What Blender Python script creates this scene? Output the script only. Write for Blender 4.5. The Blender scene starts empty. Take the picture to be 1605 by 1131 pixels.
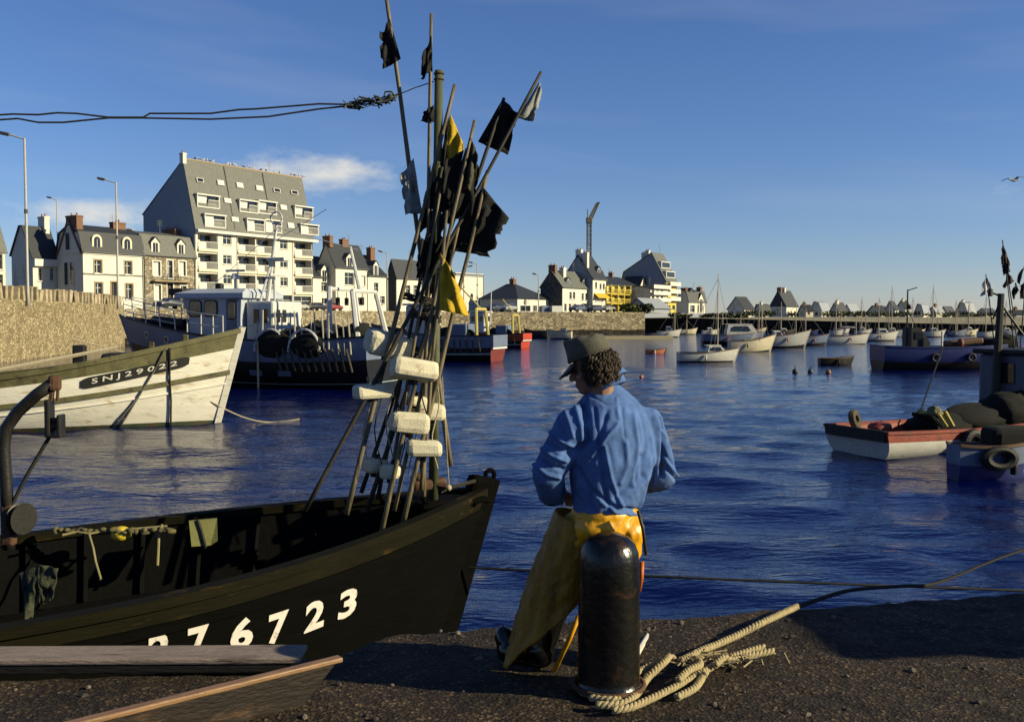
import bpy, bmesh, math, random
import numpy as np
from mathutils import Vector as V, Matrix, noise, Euler
R = math.radians
S = bpy.context.scene
COL = S.collection
rnd = random.Random(7)

# ------------------------------------------------------------------ camera, sky, sun, exposure
F = 1560.0            # focal length in photo pixels (35 mm on 36 mm, 1605 px wide)
CZ = 1.75             # eye height above the near quay
WZ = -1.25            # water level
SZ = 2.65             # street level on the far quay
PITCH = math.atan(68.5 / F)
cam_d = bpy.data.cameras.new('camera'); cam = bpy.data.objects.new('camera', cam_d); COL.objects.link(cam)
cam.location = (0, 0, CZ); cam.rotation_euler = (R(90) - PITCH, 0, 0)
cam_d.sensor_width = 36; cam_d.lens = 35; cam_d.clip_end = 20000; cam_d.clip_start = 0.05
S.camera = cam

SUN_BETA, SUN_EL = R(78), R(22)          # right of straight-behind, elevation
to_sun = V((math.sin(SUN_BETA)*math.cos(SUN_EL), -math.cos(SUN_BETA)*math.cos(SUN_EL), math.sin(SUN_EL)))
W = bpy.data.worlds.new('World'); S.world = W; W.use_nodes = True
nt = W.node_tree; nt.nodes.clear()
def wn(t, **k):
    n = nt.nodes.new(t)
    for a, b in k.items(): setattr(n, a, b)
    return n
def wmath(op, a, b=None, c=None, clamp=False):
    n = wn('ShaderNodeMath', operation=op, use_clamp=clamp)
    for i, x in enumerate((a, b, c)):
        if x is None: continue
        if isinstance(x, (int, float)): n.inputs[i].default_value = x
        else: nt.links.new(x, n.inputs[i])
    return n.outputs[0]
out = wn('ShaderNodeOutputWorld'); bg = wn('ShaderNodeBackground'); bg.inputs[1].default_value = 0.05
sky = wn('ShaderNodeTexSky', sky_type='NISHITA', sun_disc=False)
sky.sun_elevation = SUN_EL; sky.sun_rotation = math.pi - SUN_BETA
sky.altitude = 0; sky.air_density = 1.0; sky.dust_density = 0.0; sky.ozone_density = 4.0
hsv = wn('ShaderNodeHueSaturation'); hsv.inputs['Saturation'].default_value = 1.05
tint = wn('ShaderNodeMix', data_type='RGBA', blend_type='MULTIPLY'); tint.inputs[0].default_value = 1; tint.inputs[7].default_value = (1.0, 1.03, 1.3, 1)
nt.links.new(sky.outputs[0], tint.inputs[6]); nt.links.new(tint.outputs[2], hsv.inputs['Color'])
geo = wn('ShaderNodeTexCoord'); sep = wn('ShaderNodeSeparateXYZ'); nt.links.new(geo.outputs['Generated'], sep.inputs[0])
az = wmath('ARCTAN2', sep.outputs[0], sep.outputs[1]); el = wmath('ARCSINE', sep.outputs[2])
cmb = wn('ShaderNodeCombineXYZ'); nt.links.new(az, cmb.inputs[0]); nt.links.new(wmath('MULTIPLY', el, 2.2), cmb.inputs[1])
def wnoise(scale, det, rough):
    n = wn('ShaderNodeTexNoise'); n.inputs['Scale'].default_value = scale; n.inputs['Detail'].default_value = det
    n.inputs['Roughness'].default_value = rough; nt.links.new(cmb.outputs[0], n.inputs['Vector']); return n.outputs[0]
n1 = wnoise(26, 6, 0.6)
def bump2(a0, e0, wa, we):
    da = wmath('DIVIDE', wmath('SUBTRACT', az, R(a0)), R(wa)); de = wmath('DIVIDE', wmath('SUBTRACT', el, R(e0)), R(we))
    r = wmath('ADD', wmath('MULTIPLY', da, da), wmath('MULTIPLY', de, de))
    return wmath('POWER', 2.718, wmath('MULTIPLY', r, -1.0))
g = wmath('MAXIMUM', bump2(-11.2, 8.0, 5.2, 1.2), wmath('MAXIMUM', bump2(-22.6, 5.4, 4.2, 1.0), bump2(33, 6.5, 6, 1.3)))
m1 = wmath('SUBTRACT', wmath('ADD', wmath('MULTIPLY', g, 0.62), wmath('MULTIPLY', n1, 0.9)), 0.66)
m1 = wmath('MULTIPLY', m1, 2.1, clamp=True)
m1 = wmath('MULTIPLY', m1, wmath('MULTIPLY', g, 1.6, clamp=True))
# faint high cirrus veil
cm2 = wn('ShaderNodeCombineXYZ'); nt.links.new(wmath('ADD', wmath('MULTIPLY', az, 2.2), wmath('MULTIPLY', el, 7.0)), cm2.inputs[0]); nt.links.new(wmath('MULTIPLY', el, 11.0), cm2.inputs[1])
n2n = wn('ShaderNodeTexNoise'); n2n.inputs['Scale'].default_value = 1.3; n2n.inputs['Detail'].default_value = 5; nt.links.new(cm2.outputs[0], n2n.inputs['Vector'])
m2 = wmath('MULTIPLY', wmath('SUBTRACT', n2n.outputs[0], 0.5), 0.3, clamp=True)
mask = wmath('MAXIMUM', wmath('MULTIPLY', m1, 0.85), m2, clamp=True)
mixc = wn('ShaderNodeMix', data_type='RGBA'); nt.links.new(mask, mixc.inputs[0]); nt.links.new(hsv.outputs[0], mixc.inputs[6])
mixc.inputs[7].default_value = (9.4, 9.2, 8.4, 1)
nt.links.new(mixc.outputs[2], bg.inputs[0]); nt.links.new(bg.outputs[0], out.inputs[0])
sd = bpy.data.lights.new('sun', 'SUN'); sun = bpy.data.objects.new('sun', sd); COL.objects.link(sun)
sd.energy = 5.0; sd.angle = R(0.5); sd.color = (1.0, 0.88, 0.56)
sun.rotation_euler = to_sun.to_track_quat('Z', 'Y').to_euler()
S.view_settings.view_transform = 'Standard'; S.view_settings.look = 'None'
S.view_settings.exposure = 0.77; S.view_settings.gamma = 1.0
S.view_settings.use_curve_mapping = False
S.cycles.max_bounces = 6; S.cycles.use_denoising = True

# ------------------------------------------------------------------ pixel helpers (photo pixels -> real places)
cp, sp = math.cos(PITCH), math.sin(PITCH)
def ray(px, py):
    u = (px - 802.5) / F; v = (565.5 - py) / F
    return V((u, cp + v*sp, -sp + v*cp))
def at(px, py, D):
    d = ray(px, py); return V((0, 0, CZ)) + d * (D / d.y)
def onz(px, py, z):
    d = ray(px, py); return V((0, 0, CZ)) + d * ((z - CZ) / d.z)
def xat(px, D): return (px - 802.5) / F * D
def tline(px, C, d):
    """t such that C + t*d appears at column px (plan)"""
    k = (px - 802.5) / F
    return (k*C[1] - C[0]) / (d[0] - k*d[1])

# ------------------------------------------------------------------ materials
MATS = {}
ALB = 0.62   # film-like exposure: keeps sunlit surfaces in range at this exposure
def M(name, col, rough=0.7, var=0.18, scale=6.0, bump=0.15, metal=0.0, spec=0.3, stain=None, stain_amt=0.0, stain_scale=2.0,
      stretch=(1, 1, 1), bscale=None, trans=0.0, coat=0.0):
    if name in MATS: return MATS[name]
    col = [c*ALB for c in col]; stain = [c*ALB for c in stain] if stain else None
    m = bpy.data.materials.new(name); m.use_nodes = True; t = m.node_tree
    b = t.nodes['Principled BSDF']
    b.inputs['Roughness'].default_value = rough; b.inputs['Metallic'].default_value = metal
    b.inputs['Specular IOR Level'].default_value = spec
    if coat: b.inputs['Coat Weight'].default_value = coat
    tc = t.nodes.new('ShaderNodeTexCoord'); mp = t.nodes.new('ShaderNodeMapping'); mp.inputs['Scale'].default_value = stretch
    t.links.new(tc.outputs['Object'], mp.inputs[0])
    n = t.nodes.new('ShaderNodeTexNoise'); n.inputs['Scale'].default_value = scale; n.inputs['Detail'].default_value = 6
    n.inputs['Roughness'].default_value = 0.65
    t.links.new(mp.outputs[0], n.inputs['Vector'])
    cr = t.nodes.new('ShaderNodeValToRGB'); cr.color_ramp.elements[0].position = 0.3; cr.color_ramp.elements[1].position = 0.7
    cr.color_ramp.elements[0].color = (*[c*(1-var) for c in col], 1); cr.color_ramp.elements[1].color = (*[min(1, c*(1+var)) for c in col], 1)
    t.links.new(n.outputs[0], cr.inputs[0]); c_out = cr.outputs[0]
    if stain:
        n3 = t.nodes.new('ShaderNodeTexNoise'); n3.inputs['Scale'].default_value = stain_scale; n3.inputs['Detail'].default_value = 8
        n3.inputs['Roughness'].default_value = 0.72; n3.inputs['Distortion'].default_value = 0.4
        t.links.new(mp.outputs[0], n3.inputs['Vector'])
        r3 = t.nodes.new('ShaderNodeValToRGB'); r3.color_ramp.elements[0].position = 0.62 - 0.3*stain_amt; r3.color_ramp.elements[1].position = 0.74 - 0.25*stain_amt
        t.links.new(n3.outputs[0], r3.inputs[0])
        mx = t.nodes.new('ShaderNodeMix'); mx.data_type = 'RGBA'; t.links.new(r3.outputs[0], mx.inputs[0]); t.links.new(c_out, mx.inputs[6])
        mx.inputs[7].default_value = (*stain, 1); c_out = mx.outputs[2]
    t.links.new(c_out, b.inputs['Base Color'])
    if bump:
        nb = t.nodes.new('ShaderNodeTexNoise'); nb.inputs['Scale'].default_value = bscale or scale*4; nb.inputs['Detail'].default_value = 5
        t.links.new(mp.outputs[0], nb.inputs['Vector'])
        bp = t.nodes.new('ShaderNodeBump'); bp.inputs['Strength'].default_value = bump; bp.inputs['Distance'].default_value = 0.02
        t.links.new(nb.outputs[0], bp.inputs['Height']); t.links.new(bp.outputs[0], b.inputs['Normal'])
    if trans:
        b.inputs['Transmission Weight'].default_value = trans
    MATS[name] = m; return m
def stone_mat(name, c1, c2, cj, scale, bump=0.6, stretch=(1, 1, 1.6), rough=0.9):
    if name in MATS: return MATS[name]
    c1, c2, cj = [[c*ALB for c in q] for q in (c1, c2, cj)]
    m = bpy.data.materials.new(name); m.use_nodes = True; t = m.node_tree; b = t.nodes['Principled BSDF']
    b.inputs['Roughness'].default_value = rough; b.inputs['Specular IOR Level'].default_value = 0.2
    tc = t.nodes.new('ShaderNodeTexCoord'); mp = t.nodes.new('ShaderNodeMapping'); mp.inputs['Scale'].default_value = stretch
    t.links.new(tc.outputs['Object'], mp.inputs[0])
    vo = t.nodes.new('ShaderNodeTexVoronoi'); vo.inputs['Scale'].default_value = scale; t.links.new(mp.outputs[0], vo.inputs['Vector'])
    ve = t.nodes.new('ShaderNodeTexVoronoi'); ve.feature = 'DISTANCE_TO_EDGE'; ve.inputs['Scale'].default_value = scale; t.links.new(mp.outputs[0], ve.inputs['Vector'])
    n = t.nodes.new('ShaderNodeTexNoise'); n.inputs['Scale'].default_value = scale*0.3; n.inputs['Detail'].default_value = 6; t.links.new(mp.outputs[0], n.inputs['Vector'])
    sx = t.nodes.new('ShaderNodeSeparateColor'); t.links.new(vo.outputs['Color'], sx.inputs[0])
    av = t.nodes.new('ShaderNodeMath'); av.operation = 'ADD'; t.links.new(sx.outputs[0], av.inputs[0]); t.links.new(n.outputs[0], av.inputs[1])
    hv = t.nodes.new('ShaderNodeMath'); hv.operation = 'MULTIPLY'; hv.inputs[1].default_value = 0.5; t.links.new(av.outputs[0], hv.inputs[0])
    cr = t.nodes.new('ShaderNodeValToRGB'); cr.color_ramp.elements[0].position = 0.25; cr.color_ramp.elements[1].position = 0.75
    cr.color_ramp.elements[0].color = (*c1, 1); cr.color_ramp.elements[1].color = (*c2, 1); t.links.new(hv.outputs[0], cr.inputs[0])
    er = t.nodes.new('ShaderNodeValToRGB'); er.color_ramp.elements[0].position = 0.01; er.color_ramp.elements[1].position = 0.09; t.links.new(ve.outputs['Distance'], er.inputs[0])
    mx = t.nodes.new('ShaderNodeMix'); mx.data_type = 'RGBA'; t.links.new(er.outputs[0], mx.inputs[0]); mx.inputs[6].default_value = (*cj, 1)
    t.links.new(cr.outputs[0], mx.inputs[7]); t.links.new(mx.outputs[2], b.inputs['Base Color'])
    bp = t.nodes.new('ShaderNodeBump'); bp.inputs['Strength'].default_value = bump; bp.inputs['Distance'].default_value = 0.08
    t.links.new(er.outputs[0], bp.inputs['Height']); t.links.new(bp.outputs[0], b.inputs['Normal'])
    MATS[name] = m; return m

# ------------------------------------------------------------------ mesh collector
class MB:
    def __init__(s): s.v = []; s.f = []; s.m = []
    def add(s, vs, fs, mi=0):
        o = len(s.v); s.v += [tuple(p) for p in vs]; s.f += [tuple(i+o for i in f) for f in fs]; s.m += [mi]*len(fs); return s
    def box(s, c, d, mat=None, mi=0):
        x, y, z = d[0]/2, d[1]/2, d[2]/2
        vs = [V((a*x, b*y, e*z)) for e in (-1, 1) for b in (-1, 1) for a in (-1, 1)]
        if mat is not None: vs = [mat @ p for p in vs]
        vs = [p + V(c) for p in vs]
        return s.add(vs, [(0, 2, 3, 1), (4, 5, 7, 6), (0, 1, 5, 4), (2, 6, 7, 3), (0, 4, 6, 2), (1, 3, 7, 5)], mi)
    def span(s, a, b, mi=0):   # box from min corner to max corner
        return s.box([(a[i]+b[i])/2 for i in range(3)], [b[i]-a[i] for i in range(3)], None, mi)
    def bbox(s, c, d, r, mat=None, mi=0):   # bevelled box
        bm = bmesh.new(); bmesh.ops.create_cube(bm, size=1.0)
        for p in bm.verts: p.co = V((p.co.x*d[0], p.co.y*d[1], p.co.z*d[2]))
        bmesh.ops.bevel(bm, geom=list(bm.edges), offset=r, segments=2, affect='EDGES', profile=0.5)
        bm.verts.ensure_lookup_table()
        vs = [p.co.copy() for p in bm.verts]; fs = [[q.index for q in f.verts] for f in bm.faces]; bm.free()
        if mat is not None: vs = [mat @ p for p in vs]
        return s.add([p + V(c) for p in vs], fs, mi)
    def tube(s, path, rad, n=8, mi=0, cap=True, flat=1.0):
        P = [V(p) for p in path]
        if not hasattr(rad, '__len__'): rad = [rad]*len(P)
        rings = []; up = None
        for i, p in enumerate(P):
            t = (P[min(i+1, len(P)-1)] - P[max(i-1, 0)])
            t = t.normalized() if t.length > 1e-9 else V((0, 0, 1))
            if up is None: up = V((0, 0, 1)) if abs(t.z) < 0.9 else V((1, 0, 0))
            a = t.cross(up); a = a.normalized() if a.length > 1e-6 else t.orthogonal().normalized()
            b = a.cross(t).normalized(); up = b
            rings.append([p + (a*math.cos(k*2*math.pi/n) + b*math.sin(k*2*math.pi/n)*flat)*rad[i] for k in range(n)])
        return s.loft(rings, True, cap, mi)
    def loft(s, rings, closed=True, cap=False, mi=0):
        n = len(rings[0]); vs = [p for r in rings for p in r]; fs = []
        for i in range(len(rings)-1):
            for k in range(n if closed else n-1):
                k2 = (k+1) % n; fs.append((i*n+k, i*n+k2, (i+1)*n+k2, (i+1)*n+k))
        if cap: fs.append(tuple(range(n-1, -1, -1))); fs.append(tuple(range((len(rings)-1)*n, len(rings)*n)))
        return s.add(vs, fs, mi)
    def prism(s, poly, y0, y1, mi=0):   # poly of (x,z), extruded along y
        n = len(poly); vs = [(x, y0, z) for x, z in poly] + [(x, y1, z) for x, z in poly]
        fs = [tuple(range(n)), tuple(range(2*n-1, n-1, -1))] + [(i, i+n, (i+1) % n+n, (i+1) % n) for i in range(n)]
        return s.add(vs, fs, mi)
    def prismx(s, poly, x0, x1, mi=0):  # poly of (y,z), extruded along x
        n = len(poly); vs = [(x0, y, z) for y, z in poly] + [(x1, y, z) for y, z in poly]
        fs = [tuple(range(n-1, -1, -1)), tuple(range(n, 2*n))] + [(i, (i+1) % n, (i+1) % n+n, i+n) for i in range(n)]
        return s.add(vs, fs, mi)
    def ball(s, c, r, mat=None, mi=0, sub=2):
        bm = bmesh.new(); bmesh.ops.create_icosphere(bm, subdivisions=sub, radius=1.0); bm.verts.ensure_lookup_table()
        r = r if hasattr(r, '__len__') else (r, r, r)
        vs = [V((p.co.x*r[0], p.co.y*r[1], p.co.z*r[2])) for p in bm.verts]; fs = [[q.index for q in f.verts] for f in bm.faces]; bm.free()
        if mat is not None: vs = [mat @ p for p in vs]
        return s.add([p + V(c) for p in vs], fs, mi)
    def torus(s, c, R0, r0, mat=None, n=20, k=8, mi=0):
        rings = []
        for i in range(n):
            a = i*2*math.pi/n
            ring = [V(((R0 + r0*math.cos(b*2*math.pi/k))*math.cos(a), (R0 + r0*math.cos(b*2*math.pi/k))*math.sin(a), r0*math.sin(b*2*math.pi/k))) for b in range(k)]
            rings.append([(mat @ p if mat is not None else p) + V(c) for p in ring])
        rings.append(rings[0]); return s.loft(rings, True, False, mi)
    def build(s, name, mats, parent=None, smooth=False, fix=True):
        me = bpy.data.meshes.new(name); me.from_pydata(s.v, [], s.f)
        mats = mats if isinstance(mats, (list, tuple)) else [mats]
        for m in mats: me.materials.append(m)
        if len(mats) > 1: me.polygons.foreach_set('material_index', s.m)
        if fix:
            bm = bmesh.new(); bm.from_mesh(me); bmesh.ops.recalc_face_normals(bm, faces=bm.faces); bm.to_mesh(me); bm.free()
        if smooth: me.polygons.foreach_set('use_smooth', [True]*len(me.polygons))
        me.update()
        o = bpy.data.objects.new(name, me); COL.objects.link(o)
        if parent: o.parent = parent
        return o
def smooth_by_angle(o, ang=40):
    me = o.data; bm = bmesh.new(); bm.from_mesh(me)
    for e in bm.edges:
        if len(e.link_faces) == 2 and e.calc_face_angle(0) > R(ang): e.smooth = False
    for f in bm.faces: f.smooth = True
    bm.to_mesh(me); bm.free(); return o
def tag(o, label=None, cat=None, group=None, kind=None):
    if label: o['label'] = label
    if cat: o['category'] = cat
    if group: o['group'] = group
    if kind: o['kind'] = kind
    return o
def empty(name, loc, rz=0.0, label=None, cat=None, group=None):
    o = bpy.data.objects.new(name, None); COL.objects.link(o); o.location = loc; o.rotation_euler = (0, 0, rz)
    o.empty_display_size = 0.2
    return tag(o, label, cat, group)
def rotm(rx=0, ry=0, rz=0): return Euler((R(rx), R(ry), R(rz))).to_matrix()
def text_geo(txt, size=1.0, bold=0.0, space=1.0):
    c = bpy.data.curves.new('t', 'FONT'); c.body = txt; c.size = size; c.offset = bold; c.space_character = space; c.resolution_u = 3
    c.align_x = 'LEFT'
    o = bpy.data.objects.new('t', c); COL.objects.link(o); bpy.context.view_layer.update()
    me = bpy.data.meshes.new_from_object(o.evaluated_get(bpy.context.evaluated_depsgraph_get()))
    bm = bmesh.new(); bm.from_mesh(me); bmesh.ops.triangulate(bm, faces=bm.faces)
    bmesh.ops.subdivide_edges(bm, edges=[e for e in bm.edges if e.calc_length() > 0.3*size], cuts=2)
    vs = [p.co.copy() for p in bm.verts]; bm.verts.ensure_lookup_table(); fs = [[q.index for q in f.verts] for f in bm.faces]; bm.free()
    bpy.data.objects.remove(o); bpy.data.curves.remove(c); bpy.data.meshes.remove(me)
    return vs, fs
def nz(p, s=1.0): return noise.noise(V(p)*s)
# ------------------------------------------------------------------ water
def water_mat():
    m = bpy.data.materials.new('harbour_water'); m.use_nodes = True; t = m.node_tree; b = t.nodes['Principled BSDF']
    b.inputs['Base Color'].default_value = (0.0001, 0.0022, 0.046, 1); b.inputs['Roughness'].default_value = 0.05
    b.inputs['IOR'].default_value = 1.33; b.inputs['Specular IOR Level'].default_value = 0.45
    tc = t.nodes.new('ShaderNodeTexCoord')
    prev = None
    for sc, st, dist, rz in ((2.6, (0.5, 1.4, 1), 0.045, 10), (6.0, (0.5, 1.5, 1), 0.026, -12), (0.6, (0.6, 1.35, 1), 0.05, 18), (15, (0.6, 1.2, 1), 0.005, 6)):
        mp = t.nodes.new('ShaderNodeMapping'); mp.inputs['Scale'].default_value = st; mp.inputs['Rotation'].default_value = (0, 0, R(rz))
        t.links.new(tc.outputs['Object'], mp.inputs[0])
        n = t.nodes.new('ShaderNodeTexNoise'); n.inputs['Scale'].default_value = sc; n.inputs['Detail'].default_value = 3; n.inputs['Roughness'].default_value = 0.5
        n.inputs['Distortion'].default_value = 0.6
        t.links.new(mp.outputs[0], n.inputs['Vector'])
        bp = t.nodes.new('ShaderNodeBump'); bp.inputs['Strength'].default_value = 0.8; bp.inputs['Distance'].default_value = dist
        t.links.new(n.outputs[0], bp.inputs['Height'])
        if prev: t.links.new(prev.outputs[0], bp.inputs['Normal'])
        prev = bp
    t.links.new(prev.outputs[0], b.inputs['Normal'])
    return m
def make_water():
    ys = [3.0]
    while ys[-1] < 60: ys.append(ys[-1] + max(0.09, ys[-1]*0.009))
    while ys[-1] < 9000: ys.append(ys[-1]*1.12)
    ys = np.array(ys); nx = 260; u = np.linspace(-1, 1, nx)
    Y = np.repeat(ys[:, None], nx, 1); X = u[None, :]*(14 + Y*0.95)
    r = np.random.RandomState(3); Z = np.zeros_like(X)
    for k in range(26):
        wl = r.uniform(0.7, 3.2); a = R(r.normal(80, 32)); ph = r.uniform(0, 6.28)
        Z += 0.0042*wl**0.8*np.sin((X*math.cos(a) + Y*math.sin(a))*6.283/wl + ph)
    Z *= np.clip((70 - Y)/50, 0, 1); Z += WZ
    vs = np.stack([X, Y, Z], -1).reshape(-1, 3)
    i = np.arange((len(ys)-1)*nx).reshape(-1, nx)[:, :-1].ravel()
    fs = np.stack([i, i+1, i+nx+1, i+nx], -1)
    me = bpy.data.meshes.new('water'); me.from_pydata(vs.tolist(), [], fs.tolist()); me.materials.append(water_mat())
    me.polygons.foreach_set('use_smooth', [True]*len(me.polygons)); me.update()
    o = bpy.data.objects.new('water', me); COL.objects.link(o); tag(o, 'deep blue rippled harbour water', 'water', kind='structure')
make_water()
mb = MB(); mb.span((-9000, -3000, -12), (9000, 12000, -6)); o = mb.build('seabed', M('seabed', (0.02, 0.03, 0.04))); tag(o, 'dark bed under the harbour water', 'seabed', kind='structure')

# ------------------------------------------------------------------ near quay
def edge_y(x):
    k = max(0.0, min(1.0, (-0.62 - x)/0.38)); return 5.62 + 0.2*x - 0.36*k*k*(3-2*k)
def quay_mat():
    m = bpy.data.materials.new('quay_gravel_concrete'); m.use_nodes = True; t = m.node_tree; b = t.nodes['Principled BSDF']
    b.inputs['Roughness'].default_value = 0.85; b.inputs['Specular IOR Level'].default_value = 0.25
    tc = t.nodes.new('ShaderNodeTexCoord')
    def nn(s, d=5):
        n = t.nodes.new('ShaderNodeTexNoise'); n.inputs['Scale'].default_value = s; n.inputs['Detail'].default_value = d; n.inputs['Roughness'].default_value = 0.7
        t.links.new(tc.outputs['Object'], n.inputs['Vector']); return n
    vo = t.nodes.new('ShaderNodeTexVoronoi'); vo.inputs['Scale'].default_value = 62; t.links.new(tc.outputs['Object'], vo.inputs['Vector'])
    sc = t.nodes.new('ShaderNodeSeparateColor'); t.links.new(vo.outputs['Color'], sc.inputs[0])
    cr = t.nodes.new('ShaderNodeValToRGB'); e = cr.color_ramp.elements
    e[0].position = 0.0; e[0].color = (0.03, 0.024, 0.018, 1); e[1].position = 1.0; e[1].color = (0.4, 0.33, 0.25, 1)
    k = e.new(0.55); k.color = (0.085, 0.066, 0.048, 1); k = e.new(0.85); k.color = (0.15, 0.118, 0.085, 1)
    t.links.new(sc.outputs[0], cr.inputs[0])
    big = nn(2.2); r2 = t.nodes.new('ShaderNodeValToRGB'); r2.color_ramp.elements[0].position = 0.35; r2.color_ramp.elements[1].position = 0.7
    r2.color_ramp.elements[0].color = (0.10, 0.083, 0.064, 1); r2.color_ramp.elements[1].color = (0.45, 0.37, 0.29, 1); t.links.new(big.outputs[0], r2.inputs[0])
    mx = t.nodes.new('ShaderNodeMix'); mx.data_type = 'RGBA'; mx.blend_type = 'MULTIPLY'; mx.inputs[0].default_value = 1; t.links.new(cr.outputs[0], mx.inputs[6]); t.links.new(r2.outputs[0], mx.inputs[7])
    t.links.new(mx.outputs[2], b.inputs['Base Color'])
    fine = nn(90); ad = t.nodes.new('ShaderNodeMath'); ad.operation = 'ADD'; t.links.new(vo.outputs['Distance'], ad.inputs[0]); t.links.new(fine.outputs[0], ad.inputs[1])
    bp = t.nodes.new('ShaderNodeBump'); bp.inputs['Strength'].default_value = 1.0; bp.inputs['Distance'].default_value = 0.012; t.links.new(ad.outputs[0], bp.inputs['Height'])
    t.links.new(bp.outputs[0], b.inputs['Normal']); return m
def make_quay():
    xs = list(np.linspace(-16, -4.2, 12)) + list(np.linspace(-4, 4.5, 180)) + list(np.linspace(5, 30, 12))
    ds = [0, 0.012, 0.03, 0.06] + list(np.linspace(0.1, 2.6, 54)) + list(np.linspace(3, 30, 10))
    vs, fs = [], []; nx = len(xs)
    for x in xs:
        y = edge_y(x) + 0.05*nz((x*1.3, 0, 0)); vs.append((x, y + 0.02, -3.5))
    for x in xs:
        y = edge_y(x) + 0.05*nz((x*1.3, 0, 0)); vs.append((x, y + 0.015, -0.05))
    for d in ds:
        for x in xs:
            e = edge_y(x) + 0.05*nz((x*1.3, 0, 0)) + 0.02*nz((x*9, 3, 0))
            y = e - d
            z = 0.012*nz((x*2, y*2, 0)) + 0.012*nz((x*7, y*7, 4)) + 0.006*nz((x*19, y*19, 4)) - 0.03*math.exp(-d/0.025)
            vs.append((x, y, z))
    for r in range(len(ds)+1):
        for i in range(nx-1): fs.append((r*nx+i, (r+1)*nx+i, (r+1)*nx+i+1, r*nx+i+1))
    mb = MB(); mb.add(vs, fs); o = mb.build('quay_ground', quay_mat(), smooth=True)
    tag(o, 'worn gravelly concrete quay in the foreground', 'quay', kind='structure')
    mb = MB()   # loose pebbles lying on the quay
    for k in range(170):
        x = rnd.uniform(-2.8, 3.0); y = edge_y(x) - rnd.uniform(0.03, 1.6); s = rnd.choice((0.008, 0.01, 0.014, 0.02))*rnd.uniform(0.6, 1.3)
        mb.ball((x, y, 0.004), (s, s*rnd.uniform(0.6, 1), s*0.6), rotm(0, 0, rnd.uniform(0, 180)), rnd.randint(0, 1), 1)
    o = mb.build('pebbles', [M('pebble_a', (0.17, 0.14, 0.1)), M('pebble_b', (0.06, 0.05, 0.04))]); tag(o, 'small pebbles scattered over the quay surface', 'pebbles', kind='stuff')
make_quay()

# ------------------------------------------------------------------ far quay and shore
granite = stone_mat('quay_granite', (0.2, 0.165, 0.105), (0.5, 0.42, 0.28), (0.12, 0.1, 0.07), 1.6)
rubble = stone_mat('rubble_wall', (0.26, 0.205, 0.115), (0.52, 0.43, 0.26), (0.17, 0.13, 0.08), 2.6)
weedy = stone_mat('weedy_stone', (0.012, 0.011, 0.008), (0.05, 0.042, 0.028), (0.006, 0.006, 0.005), 1.2)
asphalt = M('street_asphalt', (0.06, 0.06, 0.06), 0.9)
QP = [(-25, 20), (-29.6, 40), (-34, 66), (-40.5, 104), (-10.8, 163), (24, 180), (22, 206), (40, 330), (40, 420), (-320, 420), (-320, 20)]
mb = MB(); n = len(QP)
vs = [(x, y, -8) for x, y in QP] + [(x, y, SZ) for x, y in QP]
mb.add(vs, [(i, (i+1) % n, (i+1) % n + n, i+n) for i in range(n)], 0); mb.add([(x, y, SZ) for x, y in QP], [tuple(range(n))], 1)
o = mb.build('town_quay', [granite, asphalt]); tag(o, 'long stone quay below the row of houses', 'quay', kind='structure')
# weed-dark tide band, a course of wet stones standing 3 cm proud of the face
mb = MB()
def offset_seg(a, b, k):
    d = V((b[0]-a[0], b[1]-a[1])).normalized(); return V((d.y, -d.x))*k
for a, b in zip(QP[2:5], QP[3:6]):
    o1 = offset_seg(a, b, 0.06)
    mb.loft([[V((p[0]+o1.x, p[1]+o1.y, z)) for z in (-2, WZ+0.75 + 0.25*nz((p[0], p[1], 0)))] for p in [tuple(a[j]+(b[j]-a[j])*k/24 for j in (0, 1)) for k in range(25)]], False)
o = mb.build('tide_band', weedy); tag(o, 'dark weed covered tide band at the foot of the quay', 'tide band', kind='structure')
# parapet wall on the left with its upright cap stones
a, b = V((-25, 20, 0)), None
def wall_pt(D):   # along QP[1]..QP[3]
    for (x0, y0), (x1, y1) in zip(QP[0:3], QP[1:4]):
        if D <= y1 or (x1, y1) == QP[3]: return x0 + (x1-x0)*(D-y0)/(y1-y0)
WT = CZ + 2.0
pw = empty('harbour_wall', (0, 0, 0), 0, 'tall sunlit rubble harbour wall topped with upright stones', 'wall')
mb = MB(); rings = []
for k in range(40):
    D = 22 + (103.8-22)*k/39; x = wall_pt(D); w = 0.05*nz((D, 0, 0))
    rings.append([V((x+0.1+w, D, -2)), V((x+0.08+w, D, WT-0.75)), V((x-0.55, D, WT-0.75)), V((x-0.55, D, SZ-0.3))])
mb.loft(rings, False); mb.loft([[rings[-1][0], rings[-1][1]], [rings[-1][3]+V((0, 0, -4)), rings[-1][2]]], False)
mb.build('wall_face', rubble, pw)
capm = [M('cap_stone_%d' % i, c, 0.9, 0.25, 4, 0.4) for i, c in enumerate([(0.42, 0.34, 0.21), (0.33, 0.27, 0.17), (0.5, 0.41, 0.27)])]
def rough_box(dx, dy, dz, seed):
    m = MB(); m.bbox((0, 0, 0), (dx, dy, dz), 0.05)
    m.v = [tuple(V(p) + V((nz(V(p)*3 + V((seed, 0, 0))), nz(V(p)*3 + V((0, seed, 9))), nz(V(p)*3 + V((5, 0, seed)))))*0.07) for p in m.v]; return m
proto = []
for i in range(6):
    o = rough_box(0.62 + 0.1*(i % 2), 0.3 + 0.08*(i % 3), 0.95 + 0.12*(i % 2), i*3.7).build('cap_stone', capm[i % 3], pw); proto.append(o)
D = 56.0; k = 0
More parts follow.
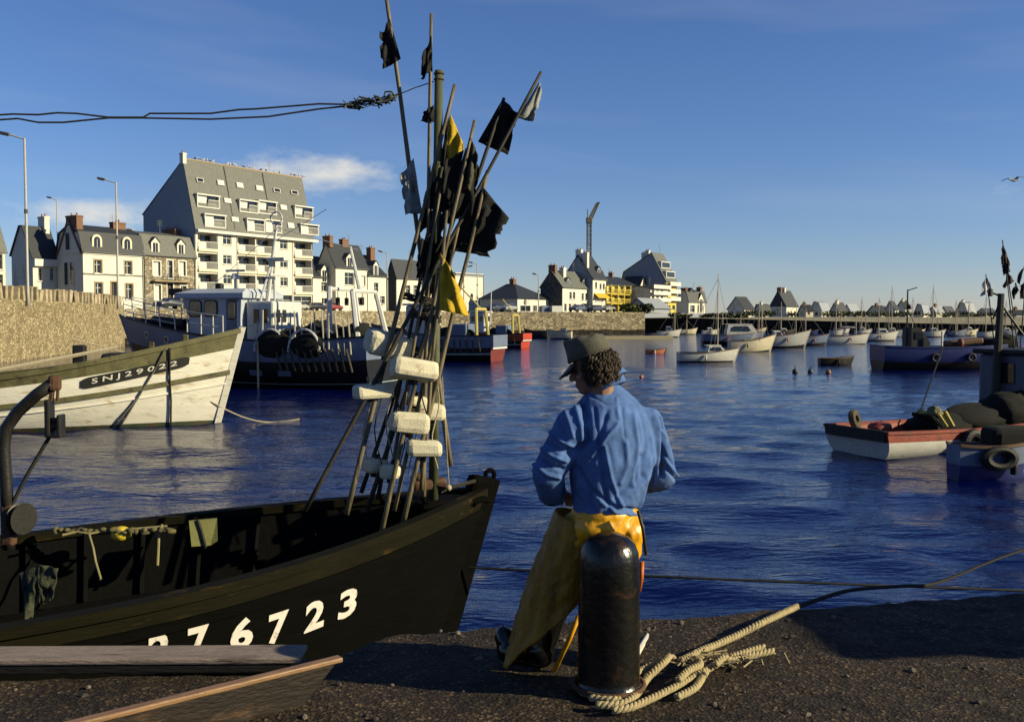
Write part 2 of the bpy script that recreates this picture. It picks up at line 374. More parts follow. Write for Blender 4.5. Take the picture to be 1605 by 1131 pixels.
while D < 103.4:
    st = 0.85 + 0.6*rnd.random()
    if k < 6: o = proto[k]
    else: o = proto[rnd.randint(0, 5)].copy(); COL.objects.link(o); o.parent = pw
    o.location = (wall_pt(D)-0.25, D, WT-0.75+0.42 + rnd.uniform(-0.09, 0.09)); o.rotation_euler = (R(rnd.uniform(-16, 10)), R(rnd.uniform(-5, 5)), R(rnd.uniform(-10, 10)))
    D += st; k += 1
# far pier and the sloping shore behind it
def pier(t): return V((22 + 118*t, 205 - 47*t, 0))
def pier_top(t): return max(0.25, 1.55 - 2.75*max(0, t-0.13))
mb = MB(); r1 = []
for k in range(41):
    t = -0.02 + k*1.5/40; p = pier(t); r1.append([V((p.x, p.y, -4)), V((p.x, p.y, pier_top(t) + 0.12*nz((t*40, 0, 0))))])
mb.loft(r1, False); o = mb.build('pier_wall', weedy); tag(o, 'long dark weedy pier wall across the far harbour', 'pier wall', kind='structure')
sand = M('shore_sand', (0.36, 0.31, 0.2), 0.95, 0.3, 0.12, 0.3, stain=(0.16, 0.16, 0.07), stain_amt=0.25, stain_scale=0.06)
mb = MB(); rows = []
for j, (off, dz) in enumerate(((0.0, 0.0), (3, 0.05), (30, 0.75), (60, 1.0), (110, 1.0), (400, 1.0), (3000, 1.0))):
    row = []
    for k in range(61):
        t = -0.02 + k*(1.5 + (3 if j > 4 else 0))/60; p = pier(t); zt = pier_top(t) + (0.12*nz((t*40, 0, 0)) if j == 0 else 0)
        row.append(V((p.x + 0.37*off, p.y + 0.93*off, zt + (1.72 - zt)*dz + (0.35*nz((p.x*0.05, off*0.05, 0)) if 2 <= j <= 4 else 0))))
    rows.append(row)
mb.loft(rows, False); o = mb.build('far_shore', sand, smooth=True); tag(o, 'pale sandy shore behind the far pier', 'shore', kind='structure')

# ------------------------------------------------------------------ building kit
glass = M('window_glass', (0.02, 0.025, 0.03), 0.08, 0.2, 1, 0, spec=0.6)
wframe = M('window_frame_white', (0.75, 0.73, 0.68), 0.5, 0.05)
white_r = M('render_white', (0.84, 0.8, 0.68), 0.85, 0.07, 0.6, 0.1, stain=(0.55, 0.49, 0.37), stain_amt=0.17, stain_scale=0.45, stretch=(1, 1, 0.4))
cream = M('render_cream', (0.82, 0.74, 0.56), 0.85, 0.06, 0.6, 0.1)
yellow_r = M('render_yellow', (0.72, 0.58, 0.12), 0.85, 0.08, 0.6, 0.1)
slate = M('slate_roof', (0.038, 0.043, 0.052), 0.55, 0.3, 5, 0.5, stretch=(1, 1, 2.5))
slate_l = M('slate_roof_grey', (0.15, 0.155, 0.14), 0.6, 0.28, 4, 0.5)
slate_b = M('slate_hung', (0.33, 0.36, 0.41), 0.6, 0.2, 5, 0.4)
stone_h = stone_mat('house_stone', (0.2, 0.17, 0.12), (0.55, 0.48, 0.36), (0.14, 0.12, 0.09), 2.2, 0.5)
brick = M('chimney_brick', (0.24, 0.13, 0.08), 0.9, 0.35, 9, 0.4)
trim = M('stone_trim', (0.42, 0.32, 0.2), 0.9, 0.2, 5, 0.2)
timber_d = M('door_dark_wood', (0.05, 0.04, 0.035), 0.6)
iron = M('iron_dark', (0.03, 0.03, 0.03), 0.5, 0.2)
class House:
    def __init__(s, name, label, pc, D, pr, pl, ye, alpha=58, cat='house', depth=None, base=SZ):
        s.al = R(alpha); s.C = (xat(pc, D), D); s.d = (math.cos(s.al), math.sin(s.al)); s.n = (-math.sin(s.al), math.cos(s.al)); s.base = base
        s.W = tline(pr, s.C, s.d); s.dep = depth or tline(pl, s.C, s.n); s.He = at(pc, ye, D).z - base
        s.root = empty(name, (s.C[0], s.C[1], base), s.al, label, cat); s.op = []
    def px(s, px, py, y=0.0):       # photo pixel -> (x, z) on the facade plane set back by y
        C = (s.C[0] + s.n[0]*y, s.C[1] + s.n[1]*y); t = tline(px, C, s.d); return t, at(px, py, C[1] + t*s.d[1]).z - s.base
    def prof_y(s, prof): return [(y*s.dep, s.He + h) for y, h in prof]
    def body(s, prof, wall, roof, over=0.2, thick=0.14):
        """prof: (fraction of depth, height above eave) from front eave to back eave"""
        P = s.prof_y(prof); xs = sorted({0, s.W} | {v for o in s.op for v in o[:2]}); zs = sorted({0, s.He} | {v for o in s.op for v in o[2:4]})
        mb = MB()
        for i in range(len(xs)-1):
            for j in range(len(zs)-1):
                cx, cz = (xs[i]+xs[i+1])/2, (zs[j]+zs[j+1])/2
                if any(o[0] < cx < o[1] and o[2] < cz < o[3] for o in s.op): continue
                mb.add([(xs[i], 0, zs[j]), (xs[i+1], 0, zs[j]), (xs[i+1], 0, zs[j+1]), (xs[i], 0, zs[j+1])], [(0, 1, 2, 3)])
        for o in s.op:
            x0, x1, z0, z1, r = o
            mb.add([(x0, 0, z0), (x1, 0, z0), (x1, 0, z1), (x0, 0, z1), (x0, r, z0), (x1, r, z0), (x1, r, z1), (x0, r, z1)],
                   [(0, 1, 5, 4), (1, 2, 6, 5), (2, 3, 7, 6), (3, 0, 4, 7), (4, 5, 6, 7)])
        g = [(0, 0)] + P + [(s.dep, 0)]
        for x in (0, s.W): mb.add([(x, y, z) for y, z in g], [tuple(range(len(g)))])
        mb.add([(0, s.dep, 0), (s.W, s.dep, 0), (s.W, s.dep, P[-1][1]), (0, s.dep, P[-1][1])], [(0, 1, 2, 3)])
        s.wall = mb.build('wall', wall, s.root, fix=False)
        nP = len(P); nrm = []
        for i in range(nP):
            a = V(P[max(0, i-1)]); b = V(P[min(nP-1, i+1)]); d = (b-a).normalized(); nrm.append(V((-d.y, d.x)))
        ext = [V(p) for p in P]
        ext[0] = ext[0] + (ext[0]-ext[1]).normalized()*over; ext[-1] = ext[-1] + (ext[-1]-ext[-2]).normalized()*over
        inner = [p + q*0.02 for p, q in zip(ext, nrm)]; outer = [p + q*(thick+0.02) for p, q in zip(ext, nrm)]
        mb = MB(); mb.prismx([tuple(p) for p in inner] + [tuple(p) for p in reversed(outer)], -over, s.W+over)
        s.roof = mb.build('roof', roof, s.root); s.P = P
        if s.base == SZ and s.W > 4:
            mb = MB(); mb.tube([(-0.1, -over-0.1, s.He-0.05), (s.W+0.1, -over-0.1, s.He-0.05)], 0.07, 6); mb.build('gutter', M('zinc_gutter', (0.16, 0.17, 0.18), 0.5), s.root)
            mb = MB(); mb.tube([(s.W-0.15, -over-0.1, s.He-0.1), (s.W-0.15, -0.07, s.He-0.5), (s.W-0.15, -0.07, 0)], 0.05, 6); mb.build('drain_pipe', M('zinc_gutter', (0.16, 0.17, 0.18), 0.5), s.root)
            top = max(P, key=lambda q: q[1]); mb = MB(); mb.tube([(s.W*0.7, top[0], top[1]-0.2), (s.W*0.7, top[0], top[1]+1.9)], 0.025, 5); [mb.tube([(s.W*0.7-0.5, top[0], top[1]+1.2+0.22*q), (s.W*0.7+0.5, top[0], top[1]+1.2+0.22*q)], 0.015, 4) for q in range(4)]; mb.build('aerial', M('aerial_grey', (0.25, 0.25, 0.25), 0.5), s.root)
        return s
    def hip(s, rise, wall, roof):
        mb = MB(); mb.span((0, 0, 0), (s.W, s.dep, s.He)); s.wall = mb.build('wall', wall, s.root)
        i = s.W/2; o = 0.3; zr = s.He + rise; ze = s.He + 0.01
        mb = MB(); mb.add([(-o, -o, ze), (s.W+o, -o, ze), (s.W+o, s.dep+o, ze), (-o, s.dep+o, ze), (i, i*0.7, zr), (i, max(i, s.dep-i*0.7), zr)],
                          [(0, 1, 4), (1, 2, 5, 4), (2, 3, 5), (3, 0, 4, 5), (3, 2, 1, 0)]); s.roof = mb.build('roof', roof, s.root)
        return s
    def win(s, x0, x1, z0, z1, fill='glass', surround=None, deep=0.28, opening=True, y=0.0, sill=True):
        if opening: s.op.append((x0, x1, z0, z1, deep+0.06))
        mb = MB(); t = min(0.09, (x1-x0)*0.13); yy = y + deep
        mb.span((x0, yy-0.05, z0), (x0+t, yy+0.04, z1)); mb.span((x1-t, yy-0.05, z0), (x1, yy+0.04, z1))
        mb.span((x0+t, yy-0.05, z1-t), (x1-t, yy+0.04, z1)); mb.span((x0+t, yy-0.05, z0), (x1-t, yy+0.04, z0+t))
        xm = (x0+x1)/2
        if x1-x0 > 0.5: mb.span((xm-t*0.45, yy-0.04, z0+t), (xm+t*0.45, yy+0.03, z1-t))
        if z1-z0 > 1.3: mb.span((x0+t, yy-0.03, z0+(z1-z0)*0.66), (xm-t*0.45, yy+0.02, z0+(z1-z0)*0.66+t*0.7)); mb.span((xm+t*0.45, yy-0.03, z0+(z1-z0)*0.66), (x1-t, yy+0.02, z0+(z1-z0)*0.66+t*0.7))
        w = mb.build('door' if fill == 'door' else 'window', timber_d if fill == 'door' else wframe, s.root)
        mb = MB(); mb.span((x0+t, yy-0.01, z0+t), (x1-t, yy+0.01, z1-t))
        mb.build({'glass': 'pane', 'white': 'shutter', 'door': 'door_panel'}[fill], {'glass': glass, 'white': wframe, 'door': timber_d}[fill], w)
        if surround:
            mb = MB(); k = 0.17
            mb.span((x0-k, y-0.05, z0), (x0-0.002, y+0.02, z1+k)); mb.span((x1+0.002, y-0.05, z0), (x1+k, y+0.02, z1+k)); mb.span((x0-0.002, y-0.05, z1+0.002), (x1+0.002, y+0.02, z1+k))
            mb.build('surround', surround, w)
        if sill and opening:
            mb = MB(); mb.span((x0-0.1, y-0.14, z0-0.12), (x1+0.1, y+0.02, z0-0.003)); mb.build('sill', wframe, w)
        return w
    def winp(s, cx, cy, w, h, **k):    # window from photo pixels: centre, width, height
        x0, z1 = s.px(cx-w/2, cy-h/2); x1, z0 = s.px(cx+w/2, cy+h/2); return s.win(x0, x1, max(z0, 0.05), z1, **k)
    def chimney(s, x, y, z0, w, d, h, mat=brick, pots=2):
        mb = MB(); mb.span((x-w/2, y-d/2, z0), (x+w/2, y+d/2, z0+h)); mb.span((x-w/2-0.07, y-d/2-0.07, z0+h-0.22), (x+w/2+0.07, y+d/2+0.07, z0+h-0.06))
        c = mb.build('chimney', mat, s.root)
        for i in range(pots):
            mb = MB(); yy = y - d/2 + d*(i+0.5)/pots; mb.tube([(x, yy, z0+h-0.02), (x, yy, z0+h+0.35)], [0.13, 0.1], 8); mb.build('chimney_pot', M('pot', (0.4, 0.2, 0.11)), c)
    def dormer(s, x, y, z0, w, h, depth, face, arch=False, roofm=None):
        mb = MB(); pts = [(-w/2, 0), (w/2, 0)]
        if arch: pts += [(w/2*math.cos(a), h-w/2 + w/2*math.sin(a)) for a in np.linspace(0, math.pi, 9)]
        else: pts += [(w/2, h*0.72), (0, h), (-w/2, h*0.72)]
        mb.prism([(x+a, z0+b) for a, b in pts], y, y+depth); d = mb.build('dormer', face, s.root)
        k = 0.62; mb = MB()
        if arch: q = [(-w/2*k, 0.12), (w/2*k, 0.12)] + [(w/2*k*math.cos(a), h-w/2 + w/2*k*math.sin(a)) for a in np.linspace(0, math.pi, 9)]
        else: q = [(-w/2*k, 0.12), (w/2*k, 0.12), (w/2*k, h*0.68), (-w/2*k, h*0.68)]
        mb.prism([(x+a, z0+b) for a, b in q], y-0.012, y+0.02); mb.build('pane', glass, d)
        mb = MB(); mb.span((x-0.03, y-0.03, z0+0.12), (x+0.03, y-0.013, z0+h*0.72)); mb.build('mullion', wframe, d)
        if not arch:
            mb = MB(); e = 0.12
            for sg in (-1, 1): mb.add([(x, y-e, z0+h+0.02), (x+sg*(w/2+e), y-e, z0+h*0.72-0.08), (x+sg*(w/2+e), y+depth, z0+h*0.72-0.08), (x, y+depth, z0+h+0.02),
                                       (x, y-e, z0+h+0.1), (x+sg*(w/2+e), y-e, z0+h*0.72), (x+sg*(w/2+e), y+depth, z0+h*0.72), (x, y+depth, z0+h+0.1)],
                                      [(0, 1, 2, 3), (7, 6, 5, 4), (0, 4, 5, 1), (2, 6, 7, 3), (1, 5, 6, 2), (0, 3, 7, 4)])
            mb.build('dormer_roof', roofm or slate, d)
    def band(s, z, h=0.18, out=0.07, mat=None, y0=0.0, name='string_course'):
        mb = MB(); mb.span((-0.03, y0-out, z), (s.W+0.03, y0-0.003, z+h)); mb.build(name, mat or wframe, s.root)
    def side_win(s, y0, y1, z0, z1, x=0.0, fill=glass):   # on the left gable
        mb = MB(); mb.span((x-0.06, y0-0.08, z0-0.08), (x-0.003, y1+0.08, z1+0.08)); w = mb.build('window', wframe, s.root)
        mb = MB(); mb.span((x-0.075, y0, z0), (x-0.062, y1, z1)); mb.build('pane', fill, w)
def z_on(P, y):
    for (y0, z0), (y1, z1) in zip(P, P[1:]):
        if y0 <= y <= y1: return z0 + (z1-z0)*(y-y0)/(y1-y0)

# --- row on the left, nearest first (facade line runs 58 degrees)
def LD(px):   # depth of the facade line at a column
    t = tline(px, (-44.2, 140), (math.cos(R(58)), math.sin(R(58)))); return 140 + t*math.sin(R(58))
GAB = [(0, 0), (0.5, 3.2), (1, 0)]
h = House('cream_house', 'cream house cut by the left edge of the picture', -40, LD(-10)-9, 11, None, 392, cat='house', depth=8)
h.winp(-12, 410, 9, 24); h.winp(4, 410, 6, 24); h.winp(-12, 440, 9, 20); h.winp(4, 440, 6, 20)
h.body([(0, 0), (0.2, 3.6), (0.5, 4.2), (1, 0)], cream, slate_l)
h = House('slate_house', 'low house with wide dark slate roof behind the first lamp post', 54, LD(54)+6, 93, 21, 403, cat='house')
h.winp(66, 430, 7, 20); h.winp(84, 430, 7, 20)
h.body([(0, 0), (0.45, 4.0), (0.55, 4.0), (1, 0.4)], white_r, slate)
h.band(h.He-1.1, 0.9, 0.5, wframe, name='white_awning')
h.side_win(2.0, 2.9, 4.2, 5.7); h.side_win(4.2, 5.2, 1.0, 2.6); h.chimney(h.W-0.5, h.dep*0.45, h.He+3.2, 0.7, 1.4, 2.2, white_r)

h = House('white_house', 'white house with two arched dormers and shaded gable beside the stone house', 132.5, LD(132.5), 227, 92, 394)
for cx, cy, w, hh in ((155.7, 418, 11, 21), (203, 420, 10.5, 21), (156.5, 455, 11, 24), (204, 457, 10.5, 24)): h.winp(cx, cy, w, hh, surround=trim)
h.winp(180, 456, 8, 28, fill='door', surround=trim)
h.body([(0, 0), (0.14, 2.5), (0.5, 3.4), (0.86, 2.4), (1, 0)], white_r, slate)
x1, z1 = h.px(180, 432); h.band(z1, 0.2, 0.07, M('band_grey', (0.2, 0.19, 0.18))); h.band(h.He-0.28, 0.25, 0.14, wframe, name='cornice')
for p in (155.5, 202.5):
    x, z = h.px(p, 396); h.dormer(x, 0.05, h.He+0.12, 1.45, 2.15, 1.2, cream, arch=True)
h.chimney(0.45, h.dep*0.42, h.He+2.4, 0.9, 2.2, 2.2); h.chimney(h.W-1.9, h.dep*0.5, h.He+3.0, 1.9, 0.8, 1.3, brick, 3)
# steep pointed gable end on the left
mb = MB(); dp = h.dep; mb.prismx([(0.25, h.He-0.2), (dp*0.78, h.He-0.2), (dp*0.52, h.He+3.9)], -0.12, 0.35); mb.build('gable', white_r, h.root)
mb = MB()
for a, b in (((0.05, h.He-0.4), (dp*0.52, h.He+4.1)), ((dp*0.98, h.He-0.4), (dp*0.52, h.He+4.1))):
    mb.tube([(-0.1, a[0], a[1]), (-0.1, b[0], b[1])], 0.13, 6)
mb.build('gable_coping', brick, h.root)
h.side_win(dp*0.45, dp*0.6, h.He+0.3, h.He+2.4, -0.12); h.side_win(dp*0.36, dp*0.48, h.He-4.1, h.He-1.3); h.side_win(dp*0.58, dp*0.7, h.He-4.1, h.He-1.3); h.side_win(dp*0.48, dp*0.62, 0.8, 2.6)
mb = MB(); mb.prismx([(dp*1.0, 0), (dp*1.0, 4.3), (dp*1.45, 2.3), (dp*1.45, 0)], 0.3, 5); mb.build('lean_to', white_r, h.root)

h = House('stone_house', 'grey stone house with mansard roof and white shutters beside the tall flats', 229, LD(229), 308, None, 399, depth=8.5)
for cx, cy, w, hh in ((247.5, 421, 11, 23), (287.5, 421, 10, 23), (248.5, 459, 10, 26)): h.winp(cx, cy, w, hh, fill='white', surround=white_r)
h.winp(268, 422, 8, 28, surround=white_r); h.winp(268, 458, 9, 30, fill='door', surround=white_r); h.winp(289, 457, 9, 18, surround=white_r)
h.body([(0, 0), (0.11, 2.7), (0.5, 3.3), (0.9, 2.6), (1, 0)], stone_h, slate_l)
h.band(h.He-0.2, 0.22, 0.15, trim, name='cornice')
for p in (246, 286): x, z = h.px(p, 396); h.dormer(x, 0.0, h.He+0.1, 1.3, 2.3, 1.2, white_r)
h.chimney(h.W-0.6, h.dep*0.5, h.He+2.8, 0.8, 2.6, 1.3, brick, 4); h.chimney(0.5, h.dep*0.5, h.He+2.6, 0.7, 1.8, 1.0, stone_h, 0)
x0, z0 = h.px(238, 441); x1, _ = h.px(296, 441); mb = MB(); mb.span((x0, -0.85, z0), (x1, -0.002, z0+0.14)); bal = mb.build('balcony', trim, h.root)
mb = MB(); xm0, xm1 = h.px(258, 441)[0], h.px(278, 441)[0]
for k in range(9): x = xm0+(xm1-xm0)*k/8; mb.tube([(x, -0.8, z0+0.14), (x, -0.8, z0+1.05)], 0.025, 5)
mb.span((xm0, -0.83, z0+1.05), (xm1, -0.77, z0+1.1)); mb.build('railing', iron, bal)

# --- the tall block of flats
def flats():
    h = House('apartment_block', 'tall white apartment block with steep slate mansard and stacked balconies', 309, 140, 491.5, 228, 360.5, cat='apartment block')
    W_, He = h.W, h.He; root = h.root; dep = h.dep
    xs = [0] + [h.px(p, 420)[0] for p in (343, 373, 402.5, 432.5, 460)] + [W_]
    fl = [2.75, 5.6, 8.45, He]
    P = [(0, He), (2.35, He+9.9), (dep, He+2.7)]
    lg = []
    for j in range(3):
        z0, z1 = fl[j]+0.28, fl[j+1]-0.32
        for i in (0, 2, 3, 5): lg.append((xs[i]+0.35 if i in (0, 5) else xs[i]+0.1, xs[i+1]-(0.1 if i != 5 else 0.3), z0, z1))
    shop = [(xs[0]+0.4, xs[1]+1, 0.15, 2.4), (xs[1]+1.4, xs[2]-0.3, 0.15, 2.4), (xs[2]+0.2, xs[4]-0.4, 0.15, 2.4), (xs[4]+0.2, xs[5]-0.2, 0.15, 2.5), (xs[5]+0.2, xs[6]-0.4, 0.15, 2.4)]
    for o in lg: h.op.append((*o, 1.35))
    for j in range(3):
        for i, off in ((1, 0), (4, 0)):
            c = (xs[i]+xs[i+1])/2; z0 = fl[j]+1.15; h.win(c-0.8, c+0.8, z0, z0+1.35, deep=0.18)
    for o in shop:
        h.win(*o, deep=0.35, sill=False)
    h.body([(y/dep, z-He) for y, z in P], white_r, slate_l, over=0.12)
    # slate-hung party wall on the left gable
    mb = MB(); g = [(0.05, 0), (0.05, He), (2.35, He+9.85), (dep-0.1, He+2.6), (dep-0.1, 0)]; mb.prismx(g, -0.1, -0.004); mb.build('slate_gable', slate_b, root)
    for (x0, x1, z0, z1) in lg:
        mb = MB(); mb.span((x0-0.05, -0.28, z0-0.34), (x1+0.05, -0.004, z0+0.02)); b = mb.build('balcony', cream, root)
        mb = MB(); k = int((x1-x0)/0.16); xr = x0 + (x1-x0)*0.4
        for q in range(k+1):
            x = x0 + (x1-x0)*q/k
            if x > xr: mb.span((x-0.02, -0.2, z0+0.06), (x+0.02, -0.16, z0+0.98))
        mb.span((xr, -0.22, z0+0.98), (x1, -0.14, z0+1.05)); mb.span((xr, -0.21, z0+0.021), (x1, -0.15, z0+0.06)); mb.build('railing', wframe, b)
        mb = MB(); mb.span((x0, -0.2, z0+0.021), (xr-0.02, -0.14, z0+1.03)); mb.build('balcony_panel', wframe, b)
        mb = MB(); mb.span((x0+(x1-x0)*0.45, 1.26, z0+0.05), (x1-0.15, 1.32, z1-0.2)); d = mb.build('glass_door', glass, b)
    mb = MB(); mb.span((-0.15, -0.75, He-0.28), (W_+0.55, -0.13, He+0.12)); mb.build('gutter_cornice', wframe, root)
    for i in (1, 2, 4, 5):
        mb = MB(); mb.tube([(xs[i], -0.06, 0.2), (xs[i], -0.06, He-0.3)], 0.05, 6); mb.build('drain_pipe', wframe, root)
    def sl_y(z): return 2.35*(z-He)/9.9
    def zpx(px, py): return h.px(px, py, 1.2)
    # glazed dormers of the two mansard storeys
    zc = 0.2387
    def dorm(l, t, r, b, rail):
        x0, z1 = zpx(220+l*zc, 230+t*zc); x1, z0 = zpx(220+r*zc, 230+b*zc); y0 = sl_y(z0)-0.3; y1 = sl_y(z1)+0.5
        z0b = z0+0.05
        mb = MB(); t_ = 0.14
        mb.span((x0, y0, z0b), (x0+t_, y1, z1)); mb.span((x1-t_, y0, z0b), (x1, y1, z1)); mb.span((x0-0.1, y0-0.12, z1+0.003), (x1+0.1, y1, z1+0.2)); mb.span((x0, y0, z0-0.12), (x1, y1, z0b-0.003))
        d = mb.build('roof_dormer', wframe, root); yb = y0+0.3
        mb = MB(); mb.span((x0+t_+0.002, yb, z0b), (x0+(x1-x0)*0.48, yb+0.06, z1-0.003)); mb.build('dormer_panel', wframe, d)
        mb = MB(); mb.span((x0+(x1-x0)*0.48+0.003, yb+0.02, z0b), (x1-t_-0.002, yb+0.08, z1-0.003)); mb.build('pane', glass, d)
        mb = MB(); k = max(3, int((x1-x0)/0.2))
        xr = x0 + (x1-x0)*(0.42 if rail else 0.5)
        for q in range(k+1):
            x = x0 + (x1-x0)*q/k
            if x >= xr: mb.span((x-0.025, y0-0.05, z0b), (x+0.025, y0-0.004, z0b+0.95))
        mb.span((xr, y0-0.06, z0b+0.95), (x1, y0-0.003, z0b+1.03)); mb.build('railing', wframe, d)
        if rail: mb = MB(); mb.span((x0, y0-0.06, z0b), (xr-0.02, y0-0.01, z0b+1.0)); mb.build('balcony_panel', wframe, d)
    for a in ((365, 315, 512, 408), (642, 352, 765, 438), (768, 358, 886, 448), (1003, 392, 1122, 478)): dorm(*a, False)
    for a in ((392, 448, 530, 536), (668, 478, 785, 562), (790, 485, 898, 568), (1022, 512, 1140, 582)): dorm(*a, True)
    for cx, cy, w, hh in ((415, 220, 44, 36), (550, 237, 42, 40), (675, 253, 42, 40), (803, 272, 44, 40), (917, 287, 44, 34), (1032, 301, 44, 34), (575, 356, 44, 38), (602, 480, 44, 36), (940, 400, 40, 38), (967, 520, 40, 40)):
        x0, z1 = zpx(220+(cx-w/2)*zc, 230+(cy-hh/2)*zc); x1, z0 = zpx(220+(cx+w/2)*zc, 230+(cy+hh/2)*zc); ym = sl_y((z0+z1)/2)
        tl = math.atan2(2.35, 9.9); mt = Matrix.Rotation(-tl, 3, 'X'); c = V(((x0+x1)/2, ym-0.16, (z0+z1)/2))
        mb = MB(); mb.box(c, (x1-x0, 0.3, z1-z0), mt); s_ = mb.build('skylight', wframe, root)
        lit = cx in (415, 917, 1032)
        mb = MB(); mb.box(c + mt @ V((0, -0.16, 0)), ((x1-x0)*0.8, 0.05, (z1-z0)*0.76), mt); mb.build('pane' if lit else 'blind', glass if lit else M('blind_white', (0.8, 0.78, 0.7), 0.5, 0.04), s_)
    for i in (2, 4):
        mb = MB(); mb.box((xs[i]-0.3, sl_y(He+5.2)-0.14, He+5.2), (0.12, 0.1, 9.6), Matrix.Rotation(-math.atan2(2.35, 9.9), 3, 'X')); mb.build('roof_seam', slate, root)
    h.chimney(0.05, 2.45, He+9.4, 0.6, 0.7, 1.5, white_r, 1)
    mb = MB(); mb.tube([(-0.1, 2.35, He+10.12), (W_+0.1, 2.35, He+10.12)], 0.14, 6); mb.build('ridge_cap', trim, root)
    x0, z0 = h.px(392, 459); x1, _ = h.px(432, 459); mb = MB(); mb.span((x0, -0.16, z0-0.1), (x1, -0.08, z0+0.4)); sg = mb.build('shop_sign', wframe, root)
    mb = MB()
    for k in range(7): q = x0 + (x1-x0)*(0.3+0.08*k); mb.span((q, -0.175, z0+0.02), (q+0.3, -0.162, z0+0.28))
    mb.build('sign_lettering', M('sign_blue', (0.05, 0.08, 0.2)), sg)
    # gulls along the ridge
    M4 = Matrix.Translation((h.C[0], h.C[1], SZ)) @ Matrix.Rotation(h.al, 4, 'Z'); first = None
    gm = [M('gull_white', (0.8, 0.8, 0.78), 0.6), M('gull_grey', (0.4, 0.42, 0.45), 0.6)]
    for px in (311, 319, 323, 328, 333, 338, 360, 364, 369, 373, 385, 395, 401, 413, 420, 434, 441, 459, 464, 471, 477):
        x, _ = h.px(px, 260, 2.35); p = M4 @ V((x, 2.35, He+10.22))
        if not first:
            mb = MB(); mb.ball((0, 0, 0.18), (0.22, 0.1, 0.1), rotm(0, -18, 0)); mb.ball((0.19, 0, 0.32), 0.07, None, 0, 1); mb.tube([(0.25, 0, 0.31), (0.34, 0, 0.29)], [0.02, 0.006], 5, 1)
            mb.ball((-0.06, 0, 0.21), (0.2, 0.11, 0.08), rotm(0, -14, 0), 1); mb.tube([(-0.15, 0, 0.16), (-0.38, 0, 0.12)], [0.06, 0.02], 6, 1)
            for s_ in (-1, 1): mb.tube([(0.02, 0.04*s_, 0.1), (0.02, 0.04*s_, -0.03)], 0.012, 4, 1)
            o = first = mb.build('gull', gm)
        else: o = first.copy(); COL.objects.link(o)
        o.location = p; o.rotation_euler = (0, 0, rnd.uniform(0, 6.28)); o.scale = (1.25,)*3
        tag(o, 'small white gull perched on the ridge of the apartment block', 'gull', 'gulls along the apartment ridge')
flats()

# --- houses right of the flats
h = House('low_house', 'low white house with tall dormer next to the flats', 490, LD(491)+3, 527, None, 434, depth=8)
h.winp(509, 449, 9, 16); h.winp(510, 472, 10, 10); h.winp(523, 472, 6, 9)
h.body([(0, 0), (0.5, 3.6), (1, 0)], white_r, slate); x, z = h.px(509, 436); h.dormer(x, -0.03, h.He-0.8, 1.5, 2.9, 2, white_r)
h = House('tall_house', 'white two storey house with paired brick chimneys and slate roof', 527, LD(527)+1, 577, 497, 419)
h.winp(548, 437, 14, 20); h.winp(570, 440, 7, 16, fill='white'); h.winp(560, 472, 13, 12, fill='door')
h.body([(0, 0), (0.5, 4.0), (1, 0)], white_r, slate); x, z = h.px(549, 420); h.dormer(x, 0.0, h.He+0.1, 1.6, 2.4, 2.2, white_r)
h.chimney(0.5, h.dep*0.5, h.He+3.4, 0.8, 1.6, 1.9); h.chimney(h.W*0.55, h.dep*0.5, h.He+3.6, 1.5, 0.8, 1.4)
h = House('corner_house', 'white house with one pointed dormer left of the pole bundle', 577, LD(577)+1, 607, None, 432, depth=9)
h.winp(590, 455, 7, 24); h.winp(600, 470, 7, 12)
h.body([(0, 0), (0.5, 3.8), (1, 0)], white_r, slate); x, z = h.px(590, 432); h.dormer(x, 0.0, h.He+0.05, 1.3, 2.6, 2.2, white_r)
h.chimney(h.W-0.6, h.dep*0.35, h.He+1.0, 1.2, 1.0, 4.2, brick); h.chimney(h.W*0.3, h.dep*0.5, h.He+3.2, 0.8, 0.8, 1.3)
h = House('dark_roof_house', 'house with dark roof and shaded end behind the pole bundle', 622, LD(615)+5, 662, 607, 436)
h.winp(640, 455, 7, 16); h.winp(652, 455, 7, 16)
h.body([(0, 0), (0.5, 3.4), (1, 0)], white_r, slate); mb = MB(); mb.prismx([(0.1, 0), (0.1, h.He), (h.dep*0.5, h.He+3.2), (h.dep-0.1, h.He), (h.dep-0.1, 0)], -0.1, -0.004); mb.build('slate_gable', slate, h.root)
h = House('shop_row', 'low pale shop fronts behind the yellow flag', 662, LD(640)+8, 716, None, 458, depth=9)
for p in (672, 684, 696, 707): h.winp(p, 472, 8, 12, fill='white' if p == 684 else 'glass')
h.body(GAB, cream, slate)
h = House('white_cube_house', 'plain white flat roofed block with blank front right of the poles', 714, 196, 758, None, 428, depth=12, cat='building')
h.body([(0, 0), (0.5, 0.25), (1, 0)], white_r, white_r, over=0.05); h.band(h.He-0.5, 0.3, 0.1, slate_b, name='parapet'); 
for p in (725, 738, 751): h.side_win(p-724, p-722.6, h.He-2.6, h.He-1.2)
h.op = []; h.winp(752, 470, 6, 8, opening=False, deep=-0.06)
h = House('garage', 'white garage front with round black sign under a hipped slate roof', 811, 178, 865, 752, 468, cat='garage')
for cx, w in ((823, 16), (838, 6), (856, 14)): x0, z1 = h.px(cx-w/2, 478); x1, z0 = h.px(cx+w/2, 488.5); h.win(x0, x1, max(0.05, z0), z1, opening=False, deep=-0.06, fill='glass')
h.hip(2.9, white_r, slate)
x, z = h.px(823, 473.5); mb = MB(); mb.tube([(x, -0.03, z), (x, -0.1, z)], 0.5, 20); sg = mb.build('round_sign', M('sign_black', (0.02, 0.02, 0.02)), h.root)
